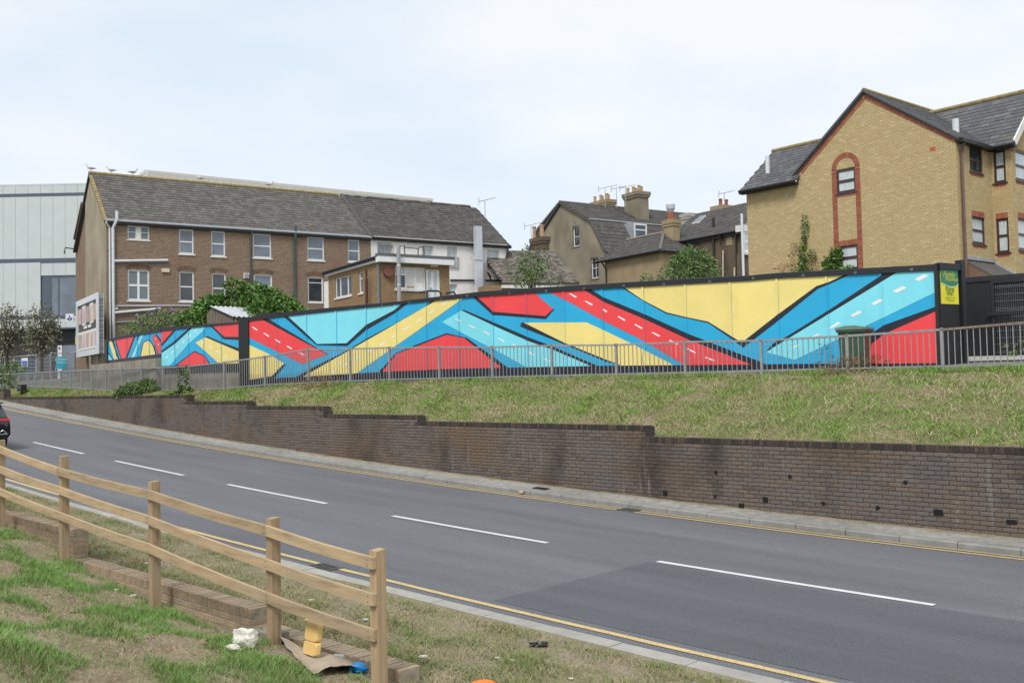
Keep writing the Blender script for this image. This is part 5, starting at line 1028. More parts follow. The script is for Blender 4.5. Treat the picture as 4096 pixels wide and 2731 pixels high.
mb = MB(); mb.wbox(YG, -.01, 0, GZ, zwl, -9, 0); mb.build('left_wall', YELB, yh)
fp = eL0+rdir*.35+YG.e*.9; pipe(yh, [fp, fp+UP*.8], .1, PIPW, 'roof_flue', 10)
fp = on_slope('t4', 1710, 535, S1, (S1-AP).cross(fi).normalized()); pipe(yh, [fp-UP*.15, fp+UP*.5], .13, PIPW, 'roof_flue', 12)
# right-hand recess and bay
YS = Wall(YG.p(LY, 0)[:2], fi); sS = 2.86
os_ = [win_px(YS, 's', 3878, 3928, 592, 690), win_px(YS, 's', 3889, 3939, 869, 976)]
zte = S1.z-.12
mb = MB(); wallmesh(mb, YS, [(0, GZ), (sS, GZ), (sS, zte), (0, zte)], os_, reveal=.09, d=-.004); brickface(yh, YS, [(0, GZ), (sS, GZ), (sS, zte), (0, zte)], os_, 1.9); mb.build('recess_wall', YMO, yh)
YB = Wall(YS.p(sS, 0)[:2], YG.e); sBy = .8; ob = [win_px(YB, 's', 3974, 4022, 602, 732), win_px(YB, 's', 3983, 4036, 874, 1012)]; ob = [(max(.12, q[0]), min(sBy-.12, q[1]), q[2], q[3]) for q in ob]
mb = MB(); wallmesh(mb, YB, [(0, GZ), (sBy, GZ), (sBy, zte), (0, zte)], ob, reveal=.09, d=-.004); brickface(yh, YB, [(0, GZ), (sBy, GZ), (sBy, zte), (0, zte)], ob, 1.9); mb.build('bay_side_wall', YMO, yh)
YF = Wall(YB.p(sBy, 0)[:2], fi); of_ = [(.35, 1.5, ob[0][2]+.1, ob[0][3]), (.35, 1.5, ob[1][2]+.1, ob[1][3])]
gz = S1.z+2.1
mb = MB(); wallmesh(mb, YF, [(0, GZ), (4.6, GZ), (4.6, zte), (2.3, gz), (0, zte)], of_, reveal=.09, d=-.004); brickface(yh, YF, [(0, GZ), (4.6, GZ), (4.6, zte), (2.3, gz), (0, zte)], of_, 1.9); mb.build('bay_front_wall', YMO, yh)
for W_, lst in ((YS, os_), (YB, ob), (YF, of_)):
    for i, o_ in enumerate(lst):
        window(yh, W_, *o_, fm=BROWNF, gm=NET if W_ is not YS or i else GLASSD, hz=(.5,), d=-.03, fw=.08, bar=.1, sill=.04, sm=BROWNF)
        mb = MB(); mb.wbox(W_, o_[0], o_[1], o_[2]-.17, o_[2]-.07, -.03, .01)
        if i == 1:
            n = max(5, int((o_[1]-o_[0])/.075))
            for k in range(n): w_ = (o_[1]-o_[0])/n; mb.wbox(W_, o_[0]+k*w_+.004, o_[0]+(k+1)*w_-.004, o_[3], o_[3]+.225, -.03, .02)
        mb.build('red_brick_trim', REDV, yh, kind='stuff')
arch(yh, YF, .2, 4.4, zte-.3, 1.5, .22, REDV, 34, .014, 'red_brick_arch')
bo = YF.p(-.0, zte+.02, .3)-fi*.3; rb = (YF.p(2.3, gz+.05, .3))
eaveB = YB.p(sBy+.3, zte, .32); eaveA = YB.p(-.1, zte, .32); up_ = (rb-YF.p(0, zte, .3)); up_ = fi*2.3+UP*(gz-zte+.05)
A1 = YB.p(sBy+.28, zte, .3); A2 = A1-YG.e*6
slab(yh, [A1, A2, A2+up_*1.12, A1+up_*1.12], .1, SLAT); tiles(yh, A2+UP*.02, YG.e, up_, 6, up_.length*1.12, SLAT, .35, .26, .014)
A3 = A1+fi*5.2; slab(yh, [A1+up_*1.12, A2+up_*1.12, A2+fi*5.2, A3], .1, SLAT)
mb = MB(); mb.tube([A1+up_*1.12+UP*.04, A2+up_*1.12+UP*.04], .1, 8); mb.build('ridge_tiles', LICH, yh)
mb = MB(); mb.bar(A1+UP*.0, A1+up_*1.12, .06, .26); mb.bar(A3, A1+up_*1.12, .06, .26); mb.build('bargeboard', WOLD, yh)
pipe(yh, [S1x+fi*.05-UP*.03, S1x+fi*2.7-UP*.03], .07, PIPBR, 'gutter'); pipe(yh, [A1-fi*.04-UP*.04, A1-YG.e*1.1-fi*.04-UP*.04], .07, BLKC, 'gutter')
mb = MB(); mb.wbox(YS, -.02, sS, zte-.14, zte, .0, .3); mb.wbox(YB, 0, sBy+.25, zte-.14, zte+.005, .0, .3); mb.build('soffit', BLKC, yh)
pipe(yh, [S1x+fi*.35-UP*.05, YS.p(.28, zte-.55, .08), YS.p(.28, GZ, .08)], .06, PIPBR)
# porch
pw = [on_slope('s', x, y, YS.p(0, 0), YS.n) for x, y in ((3876, 1040), (3985, 1052))]; pz = pw[0].z
q0, q1 = YS.p(.35, pz), YS.p(sS-.1, pz); q2, q3 = YS.p(sS-.1, pz-1.0, 1.5), YS.p(.35, pz-1.0, 1.5)
po = slab(yh, [q0, q1, q2, q3], .08, TILD, 'porch_roof'); mb = MB(); mb.bar(q0+UP*.06, q1+UP*.06, .2, .12); mb.build('flashing', LEAD, po); mb = MB(); mb.prism([q0-UP*.08, q3-UP*.08, YS.p(.35, pz-1.08)], YS.e*.06); mb.build('porch_cheek', simple('brown_board', (.16, .09, .06), .7, .1, 5), po); mb = MB(); mb.bar(q1+UP*.04, q2+UP*.04, .15, .06); mb.build('flashing', LEAD, po)
# ------------------------------------------------------------------ black return panel with sign, black fence and mesh gate on the right
RP = Wall(M.p(LM+.08, 0)[:2], Vector((.839, .545, 0))); gz0 = zupper(*toAD(RP.p(.4, 0)))
zt0 = RP.uv(3762, 1052)[1]; bp = thing('black_return_panel', RP.p(.45, gz0), 'black timber return panel at the end of the mural carrying a green and yellow sign', 'hoarding')
mb = MB(); mb.wbox(RP, .0, .9, gz0-.1, zt0-.14, -.03, 0); mb.build('panel', BLACKF, bp); mb = MB(); mb.wbox(RP, .0, .9, zt0-.14, zt0, -.06, .05); mb.build('fascia_board', BLACKP, bp); mb = MB(); mb.wbox(RP, .8, .93, gz0-.1, zt0+.1, -.1, .06); mb.build('post', BLACKP, bp)
SGG = simple('sign_green', (.02, .2, .105), .4, .05, 3); SGY = simple('sign_yellow', (.72, .66, .03), .4, .05, 3); SGT = simple('sign_green_text', (.05, .2, .06), .5, .05, 3); SGYT = simple('sign_yellow_text', (.62, .6, .05), .5, .05, 3); SGW = simple('sign_white', (.75, .76, .72), .4, .03, 3)
a, b = RP.uv(3764, 1215), RP.uv(3828, 1082); sx0, sx1 = a[0], min(b[0], .8); sz0, sz1 = a[1], b[1]; sw, shh = sx1-sx0, sz1-sz0
sg = thing('rental_sign', RP.p((sx0+sx1)/2, sz0, .01), 'green and yellow rental board reading Family Homes Rent me!', 'sign')
def signboard(par, W, x0, x1, z0, z1, d):
    mb = MB(); n = 10; wv = [(x0+(x1-x0)*i/n, z0+(z1-z0)*(.585-.07*math.sin((i/n-.15)*3.6))) for i in range(n+1)]; wv[-1] = (x1, wv[-1][1]+.03)
    mb.wbox(W, x0, x1, z0, z1, d-.012, d); mb.build('board', SGY, par); mb = MB()
    mb.poly([W.p(*q, d+.004) for q in wv]+[W.p(x1, z1, d+.004), W.p(x0, z1, d+.004)]); mb.build('green_field', SGG, par, recalc=False)
    mb = MB()
    for p, q in zip(wv, wv[1:]): mb.poly([W.p(p[0], p[1]-.015, d+.007), W.p(q[0], q[1]-.015, d+.007), W.p(*q, d+.007), W.p(*p, d+.007)])
    mb.build('white_wave', SGW, par, recalc=False)
signboard(sg, RP, sx0, sx1, sz0, sz1, .015); cx = (sx0+sx1)/2
text_on(RP, 'Family', cx-.03, sz0+shh*.79, sw*.27, SGYT, sg, 'lettering', .024, .35); text_on(RP, 'Homes', cx+.06, sz0+shh*.67, sw*.25, SGYT, sg, 'lettering', .024, .35)
text_on(RP, 'Rent', cx, sz0+shh*.37, sw*.27, SGT, sg, 'lettering', .024, 0, .0008); text_on(RP, 'me!', cx, sz0+shh*.25, sw*.27, SGT, sg, 'lettering', .024, 0, .0008); text_on(RP, '01634 711174', cx, sz0+shh*.15, sw*.1, SGT, sg, 'lettering', .024); text_on(RP, 'familyhomes', cx, sz0+shh*.09, sw*.08, SGT, sg, 'lettering', .024)
f0 = RP.p(.9, 0)+RP.n*-.1; fq = atZ(3862, 1300, 25.6); BF = Wall(fq[:2], Vector((.79, -.613, 0)))
gzf = BF.uv(3920, 1424)[1]; ztf = BF.uv(3870, 1110)[1]
bf = thing('black_fence', BF.p(.6, gzf), 'plain black timber fence panel between the sign and the mesh gate', 'fence')
s1_ = BF.uv(3968, 1200)[0]
mb = MB(); mb.wbox(BF, -.6, s1_, gzf, ztf-.13, -.03, 0); mb.build('panel', BLACKF, bf); mb = MB(); mb.wbox(BF, -.6, 5.5, ztf-.13, ztf, -.05, .04); mb.build('fascia_board', BLACKP, bf); mb = MB(); mb.wbox(BF, s1_, 5.5, gzf, ztf-.13, -.12, -.1); mb.build('panel', BLACKF, bf); mb = MB(); mb.wbox(BF, -.66, -.56, gzf-.2, ztf+.02, -.06, .05); mb.build('post', BLACKP, bf)
mg = thing('mesh_gate', BF.p(s1_+1, gzf), 'dark steel mesh gate with welded wires in front of black boarding', 'gate'); WIRE = simple('gate_wire', (.2, .21, .22), .4, .2, 9, metal=.5)
mb = MB(); mb.wbox(BF, s1_, s1_+.07, gzf, ztf-.15, .0, .07); mb.build('frame_post', BLACKP, mg); mb = MB(); mb.wbox(BF, s1_, 5.4, ztf-.2, ztf-.15, .0, .06); mb.build('frame_rail', BLACKP, mg)
hzs = [.08, .12, .3, .48, .66, .7, .74, .9, 1.08, 1.12, 1.26, 1.44, 1.6, 1.8, 1.84]
for h in hzs:
    mb = MB(); z = ztf-.2-h*(ztf-.2-gzf)/1.9; mb.wbox(BF, s1_+.07, 5.4, z-.005, z+.005, .03, .042); mb.build('wire', WIRE, mg)
mb = MB()
for i in range(70): x = s1_+.1+i*.05; mb.wbox(BF, x-.003, x+.003, gzf+.1, ztf-.2, .022, .03)
mb.build('upright_wires', WIRE, mg, kind='stuff')
mb = MB(); z = BF.uv(4000, 1255)[1]; mb.wbox(BF, s1_-.12, s1_+.45, z-.04, z+.03, .07, .12); mb.build('latch', BLACKP, mg)
mb = MB(); q = [BF.p(-.7, 0, .02), BF.p(6, 0, .02), BF.p(6, 0, 2.6), BF.p(-.3, 0, 2.6)]; mb.poly([Vector((p.x, p.y, zupper(*toAD(p))+.03)) for p in q]); struct(mb.build('concrete_apron', SLAB))
# ------------------------------------------------------------------ wheelie bin
BINM = simple('green_bin_plastic', (.042, .085, .048), .5, .15, 4); BINL = simple('faded_green_lid', (.13, .21, .17), .55, .12, 4)
r_ = RA.uv(3425, 1480); bpnt = (RA.p(RA.uv(3422, 1480)[0], 0)+M.p(M.uv(3428, 1480)[0], 0))/2; bz = zupper(*toAD(bpnt))-.1; bn = thing('wheelie_bin', (bpnt.x, bpnt.y, bz), 'dark green wheelie bin with faded lid standing against the mural', 'bin')
BB = Wall(bpnt[:2], M.e); wb = .29
mb = MB(); mb.hexa([BB.p(-wb*.82, bz+.06, .3), BB.p(wb*.82, bz+.06, .3), BB.p(wb*.82, bz+.06, -.22), BB.p(-wb*.82, bz+.06, -.22), BB.p(-wb, bz+.98, .36), BB.p(wb, bz+.98, .36), BB.p(wb, bz+.98, -.36), BB.p(-wb, bz+.98, -.36)]); mb.build('body', BINM, bn)
mb = MB(); mb.wbox(BB, -wb-.03, wb+.03, bz+.95, bz+1.0, -.38, .4); mb.build('rim', BINM, bn)
mb = MB(); mb.prism([BB.p(-wb-.05, bz+1.0, .42), BB.p(-wb-.05, bz+1.045, .42), BB.p(-wb*.4, bz+1.09, .42), BB.p(wb*.4, bz+1.09, .42), BB.p(wb+.05, bz+1.045, .42), BB.p(wb+.05, bz+1.0, .42)], -BB.n*.82); mb.build('lid', BINL, bn)
mb = MB(); mb.tube([BB.p(-wb, bz+1.02, -.44), BB.p(wb, bz+1.02, -.44)], .02, 8); mb.build('handle', BINM, bn)
for s_ in (-1, 1): mb = MB(); mb.tube([BB.p(s_*wb*.95-.02, bz+.1, -.26), BB.p(s_*wb*.95+.02, bz+.1, -.26)], .1, 14); mb.build('wheel', DARK, bn)
# ------------------------------------------------------------------ shed
sq_ = atZ(905, 1270, 41); SH_ = Wall(sq_[:2], Vector((.93, -.36, 0))); sd_ = thing('old_shed', SH_.p(0, GZ), 'weathered timber shed with corrugated metal roof under the ivy', 'shed')
p_ = [SH_.u('b1', x, y) for x, y in ((1945, 210), (1990, 70), (2190, 160), (2195, 230))]; mb = MB(); SHW = simple('weathered_boards', (.16, .13, .11), .95, .3, 6, stretch=(9, 9, .6))
x0, x1 = p_[0][0], p_[2][0]; nb = 9
for i in range(nb):
    a, b = x0+(x1-x0)*i/nb+.006, x0+(x1-x0)*(i+1)/nb-.006
    f = lambda x: lerp_tab([(p_[0][0], p_[0][1]+.3), (p_[1][0], p_[1][1]), (p_[2][0], p_[2][1])], x)
    mb = MB(); mb.prism([SH_.p(a, GZ), SH_.p(b, GZ), SH_.p(b, f(b)), SH_.p(a, f(a))], -SH_.n*.025); mb.build('board', SHW, sd_)
mb = MB(); bk_ = -SH_.n*.0+Vector((.75, .66, 0))*3.2; n = 60; A_, B_2 = SH_.p(*p_[1], .12)+UP*.05, SH_.p(p_[2][0]+.1, p_[2][1]-.02, .12)+UP*.03
rows = []
for i in range(n+1): t = i/n; wv = UP*.03*math.sin(i*math.pi/2.0); rows.append((A_+bk_*t+wv, B_2+bk_*t+wv))
for (a, b), (c, d) in zip(rows, rows[1:]): mb.poly([a, b, d, c])
mb.build('corrugated_roof', simple('corrugated_steel', (.4, .42, .45), .6, .2, 5), sd_, recalc=False)
# ------------------------------------------------------------------ billboard
e2l = e2; go = TG.p(0, 0)-e1*.9; BBW = Wall(go[:2], -e2); q_ = [BBW.uv(*p) for p in ((308, 1206), (393, 1171), (397, 1416), (313, 1428))]
s0, s1, z1, z0 = q_[0][0], q_[1][0], (q_[0][1]+q_[1][1])/2, (q_[2][1]+q_[3][1])/2
bbd = thing('billboard', BBW.p((s0+s1)/2, GZ), 'large white framed billboard with rows of tall portrait posters by the gable', 'billboard')
POSM = simple('poster_brown', (.09, .07, .06), .5, .1, 2); mb = MB(); mb.wbox(BBW, s0, s1, z0, z1, -.25, -.03); mb.build('board', POSM, bbd)
fwd = .32; FRM = simple('billboard_frame', (.6, .63, .66), .5, .06, 4)
for a, b, c, d in ((s0, s1, z1-fwd, z1), (s0, s1, z0, z0+fwd), (s0, s0+fwd, z0+fwd, z1-fwd), (s1-fwd, s1, z0+fwd, z1-fwd)): mb = MB(); mb.wbox(BBW, a, b, c, d, -.27, .06); mb.build('frame', FRM, bbd)
for i in range(5):
    for j in range(2):
        w_ = (s1-s0-2*fwd)/5; a = s0+fwd+i*w_; hh = (z1-z0-2*fwd); wh_ = (i+j) % 2 == (1 if j == 0 else 1)
        za, zb = (z0+fwd+.05, z0+fwd+hh*.42) if j else (z0+fwd+hh*.55, z1-fwd-.05)
        mb = MB(); mb.wbox(BBW, a+.03, a+w_-.03, za, zb, -.03, -.015); o = mb.build('poster', UPVC if wh_ or j else POSM, bbd)
        pm = simple(f'portrait_{i}{j}', [(.55, .4, .35), (.5, .42, .45), (.45, .33, .3), (.58, .48, .46), (.5, .36, .31)][(i+2*j) % 5], .6, .35, 2.5, stretch=(1, 1, .4)); mb = MB(); mb.wbox(BBW, a+.12, a+w_-.12, za+.12, zb-.15, -.015, -.008); mb.build('portrait', pm, o)
for k in (0, 1): mb = MB(); c = s0+(s1-s0)*(.4+.2*k); mb.wbox(BBW, c-.5, c+.5, z0+(z1-z0)*.475, z0+(z1-z0)*.525, -.015, -.004); mb.build('caption', UPVC, bbd)
for k in range(4): c = s0+(s1-s0)*(.2+.22*k); mb = MB(); mb.wbox(BBW, c-.1, c+.1, GZ, z0, -.4, -.28); mb.build('leg', CONCW, bbd)
# boards and signs left of the gable
LS = Wall(TG.p(-14.2, 0, 1.6)[:2], (1, .1)); a, b = LS.u('b1', 617, 203), LS.u('b1', 690, 128); ls = thing('lottery_sign', LS.p((a[0]+b[0])/2, a[1]), 'white projecting shop sign with a blue crossed fingers mark', 'sign')
mb = MB(); mb.wbox(LS, a[0], b[0], a[1], b[1], -.15, 0); mb.build('panel', UPVC, ls); mb = MB(); mb.wbox(LS, b[0], b[0]+.5, a[1]+.2, b[1]-.15, -.12, -.05); mb.build('bracket', UPVC, ls)
LB = simple('logo_blue', (.02, .03, .3), .5, .05, 5); c = ((a[0]+b[0])/2, (a[1]+b[1])/2); r = (b[1]-a[1])*.34
def disc(W, c, pts_, m_, par, nm, d): mb = MB(); mb.poly([W.p(c[0]+x, c[1]+y, d) for x, y in pts_]); return mb.build(nm, m_, par, recalc=False)
disc(LS, c, [(r*(1.0*math.cos(t)), r*(-.35+.75*math.sin(t))) for t in [i*math.pi/12 for i in range(12, 25)]]+[(r*.75, r*.15), (r*.3, -r*.05), (r*.1, r*.9), (-r*.25, r*1.0), (-r*.15, r*.1), (-r*.55, -r*.1)], LB, ls, 'logo', .004)
disc(LS, c, [(r*.1+r*.28*math.cos(i*math.pi/6), -r*.42+r*.25*math.sin(i*math.pi/6)) for i in range(12)], UPVC, ls, 'logo_gap', .008)
YS2 = Wall(TG.p(-13.6, 0, .05)[:2], -e2); a, b = TG.uv(305, 1378), TG.uv(312, 1322); rs = thing('small_rental_sign', TG.p(a[0], a[1]), 'small green and yellow rental board on the old gable beside the billboard', 'sign'); signboard(rs, TG, a[0], b[0], a[1], b[1], .06)
# site fence panels and banner
hs = [atZ(x, 1500, 60) for x in (-40, 60, 143, 200)]; HER = simple('fence_tube', (.4, .42, .44), .45, .1, 6, metal=.4)
for k, (xa, xb, ya, yb, lb) in enumerate(((-45, 143, 1432, 1420, 'temporary mesh fence panel standing before the dark brick hall base'), (146, 203, 1420, 1421, 'short temporary fence panel beside the turquoise banner'), (204, 300, 1412, 1411, 'temporary fence panel carrying the turquoise banner'))):
    A_, B_2 = atZ(xa, ya, 60), atZ(xb, yb, 60-k*.4); t = thing('site_fence_panel', Vector(((A_.x+B_2.x)/2, 60, .9)), lb, 'fence', 'temporary fence panels before the hall'); z0 = .9
    pipe(t, [(A_.x, A_.y, z0), A_, B_2, (B_2.x, B_2.y, z0)], .05, HER, 'frame', 6); mb = MB(); n = 6
    for i in range(1, n): z = z0+(A_.z-z0)*i/n; mb.bar((A_.x, A_.y, z), (B_2.x, B_2.y, z), .02, .02)
    for i in range(1, 24): q = A_.lerp(B_2, i/24); mb.bar((q.x, q.y, z0), (q.x, q.y, q.z), .012, .012, up=(1, 0, 0))
    mb.build('mesh', HER, t, kind='stuff')
    if k == 2:
        W_ = Wall((A_.x, A_.y-.08), (B_2-A_)); a, b = W_.u('b1', 527, 650), W_.u('b1', 622, 530); bt = thing('turquoise_banner', W_.p((a[0]+b[0])/2, a[1]), 'turquoise notice banner with white text tied to the site fence', 'banner'); mb = MB(); mb.wbox(W_, a[0], b[0], a[1], b[1], 0, .01); mb.build('banner', simple('turquoise', (.03, .36, .48), .6, .06, 3), bt)
        text_on(W_, 'Social Distancing', (a[0]+b[0])/2, b[1]-.2, .15, UPVC, bt, 'lettering', .015); text_on(W_, 'in Operation', (a[0]+b[0])/2, b[1]-.38, .15, UPVC, bt, 'lettering', .015)
        text_on(W_, '2 m', (a[0]+b[0])/2-.3, b[1]-.8, .25, UPVC, bt, 'lettering', .015); text_on(W_, '2 m', (a[0]+b[0])/2+.3, b[1]-1.2, .25, UPVC, bt, 'lettering', .015)
# floodlight on the wall top
fz = RW.uv(42, 1562)[0]; FP = RW.p(fz, -.2, -.5); ft = thing('ground_floodlight', FP, 'black floodlight on a rusty bracket at the top of the retaining wall', 'floodlight')
mb = MB(); mb.bar(FP, FP+UP*.28, .08, .1, up=RW.e); mb.build('bracket', PIPR, ft); mb = MB(); c = FP+UP*.42; mb.wbox(Wall(c[:2], RW.e), -.3, .3, c.z-.16, c.z+.14, -.12, .12); mb.build('lamp_housing', BLACKP, ft); mb = MB(); mb.wbox(Wall(c[:2], RW.e), -.26, .26, c.z-.12, c.z+.1, .12, .135); mb.build('lamp_glass', GLASSD, ft)
# ------------------------------------------------------------------ timber fence in front
FW0 = 11.1
fpost = [(6.92, -1.411, -2.72), (8.59, -1.276, -2.6), (11.15, -1.062, -2.65), (13.84, -.871, -2.45), (16.33, -.724, -2.2), (18.9, -.5, -2.0), (21.5, -.28, -1.8)]
RZ = [[-1.515, -1.39, -1.205, -1.07, -.83, -.62, -.4], [-1.822, -1.715, -1.5, -1.32, -1.137, -.92, -.7], [-2.12, -2.035, -1.82, -1.66, -1.47, -1.25, -1.03]]
FN = Wall(AD(0, FW0)[:2], -ENAV); fe = thing('timber_fence', FN.p(-11, -2.6), 'new timber post and rail fence with three rails above the low brick wall', 'fence')
for a, zt, zb in fpost:
    mb = MB(); l = random.uniform(-.004, .004)
    w_ = .05; mb.hexa([FN.p(-a-w_, zb, w_), FN.p(-a+w_, zb, w_), FN.p(-a+w_, zb, -w_), FN.p(-a-w_, zb, -w_), FN.p(-a-w_+l, zt-.006, w_), FN.p(-a+w_+l, zt-.006, w_), FN.p(-a+w_+l, zt+.004, -w_), FN.p(-a-w_+l, zt+.004, -w_)]); mb.build('post', WOODV, fe)
runs = [[(0, 1), (1, 3), (3, 5), (5, 6)], [(0, 2), (2, 4), (4, 6)], [(0, 1), (1, 3), (3, 5), (5, 6)]]
for r in range(3):
    for i0, i1 in runs[r]:
        mb = MB(); hh = .0495
        for i in range(i0, i1):
            a0, a1 = fpost[i][0], fpost[i+1][0]; z0, z1 = RZ[r][i], RZ[r][i+1]; n = 6
            if i == i0: a0 += .004 if i0 else -.045
            if i+1 == i1: a1 -= .004
            for k in range(n):
                q0, q1 = k/n, (k+1)/n; sag = lambda q: -.012*math.sin(math.pi*q)
                b0, b1 = a0+(a1-a0)*q0, a0+(a1-a0)*q1; y0, y1 = z0+(z1-z0)*q0+sag(q0), z0+(z1-z0)*q1+sag(q1)
                c = [FN.p(-b1, y1-hh, .09), FN.p(-b0, y0-hh, .09), FN.p(-b0, y0-hh, .052), FN.p(-b1, y1-hh, .052), FN.p(-b1, y1+hh, .09), FN.p(-b0, y0+hh, .09), FN.p(-b0, y0+hh, .052), FN.p(-b1, y1+hh, .052)]
                b = len(mb.v); mb.v += c
                fs = [(4, 5, 6, 7), (0, 3, 2, 1), (0, 1, 5, 4), (2, 3, 7, 6)]
                if k == 0 and i == i0: fs.append((1, 2, 6, 5))
                if k == n-1 and i+1 == i1: fs.append((3, 0, 4, 7))
                for q in fs: mb.f.append(tuple(b+j for j in q)); mb.m.append(0); mb.uv.append([(-(co.x-co.y)/Q2, co.z*.5+(co-FN.p(0, 0)).dot(FN.n)) for co in [c[j] for j in q]])
        o = mb.build('rail', WOOD, fe)
        for i in range(i0, i1+1):
            if i in (i0, i1) or True:
                for dz in (-.025, .025):
                    g = MB(); off = .03 if i == i0 else -.03 if i == i1 else 0; p = FN.p(-fpost[i][0]-off*(1), RZ[r][i]+dz, .089); g.tube([p, p+FN.n*.004], .005, 6); g.build('nail', PIPB, o)
# ------------------------------------------------------------------ low brick wall behind it
LWm = Wall(AD(0, 10.85)[:2], -ENAV); lw = thing('low_brick_wall', LWm.p(-11, -2.8), 'low stepped buff brick wall with brick on edge coping behind the timber fence', 'wall')
MB_S = brickmesh('b', .215, .065, .215, LWB, .006); MB_C = brickmesh('c', .066, .105, .225, LWB, .006); SM = mesh_only(MB_S, 'brick', LWB); CM = mesh_only(MB_C, 'coping_brick', LWB); yl = yaw_of(LWm.n)
core = MB(); nb_ = 0
for l, h, top, rows in ((6.95, 9.44, -2.5, 4), (9.45, 14.19, -2.33, 3), (14.2, 21, -1.92, 6), (21, 30, -1.45, 5)):
    core.wbox(LWm, -h+.004, -l-.004, top-.105-rows*.075-.3, top-.012, -.212, -.006); n = int((h-l)/.0765)
    for i in range(n): inst(CM, 'coping_brick', lw, LWm.p(-(l+(i+.5)*(h-l)/n), top-.0525+random.uniform(-.003, .003), random.uniform(-.002, .005)), (random.uniform(-.012, .012), random.uniform(-.02, .02), yl))
    if l > 20: continue
    for r in range(rows):
        a = l+(.1125 if r % 2 else 0)
        while a < h-.1:
            if r < 3 or a < l+.9 or a > h-.9: inst(SM, 'brick', lw, LWm.p(-(a+.1075), top-.105-.0425-.075*r, random.uniform(-.004, .003)), (random.uniform(-.008, .008), random.uniform(-.01, .01), yl))
            a += .225
        if r % 2: inst(SM, 'brick', lw, LWm.p(-(l+.052), top-.105-.0425-.075*r, 0), (0, 0, yl), (.47, 1, 1))
core.build('mortar', MORTL, lw)
# loose blocks by the post
for k, (x, y, lb) in enumerate(((1010, 2515, 'grey broken concrete block in the grass by the low wall end'), (1085, 2505, 'small mossy brick lump tucked behind the second fence post'))):
    p = onD(x, y, 11.05); mb = MB(); c = LWm.p(0, 0); z = znear(*toAD(p))+.02; mb.hexa([LWm.p(-toAD(p)[0]+dx, z+dz-.08+random.uniform(-.01, .01), .18+dd+random.uniform(-.015, .015)) for dz in (0, .15) for dx, dd in ((-.13, .08), (.11, .1), (.12, -.1), (-.12, -.09))]); tag(mb.build('concrete_block', CONCW), lb, 'block')
# ------------------------------------------------------------------ grass
def visible(p):
    y = p[1]*cp+p[2]*sp
    if y < .5: return False
    z = (-p[1]*sp+p[2]*cp)/y; x = p[0]/y; xx = cr*x-sr*z; zz = sr*x+cr*z; X = 2048+F*xx; Y = 1365.5-F*zz
    return -150 < X < 4250 and -100 < Y < 2900
def grassmesh(name, pts, hs, ws, m, lean=.5, parent=None, label=None):
    n = len(pts); P = np.array(pts, float); hs = np.array(hs)[:, None]; ws = np.array(ws)[:, None]
    an = rng.uniform(0, 2*np.pi, n); ln = rng.normal(0, lean, (n, 2)); d = np.stack([np.cos(an), np.sin(an), np.zeros(n)], 1)*ws
    tip = np.concatenate([ln*hs, hs*rng.uniform(.75, 1.0, (n, 1))], 1); mid = tip*np.array([.35, .35, .6])
    V = np.stack([P-d, P+d, P+mid+d*.7, P+mid-d*.7, P+tip], 1); o = P.mean(0); o[2] = P[:, 2].min()
    V = (V-o).reshape(-1, 3); b = np.arange(n)*5
    q = np.stack([b, b+1, b+2, b+3], 1); t = np.stack([b+3, b+2, b+4], 1)
    me = bpy.data.meshes.new(name); me.vertices.add(len(V)); me.vertices.foreach_set('co', V.ravel())
    me.loops.add(n*7); me.polygons.add(n*2)
    li = np.concatenate([q, t], 1).ravel(); me.loops.foreach_set('vertex_index', li)
    ls = np.stack([np.arange(n)*7, np.arange(n)*7+4], 1).ravel(); lt = np.tile([4, 3], n); me.polygons.foreach_set('loop_start', ls); me.polygons.foreach_set('loop_total', lt); me.update(); me.validate()
    me.materials.append(m); ob = bpy.data.objects.new(name, me); COL.objects.link(ob); ob.location = o; ORG[ob.name] = Vector(o)
    ob['kind'] = 'stuff'; return ob
def patch(a, d, s, k): return smoothnoise(a, d, s, k)
pts, hs, ws = [], [], []
R = random.random
while len(pts) < 90000:
    a = 2.5+48*R()**1.5; t = R(); d = -.28+t*(dr(a)+.28)
    m_ = patch(a, d*1.4, .45, .3)+.5*patch(a, d, .16, 1.1)
    if R() > .74+.7*m_: continue
    if 26.5 < a < 29.3 and t > .35 and R() < .93: continue
    z = zbank(a, d); g = max(0, m_); near = 1 if a < 14 else 0
    pts.append(AD(a, d, z-.01)); hs.append((.035+.06*R()+.07*g*R())*(1.5 if t < .04 or t > .96 else 1)); ws.append(.004+.004*R()+.00012*a)
tag(grassmesh('bank_grass', pts, hs, ws, GRASSM, .75), 'patchy green and straw grass covering the bank above the wall', 'grass')
pts, hs, ws = [], [], []
while len(pts) < 14000:          # weeds at the railing foot and on the path
    a = 3+47*R()**1.4; d = dr(a)-.25+.5*R()**1.0 if R() < .6 else dr(a)-1.9*R()
    if smoothnoise(a, d, .5, 2) < -.1: continue
    if a > 29 and R() < .6: continue
    pts.append(AD(a, d, zp(a)-.02+.0*d)); hs.append(.06+.16*R()*R()); ws.append(.005+.005*R())
tag(grassmesh('railing_weeds', pts, hs, ws, GRASSM, .5), 'rough weeds growing along the railing foot before the mural', 'weeds')
def gp_(x, y, d0=11.3):
    lo_, hi_ = 8.7, 16.0
    for _ in range(40):
        m_ = (lo_+hi_)/2; p = onD(x, y, m_); z = zverge(toAD(p)[0], m_) if m_ < 10.75 else znear(toAD(p)[0], m_)
        if p.z > z: hi_ = m_      # the ray is still above the ground here: it lands further away
        else: lo_ = m_
    return onD(x, y, (lo_+hi_)/2)
CQ = [toAD(gp_(*q)) for q in ((1045, 2550), (1195, 2548), (1470, 2685), (1380, 2712), (1235, 2680), (1110, 2632))]
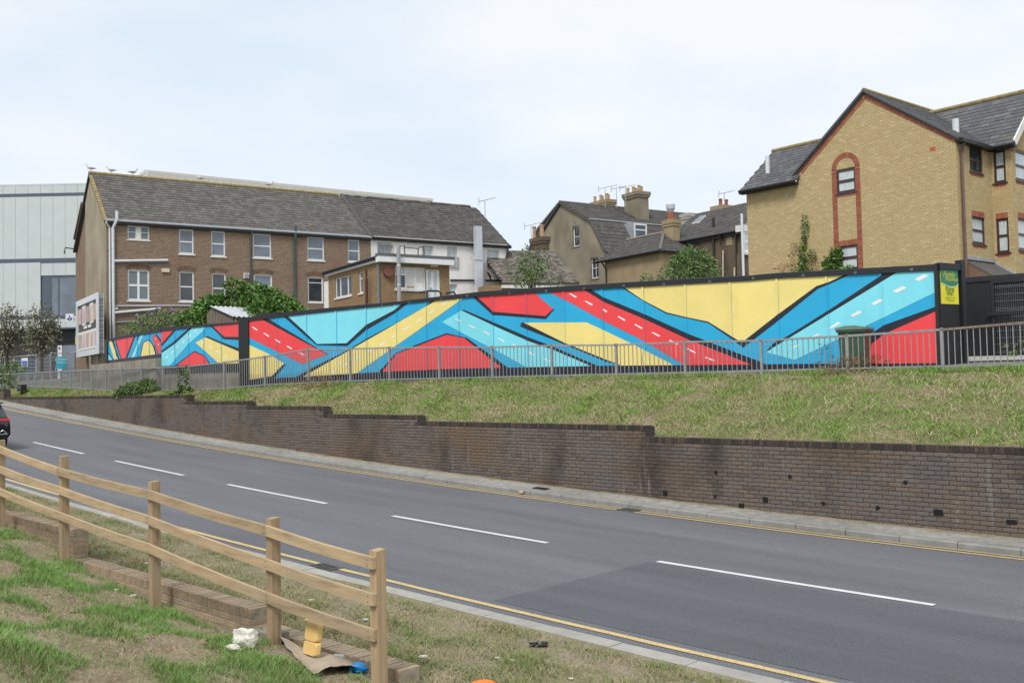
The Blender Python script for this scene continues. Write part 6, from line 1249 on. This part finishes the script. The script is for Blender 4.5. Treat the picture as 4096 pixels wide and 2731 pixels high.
pts, hs, ws = [], [], []; tries = 0
while len(pts) < 80000 and tries < 400000:
    tries += 1; a = 4+23*R()**1.2; d = 11.0+4.8*R()
    p = AD(a, d, 0); p.z = znear(a, d)
    if not visible(p) or (inpoly(a, d, CQ) and R() > .04): continue
    c = smoothnoise(a*1.3, d*1.6, .55, 3)+.45*smoothnoise(a*3, d*3, .6, 5)+.0-.2*(d-12.4)*(1 if a > 10 else .35)
    if c < .02 and R() > .06+.1*(c > -.25): continue
    pts.append(p-UP*.012); hs.append(.03+.06*R()+.11*max(0, c)*R()); ws.append(.0018+.0022*R())
tag(grassmesh('foreground_grass', pts, hs, ws, GRASSN, .6), 'tufts of fresh green grass on the dug foreground bank', 'grass')
pts, hs, ws = [], [], []; tries = 0
while len(pts) < 60000 and tries < 300000:
    tries += 1; a = 3+21*R()**1.3; d = 8.7+2.4*R()
    if d > 10.6 and a > 6.9: continue
    p = AD(a, d, 0); p.z = zverge(a, d) if d < 10.75 else znear(a, d)
    if not visible(p): continue
    c = smoothnoise(a*1.8, d*2.4, .6, 6)+.4*smoothnoise(a*4, d*4, .6, 7)+.5*(d-9.5)
    if R() > .45+.55*c: continue
    pts.append(p-UP*.008); hs.append(.025+.05*R()+.05*max(0, c)*R()); ws.append(.0022+.0026*R())
tag(grassmesh('verge_grass', pts, hs, ws, GRASSV, 1.0), 'dry trampled grass on the verge beside the near kerb', 'grass')
STRAW = blades('dry_clippings', [(.3, (.34, .28, .16)), (.6, (.44, .37, .23)), (.9, (.5, .44, .3))], 2.0)
pts, hs, ws = [], [], []; tries = 0
while len(pts) < 20000 and tries < 200000:
    tries += 1; a = 4+22*R()**1.3; d = 8.7+6.5*R(); p = AD(a, d, 0)
    if 10.6 < d < 11.0 and a > 6.9: continue
    p.z = zverge(a, d) if d < 10.75 else znear(a, d)
    if not visible(p) or inpoly(a, d, CQ): continue
    pts.append(p); hs.append(.02+.03*R()); ws.append(.0013+.0014*R())
tag(grassmesh('dry_clippings', pts, hs, ws, STRAW, 1.9), 'straw-coloured dead grass clippings lying over soil and verge', 'dead grass')
pts, hs, ws = [], [], []
while len(pts) < 13000:
    a = 2.5+40*R()**1.5; d = -.28+R()*(dr(a)+.28)
    if smoothnoise(a*.9, d*1.3, .5, 4) < -.1 and R() < .8: continue
    pts.append(AD(a, d, zbank(a, d)+.01)); hs.append(.05+.07*R()); ws.append(.004+.003*R())
tag(grassmesh('bank_thatch', pts, hs, ws, STRAW, 1.4), 'pale dead thatch lying in streaks across the grass bank', 'dead grass')
# clods on the dug bank
mb = MB()
for _ in range(2200):
    a, d = 8+15*R(), 11.6+3.6*R(); p = AD(a, d, 0); p.z = znear(a, d)
    if smoothnoise(a*1.3, d*1.6, .55, 3) > .1 or not visible(p): continue
    r = .01+.05*R()**3; pts_ = [p+Vector((math.cos(t)*r*random.uniform(.7, 1.3), math.sin(t)*r*random.uniform(.7, 1.3), -.005)) for t in (0, 1.05, 2.1, 3.14, 4.2, 5.2)]; top = p+Vector((r*.2, 0, r*.8))
    for i in range(6): mb.poly([pts_[i], pts_[(i+1) % 6], top])
tag(mb.build('soil_clods', SOIL2, recalc=False, kind='stuff'), 'loose brown soil clods scattered on the dug bank', 'soil')
mb = MB()
for _ in range(420):
    a, d = 3.5+15*R(), 8.65+2.0*R(); p = AD(a, d, zverge(a, d)); r = .006+.018*R()**2
    pts_ = [p+Vector((math.cos(t)*r*random.uniform(.7, 1.3), math.sin(t)*r*random.uniform(.7, 1.3), -.004)) for t in (0, 1.25, 2.5, 3.8, 5)]; top = p+UP*r*.8
    for i in range(5): mb.poly([pts_[i], pts_[(i+1) % 5], top])
tag(mb.build('verge_stones', CONC, recalc=False, kind='stuff'), 'small pale stones and grit lying on the verge', 'stones')
mb = MB()
for _ in range(700):
    a = 3+45*R()**1.3; d = .03+.1*R()**2 if R() < .6 else .62+.1*R(); p = AD(a, d, zroad(a)+(.13 if d < .4 else .012)); r = .006+.02*R()**3
    pts_ = [p+Vector((math.cos(t)*r*random.uniform(.6, 1.5), math.sin(t)*r*random.uniform(.6, 1.5), -.004)) for t in (0, 1.25, 2.5, 3.8, 5)]; top = p+UP*r*.6
    for i in range(5): mb.poly([pts_[i], pts_[(i+1) % 5], top])
tag(mb.build('gutter_grit', VERGE, recalc=False, kind='stuff'), 'grit and dead leaves along the far kerb and wall foot', 'grit')
# ------------------------------------------------------------------ shrubs and trees
def leafmat(name, c, var=.5, tr=0):
    m, N, L, b = newmat(name); r = N.new('ShaderNodeNewGeometry').outputs['Random Per Island']
    L.new(ramp(N, L, r, [(0, shade(c, 1-var)), (.5, c), (1, shade((c[0]*1.25, c[1]*1.12, c[2]), 1+var*.7))]), b.inputs['Base Color']); b.inputs['Roughness'].default_value = .5; b.inputs['Specular IOR Level'].default_value = .35; return m
LFI = leafmat('ivy_leaf', (.085, .18, .035)); LFB = leafmat('buddleia_leaf', (.15, .21, .085)); LFT = leafmat('young_tree_leaf', (.11, .19, .06)); LFO = leafmat('olive_tree_leaf', (.16, .17, .11), .4); LFW = leafmat('weed_leaf', (.1, .17, .05)); LFD = leafmat('dry_stalk', (.2, .125, .06)); BARK = simple('bark', (.1, .08, .06), .95, .3, 10)
def leaves(name, blobs, n, size, m, par=None, asp=.5, droop=.3, shell=.55):
    vol = [b[1][0]*b[1][1]*b[1][2]*(b[2] if len(b) > 2 else 1) for b in blobs]; tot = sum(vol); mb = MB(); V = []; Fc = []
    for b, v in zip(blobs, vol):
        c, r = Vector(b[0]), b[1]
        for _ in range(max(8, int(n*v/tot))):
            d = Vector((random.gauss(0, 1), random.gauss(0, 1), random.gauss(0, 1))).normalized(); q = shell+(1-shell)*R(); q *= 1+.22*smoothnoise(d.x*4+c.x, d.z*5+d.y*3, 1, c.x)
            p = c+Vector((d.x*r[0]*q, d.y*r[1]*q, d.z*r[2]*q)); t = (d+Vector((random.gauss(0, .6), random.gauss(0, .6), random.gauss(0, .6)-droop))).normalized()
            s_ = t.cross(Vector((random.gauss(0, 1), random.gauss(0, 1), random.gauss(0, 1)))).normalized(); l = size*random.uniform(.6, 1.35); bb = len(V)
            V += [p-s_*l*asp*.5+t*l*.45, p, p+s_*l*asp*.5+t*l*.45, p+t*l]; Fc.append((bb, bb+1, bb+2, bb+3))
    mb.v = V; mb.f = Fc; mb.m = [0]*len(Fc); mb.uv = [[(0, 0)]*4]*len(Fc); return mb.build(name, m, par, recalc=False)
def bl(t, x, y, Z, rx, rz, ry=None, w=1): return (atZ(*px(t, x, y), Z), (rx, ry or rx, rz), w)
iv = thing('ivy_thicket', atZ(1080, 1300, 43)*1.0+Vector((0, 0, GZ-atZ(1080, 1300, 43).z)), 'big glossy green ivy thicket behind the mural post and shed', 'shrub')
ivb = [bl('s', 940, 1150, 43, .5, .35), bl('s', 1000, 1215, 43, .65, .45), bl('s', 1015, 1170, 43, .7, .4), bl('s', 1060, 1205, 43.5, .9, .6), bl('s', 1115, 1240, 43, .95, .6), bl('s', 1175, 1272, 43, .85, .5), bl('s', 1235, 1297, 43, .65, .35), bl('s', 1285, 1308, 43, .5, .3), bl('s', 1080, 1260, 42, 1.0, .8), bl('s', 850, 1225, 43.5, .85, .45), bl('s', 900, 1215, 43.5, .8, .4), bl('s', 820, 1250, 42.5, .6, .5), bl('s', 785, 1285, 42, .75, .5), bl('s', 990, 1240, 42.5, .7, .45)]
leaves('crown', ivb, 15000, .17, LFI, iv, .55)
for k in range(14): a, b = atZ(900+14*k, 1270-6*(k % 4), 42.6), atZ(935+8*k, 1195+9*(k % 3), 42.4); pipe(iv, [a, a.lerp(b, .5)+Vector((.1, -.1, .12)), b], [.05, .035, .02], BARK, 'stem', 5)
def shrub(name, label, blobs, n, size, m, trunk=None, asp=.5, cat='shrub', grp=None, z0=GZ, br=0, bm_=BARK):
    c = blobs[0][0]; t = thing(name, (c.x, c.y, z0), label, cat, grp); leaves('crown', blobs, n, size, m, t, asp)
    if trunk:
        tp = Vector((c.x, c.y, max(b[0].z for b in blobs))); pipe(t, [(c.x, c.y, z0-.1), (c.x+.05, c.y, z0+(tp.z-z0)*.45), (c.x-.03, c.y+.05, z0+(tp.z-z0)*.8), tp], [trunk, trunk*.75, trunk*.45, trunk*.15], bm_, 'trunk', 7)
        for k in range(br):
            b = blobs[k % len(blobs)]; q0 = Vector((c.x, c.y, z0+(tp.z-z0)*random.uniform(.25, .7))); d = Vector((random.gauss(0, 1), random.gauss(0, 1), 0)).normalized(); e = b[0]+Vector((d.x*b[1][0]*.9, d.y*b[1][1]*.9, b[1][2]*random.uniform(-.3, .8))); pipe(t, [q0, q0.lerp(e, .5)+UP*.1, e], [trunk*.4, trunk*.25, trunk*.08], bm_, 'branch', 5)
    return t
bd = shrub('buddleia', 'wispy grey-green buddleia with purple flowers against the terrace wall', [bl('s', 640, 1290, 46, 1.0, .55), bl('s', 690, 1275, 46, .7, .5), bl('s', 585, 1315, 46, .95, .4), bl('s', 530, 1320, 46, .6, .3), bl('s', 715, 1305, 45, .5, .4)], 3800, .17, LFB, .06, .25, br=10)
for x, y in ((620, 1240), (598, 1262), (680, 1245), (560, 1290)):
    p = atZ(x, y, 45.8); mb = MB(); mb.tube([p, p+Vector((.1, 0, .06)), p+Vector((.26, 0, .05))], [.05, .06, .015], 6); mb.build('flower', simple('buddleia_purple', (.25, .12, .4), .8, .2, 8) if 'buddleia_purple' not in MAT else MAT['buddleia_purple'], bd)
shrub('elder_tree', 'thin leafy young tree in front of the mossy cottage roof', [bl('t3', 290, 1090, 60, .75, .75), bl('t3', 245, 1000, 60, .5, .6), bl('t3', 372, 985, 60, .4, .45), bl('t3', 400, 1085, 60, .6, .4), bl('t3', 130, 1130, 60, .4, .4), bl('t3', 330, 1180, 60, .8, .55), bl('t3', 232, 935, 60, .2, .3), bl('t3', 220, 1200, 60, .8, .6), bl('t3', 365, 930, 60, .22, .25), bl('t3', 530, 1240, 60, .5, .35)], 900, .2, LFT, .07, .5, 'tree', br=22)
shrub('ash_sapling', 'rounded bright green bush before the dark brick house', [bl('t3', 1800, 1100, 58, 1.35, 1.1), bl('t3', 1775, 1010, 58, .7, .7), bl('t3', 1915, 1140, 58, 1.0, .75), bl('t3', 1700, 1130, 58, .85, .8), bl('t3', 1865, 1040, 58, .75, .6), bl('t3', 1700, 1050, 58, .5, .5), bl('t3', 1800, 935, 58, .25, .3), bl('t3', 1640, 1150, 58, .5, .4)], 3200, .25, LFT, .08, .28, 'tree', br=14)
for (x, y, lb) in ((1380, 1235, 'small weed showing over the mural below the tan extension'), (1535, 1200, 'tall weed tip showing over the mural near the ash bush')): shrub('tall_weed', lb, [bl('t3', x, y, 45, .3, .45)], 160, .16, LFT, .02, .4, 'weed', 'weeds showing above the mural')
# ivy on the yellow gable
yi = thing('climbing_ivy', YG.p(2.6, .5, .1), 'tall ivy column climbing the yellow brick gable', 'climber')
def onY(x, y): return YG.p(*YG.uv(x, y), .12)
ib = [(onY(3226, 880), (.1, .1, .25)), (onY(3225, 920), (.15, .1, .35)), (onY(3222, 970), (.16, .1, .35)), (onY(3222, 1015), (.25, .12, .4)), (onY(3226, 1060), (.32, .12, .4)), (onY(3256, 1025), (.12, .1, .3)), (onY(3225, 1100), (.4, .2, .4))]
leaves('foliage', ib, 950, .11, LFI, yi, .7); pipe(yi, [YG.p(YG.uv(3222, 1100)[0], .5, .08), onY(3222, 1060), onY(3226, 900)], [.04, .03, .01], BARK, 'stem', 5)
yj = thing('climbing_ivy', YG.p(5.0, .5, .1), 'low ivy and dead stalks beside the lower gable window', 'climber'); leaves('foliage', [(onY(3350, 1040), (.3, .12, .45)), (onY(3325, 1065), (.35, .12, .35)), (onY(3362, 1020), (.12, .1, .35)), (onY(3400, 1075), (.3, .1, .08))], 700, .13, LFI, yj, .7)
leaves('dead_stalks', [(onY(3190, 1040), (.3, .1, .7)), (onY(3260, 1060), (.35, .1, .5)), (onY(3150, 1075), (.5, .1, .25)), (onY(3345, 1000), (.1, .1, .5))], 420, .14, LFD, yj, .25)['kind'] = 'stuff'
# trees in front of the pale hall
for k, (bs, lb) in enumerate((([(210, 1330), (195, 1270), (180, 1390), (150, 1340), (165, 1290)], 'slim sparse street tree in front of the hall entrance'), ([(25, 1350), (30, 1290), (60, 1340), (10, 1400), (50, 1400)], 'slim sparse street tree in front of the dark brick base'))):
    cx_ = 165 if k == 0 else 25
    bb = [bl('s', cx_, 1330, 57, 1.1, 1.5), bl('s', cx_, 1260, 57, .7, .8), bl('s', cx_-25, 1370, 57, .7, .6), bl('s', cx_+28, 1330, 57, .6, .7), bl('s', cx_+5, 1300, 57, .9, .9)]
    shrub('street_tree', lb, bb, 1100, .17, LFO, .1, .55, 'tree', 'street trees before the hall', .9, br=40, bm_=BARK)
shrub('roadside_bush', 'low dark bush at the far end of the railing', [bl('s', 8, 1530, 49, .8, .5), bl('s', 35, 1490, 50, .8, .6)], 900, .15, LFW, None, z0=.1)
def vx(x, y, d): return onD(x, y, d)
p = vx(545, 1560, -.45); shrub('overhanging_bush', 'bushy green plant spilling over the retaining wall top', [(p, (.75, .4, .28)), (p+Vector((.5, -.3, .12)), (.5, .35, .3)), (p+Vector((-.4, .2, -.1)), (.6, .35, .18))], 2600, .13, LFW, None, .3, 'plant', z0=p.z-.2)
p = vx(735, 1530, -.5); shrub('wall_sapling', 'spindly sapling rooted on top of the retaining wall', [(p, (.16, .16, .5)), (p+UP*-.45, (.4, .25, .28)), (p+UP*.45, (.08, .08, .25))], 420, .15, LFW, .015, .55, 'plant', z0=p.z-.6)
q = BF.p(s1_+1.4, 0, .5); shrub('gate_weeds', 'scruffy weeds growing at the foot of the mesh gate', [(q+UP*(gzf+.25), (.5, .25, .3)), (BF.p(s1_+2.2, gzf+.5, .5), (.6, .3, .55)), (BF.p(s1_+.7, gzf+.15, .5), (.4, .2, .15))], 700, .14, LFW, None, .35, 'weeds', z0=gzf)
q = RA.p(RA.uv(3400, 1480)[0]-.1, .15, -.1); shrub('dead_weeds', 'brown dead weeds around the bin and railing post', [(q, (.45, .2, .28)), (q+RA.e*.5, (.4, .2, .2)), (q-RA.e*.5+UP*.15, (.12, .1, .4))], 420, .18, LFD, None, .12, 'weeds', z0=.0)
q = RA.p(RA.uv(1280, 1520)[0], .1, .15); shrub('dry_clump', 'clump of dry brown stalks under the railing', [(q, (.6, .2, .16)), (q+RA.e*.7, (.4, .2, .12))], 380, .15, LFD, None, .12, 'weeds', z0=.0)
# ------------------------------------------------------------------ litter on the near side
def crumple(name, p, r, m, label, cat, n=3, sq=(1, 1, .7), amp=.35):
    bm = bmesh.new(); bmesh.ops.create_icosphere(bm, subdivisions=n, radius=1); mb = MB(); k = random.uniform(0, 9)
    for v in bm.verts:
        f = 1+amp*smoothnoise(v.co.x*1.3+k, v.co.y*1.3+v.co.z, .7, k)+amp*.35*smoothnoise(v.co.z*3.2+v.co.y*2, v.co.x*3.2+k, .7, k)+random.uniform(-.06, .06); v.co *= f
    base = len(mb.v); mb.v = [Vector((v.co.x*r*sq[0]+p.x, v.co.y*r*sq[1]+p.y, v.co.z*r*sq[2]+p.z+r*sq[2]*.75)) for v in bm.verts]; bm.verts.index_update()
    for f in bm.faces: mb.f.append(tuple(v.index for v in f.verts)); mb.m.append(0); mb.uv.append(None)
    bm.free(); return tag(mb.build(name, m), label, cat)
BAGW = simple('white_bag', (.62, .6, .54), .5, .15, 8); FOAM = simple('yellow_foam', (.68, .46, .17), .5, .05, 4); CARD = simple('cardboard', (.36, .29, .215), .9, .15, 7); BLUB = simple('blue_bag', (.01, .25, .62), .35, .15, 6); CLRB = simple('clear_plastic', (.45, .46, .47), .2, .2, 9, spec=.8); ORNG = simple('orange_bag', (.75, .17, .015), .4, .12, 7); BLKB2 = simple('black_bag', (.02, .018, .016), .4, .3, 9)
p = gp_(978, 2590); crumple('crumpled_bag', p, .1, BAGW, 'crumpled white carrier bag lying in the grass by the cardboard', 'bag', 3, (1.1, .9, 1.0), .45)
p = gp_(935, 2605); crumple('torn_wrapper', p, .07, BAGW, 'torn white plastic wrapper trailing from the crumpled bag', 'wrapper', 3, (1.2, .8, .5), .6)
# cardboard sheet
A_, B_2, C_2, D_2 = gp_(1035, 2545), gp_(1210, 2550), gp_(1480, 2690), gp_(1255, 2712); mb = MB(); n = 14; g0 = []
for i in range(n+1):
    for j in range(n+1):
        u, v = i/n, j/n; q = A_.lerp(B_2, u).lerp(D_2.lerp(C_2, u), v); z = max(q.z, znear(*toAD(q)))+.05+.03*math.sin(u*4+v*6)+.018*smoothnoise(u*7, v*9, .6, 3)+(.05 if v < .12 else 0); g0.append(Vector((q.x+.015*smoothnoise(u*9, v*9, .5), q.y, z)))
for s_ in (0, 1):
    for i in range(n):
        for j in range(n):
            f = [g0[i*(n+1)+j], g0[(i+1)*(n+1)+j], g0[(i+1)*(n+1)+j+1], g0[i*(n+1)+j+1]]; mb.poly([v-UP*.006*s_ for v in (f if not s_ else f[::-1])])
tag(mb.build('cardboard_sheet', CARD, recalc=False), 'flattened damp cardboard sheet lying against the low wall', 'cardboard')
# open foam box standing against the wall
bx_ = onD(1272, 2612, 11.02); aB = toAD(bx_)[0]; zb_ = bx_.z; LB_ = Wall(AD(0, 11.02)[:2], -ENAV); fb = thing('foam_takeaway_box', LB_.p(-aB, zb_), 'open yellow foam takeaway box standing against the low wall', 'takeaway box')
def tray(z0, z1, nm, lean, flip):
    mb = MB(); wd = .112; hh = (z1-z0); prof = [(0, 1.0), (.05, .9), (.07, .62)]; rings = []
    for dd, sc_ in ((0, 1.0), (.01, 1.0), (.04, .94), (.052, .86)):
        ring = []
        for t in range(24):
            an = 2*math.pi*t/24; cx_, cy_ = math.copysign(abs(math.cos(an))**.35, math.cos(an)), math.copysign(abs(math.sin(an))**.35, math.sin(an)); z = (z0+z1)/2+cy_*hh/2*sc_; ring.append(LB_.p(-aB+cx_*wd*sc_, z, dd*flip-(z-zb_)*lean+.055))
        rings.append(ring)
    for r0, r1 in zip(rings, rings[1:]):
        for t in range(24): mb.poly([r0[t], r0[(t+1) % 24], r1[(t+1) % 24], r1[t]])
    mb.poly(rings[-1]); mb.poly(rings[0][::-1]); return mb.build(nm, FOAM, fb, smooth=False)
tray(zb_, zb_+.128, 'base', .16, 1); tray(zb_+.122, zb_+.3, 'lid', .16, 1)
mb = MB(); mb.wbox(LB_, -aB-.06, -aB+.06, zb_+.298, zb_+.315, -.06, -.03); mb.build('tab', FOAM, fb)
p = gp_(1365, 2655); crumple('clear_bottle', p, .1, CLRB, 'squashed clear plastic bag on the end of the cardboard', 'bag', 3, (1.3, .8, .6), .3)
p = gp_(1440, 2690); crumple('blue_bag', p, .085, BLUB, 'knotted bright blue plastic bag beside the end fence post', 'bag', 3, (1.3, .7, .6), .5)
p = gp_(1930, 2790); crumple('orange_bag', p, .11, ORNG, 'bright orange carrier bag on the verge', 'bag', 3, (1.1, .9, .8), .3)
p = gp_(2150, 2585); crumple('black_rag', p, .055, BLKB2, 'torn black plastic rag lying on the verge', 'rag', 3, (1.5, .8, .5), .6)
for x, y, r, lb in ((587, 2255, .06, 'folded white card packet leaning in the dry verge grass'), (1690, 2630, .06, 'pale grey plastic scrap in the verge grass beside the low wall end'), (2055, 2640, .03, 'small white tissue scrap on the open verge'), (1990, 2632, .035, 'torn tissue pair lying between rag and wall end'), (2285, 2715, .03, 'tiny white paper scrap near the green verge tuft'), (1462, 2480, .05, 'crumpled grey paper behind the end fence post'), (535, 2385, .06, 'flat clear wrapper in the grass before the low wall'), (465, 2360, .05, 'white wrapper with dark spot in the bank grass'), (1245, 2400, .04, 'pale blue paper scrap behind the fence'), (1230, 2480, .04, 'yellow snack packet behind the foam box'), (230, 2270, .05, 'white plastic scrap near the fence post foot'), (1568, 2460, .035, 'small white wrapper on the verge right of the fence end')):
    p = gp_(x, y); m_ = {1230: MAT['sign_yellow'], 1462: CLRB, 535: CLRB}.get(x, BAGW); crumple('litter_scrap', p, r*.7, m_, lb, 'litter', 2, (1.2, .9, .35), .5)
p = gp_(2072, 1895) if False else AD(13.2, .25, zroad(13.2)+.115); mb = MB(); ms_ = [RW.p(-14.45, 0, .3), RW.p(-13.95, 0, .3), RW.p(-13.95, 0, .14), RW.p(-14.45, 0, .14)]
a_ = toAD(onD(2170, 1953, .2))[0]; mb.hexa([AD(a_+u, d, zroad(a_+u)+.118+dz) for dz in (0, .015) for u, d in ((-.2, .32), (.2, .32), (.2, .1), (-.2, .1))]); tag(mb.build('access_cover', BLACKP), 'small black access cover on the strip at the wall foot', 'cover')
p = AD(toAD(onD(2072, 1977, .7))[0], .66, 0); p.z = zroad(toAD(p)[0])+.02; mb = MB(); mb.tube([p+UP*.03, p+Vector((.1, -.03, .03))], [.035, .045], 12, cap=False); mb.build
tag(mb.build('paper_cup', simple('kraft_cup', (.4, .32, .22), .7, .1, 5), recalc=False), 'brown paper cup lying in the gutter by the far kerb', 'cup')
# drain gratings
def grate(a, d, wl, wd, lb, n=6):
    t = thing('drain_grating', AD(a, d, zroad(a)), lb, 'drain'); z = lambda a_: zroad(a_)+.013
    for k, (a0, a1, d0, d1) in enumerate(((a-wl/2, a+wl/2, d-wd/2, d-wd/2+.035), (a-wl/2, a+wl/2, d+wd/2-.035, d+wd/2), (a-wl/2, a-wl/2+.035, d-wd/2+.035, d+wd/2-.035), (a+wl/2-.035, a+wl/2, d-wd/2+.035, d+wd/2-.035))):
        mb = MB(); mb.hexa([AD(x, y, z(x)-.04) for x, y in ((a0, d0), (a1, d0), (a1, d1), (a0, d1))]+[AD(x, y, z(x)+.012) for x, y in ((a0, d0), (a1, d0), (a1, d1), (a0, d1))]); mb.build('frame_bar', IRON, t)
    mb = MB(); mb.hexa([AD(x, y, z(x)-.05) for x, y in ((a-wl/2+.03, d-wd/2+.03), (a+wl/2-.03, d-wd/2+.03), (a+wl/2-.03, d+wd/2-.03), (a-wl/2+.03, d+wd/2-.03))]+[AD(x, y, z(x)+.001) for x, y in ((a-wl/2+.03, d-wd/2+.03), (a+wl/2-.03, d-wd/2+.03), (a+wl/2-.03, d+wd/2-.03), (a-wl/2+.03, d+wd/2-.03))]); mb.build('pit', DARK, t)
    for i in range(1, n): x = a-wl/2+wl*i/n; mb = MB(); mb.hexa([AD(u, v, z(u)+h) for h in (-.03, .01) for u, v in ((x-.012, d-wd/2+.03), (x+.012, d-wd/2+.03), (x+.012, d+wd/2-.03), (x-.012, d+wd/2-.03))]); mb.build('bar', IRON, t)
IRON = simple('cast_iron', (.085, .083, .08), .6, .3, 14)
a_ = toAD(onD(1290, 2282, 8.18))[0]; grate(a_, 8.17, .5, .36, 'cast iron gully grating set in the near gutter'); a_ = toAD(onD(2520, 2047, .78))[0]; grate(a_, .8, .4, .3, 'worn gully grating in the far gutter beside the wall section joint')
# ------------------------------------------------------------------ black hatchback going away up the road
CARP = simple('black_car_paint', (.006, .006, .008), .12, .1, 2, spec=.8); TYRE = simple('tyre_rubber', (.012, .012, .012), .85, .1, 8); RLGT = simple('red_lamp', (.5, .02, .02), .2, .1, 6); CHRM = simple('chrome_trim', (.5, .5, .52), .2, .05, 5, metal=.8)
ca = toAD(onD(46, 1752, 5.9))[0]; car_d = 6.75; cz_ = lambda u: zroad(ca+u)+.01
slope = (zroad(ca+4)-zroad(ca))/4; cb = AD(ca+2.1, car_d, zroad(ca+2.1)+.02); car = thing('black_hatchback', cb, 'black hatchback car driving away up the near lane', 'car')
def cpt(l, wd, h): return AD(ca+l, car_d+wd, zroad(ca)+.02+slope*l+h)     # l forward from the tail, wd towards the near kerb
secs = [(0.0, .74, .42, .8, .6), (.06, .84, .3, .98, .7), (.5, .88, .2, 1.0, .78), (1.4, .89, .18, .98, .8), (2.6, .89, .18, .95, .8), (3.4, .87, .2, .88, .76), (4.05, .78, .28, .76, .66), (4.2, .66, .4, .66, .55)]
mb = MB(); rings = []
for l, hw_, zb_, zt_, tw_ in secs:
    ring = [cpt(l, w_, h) for w_, h in ((-hw_*.8, zb_), (-hw_, zb_+.15), (-hw_, (zb_+zt_)/2+.05), (-hw_*.97, zt_-.08), (-tw_, zt_), (tw_, zt_), (hw_*.97, zt_-.08), (hw_, (zb_+zt_)/2+.05), (hw_, zb_+.15), (hw_*.8, zb_))]; rings.append(ring)
for r0, r1 in zip(rings, rings[1:]):
    for i in range(10): mb.poly([r0[i], r0[(i+1) % 10], r1[(i+1) % 10], r1[i]])
mb.poly(rings[0][::-1]); mb.poly(rings[-1]); mb.build('body', CARP, car)
cab = [(.12, .76, .98, .99), (.42, .7, .98, 1.34), (.75, .62, .98, 1.46), (1.5, .62, .98, 1.47), (2.2, .6, .96, 1.4), (3.1, .74, .95, .97)]; mb = MB(); rings = []
for l, tw_, zb_, zt_ in cab: rings.append([cpt(l, -.8, zb_-.02), cpt(l, -tw_, zt_), cpt(l, tw_, zt_), cpt(l, .8, zb_-.02)])
for k, (r0, r1) in enumerate(zip(rings, rings[1:])):
    for i in range(3): mb.poly([r0[i], r0[i+1], r1[i+1], r1[i]], 0 if (i == 1 and 1 <= k <= 3) else 1)
mb.build('cabin', [CARP, GLASSD], car)
for sgn in (-1, 1):
    mb = MB(); mb.hexa([cpt(-.02, sgn*.45, .89), cpt(.03, sgn*.82, .89), cpt(.16, sgn*.855, .9), cpt(.04, sgn*.45, .89), cpt(-.0, sgn*.45, .96), cpt(.05, sgn*.81, .96), cpt(.16, sgn*.845, .965), cpt(.05, sgn*.45, .96)]); mb.build('tail_lamp', RLGT, car)
    mb = MB(); mb.tube([cpt(-.02, sgn*.72, .5), cpt(-.02, sgn*.45, .5), cpt(-.02, sgn*.6, .62), cpt(-.02, sgn*.72, .5)], .014, 6); mb.build('exhaust_trim', CHRM, car)
    for l in (.75, 3.35):
        c0_, c1_ = cpt(l, sgn*.7, .31), cpt(l, sgn*.895, .31); mb = MB(); mb.tube([c0_, c0_.lerp(c1_, .1), c0_.lerp(c1_, .9), c1_], [.28, .31, .31, .28], 24); w_ = mb.build('wheel', TYRE, car); mb = MB(); mb.tube([c1_, c1_+(c1_-c0_).normalized()*.012], .2, 18); mb.build('rim', CHRM, w_)
mb = MB(); mb.hexa([cpt(-.035, x, h) for h in (.44, .56) for x in (-.26, .26)][0:0] or [cpt(-.04, -.26, .66), cpt(-.04, .26, .66), cpt(-.0, .26, .66), cpt(-.0, -.26, .66), cpt(-.03, -.26, .77), cpt(-.03, .26, .77), cpt(.01, .26, .77), cpt(.01, -.26, .77)]); mb.build('number_plate', MAT['sign_yellow'], car)
mb = MB(); mb.bar(cpt(.36, -.7, 1.4), cpt(.36, .7, 1.4), .22, .04); mb.build('spoiler', CARP, car)
for o in list(bpy.data.objects):
    if o.parent is None and o.type != 'LIGHT': o.location.z += EYE
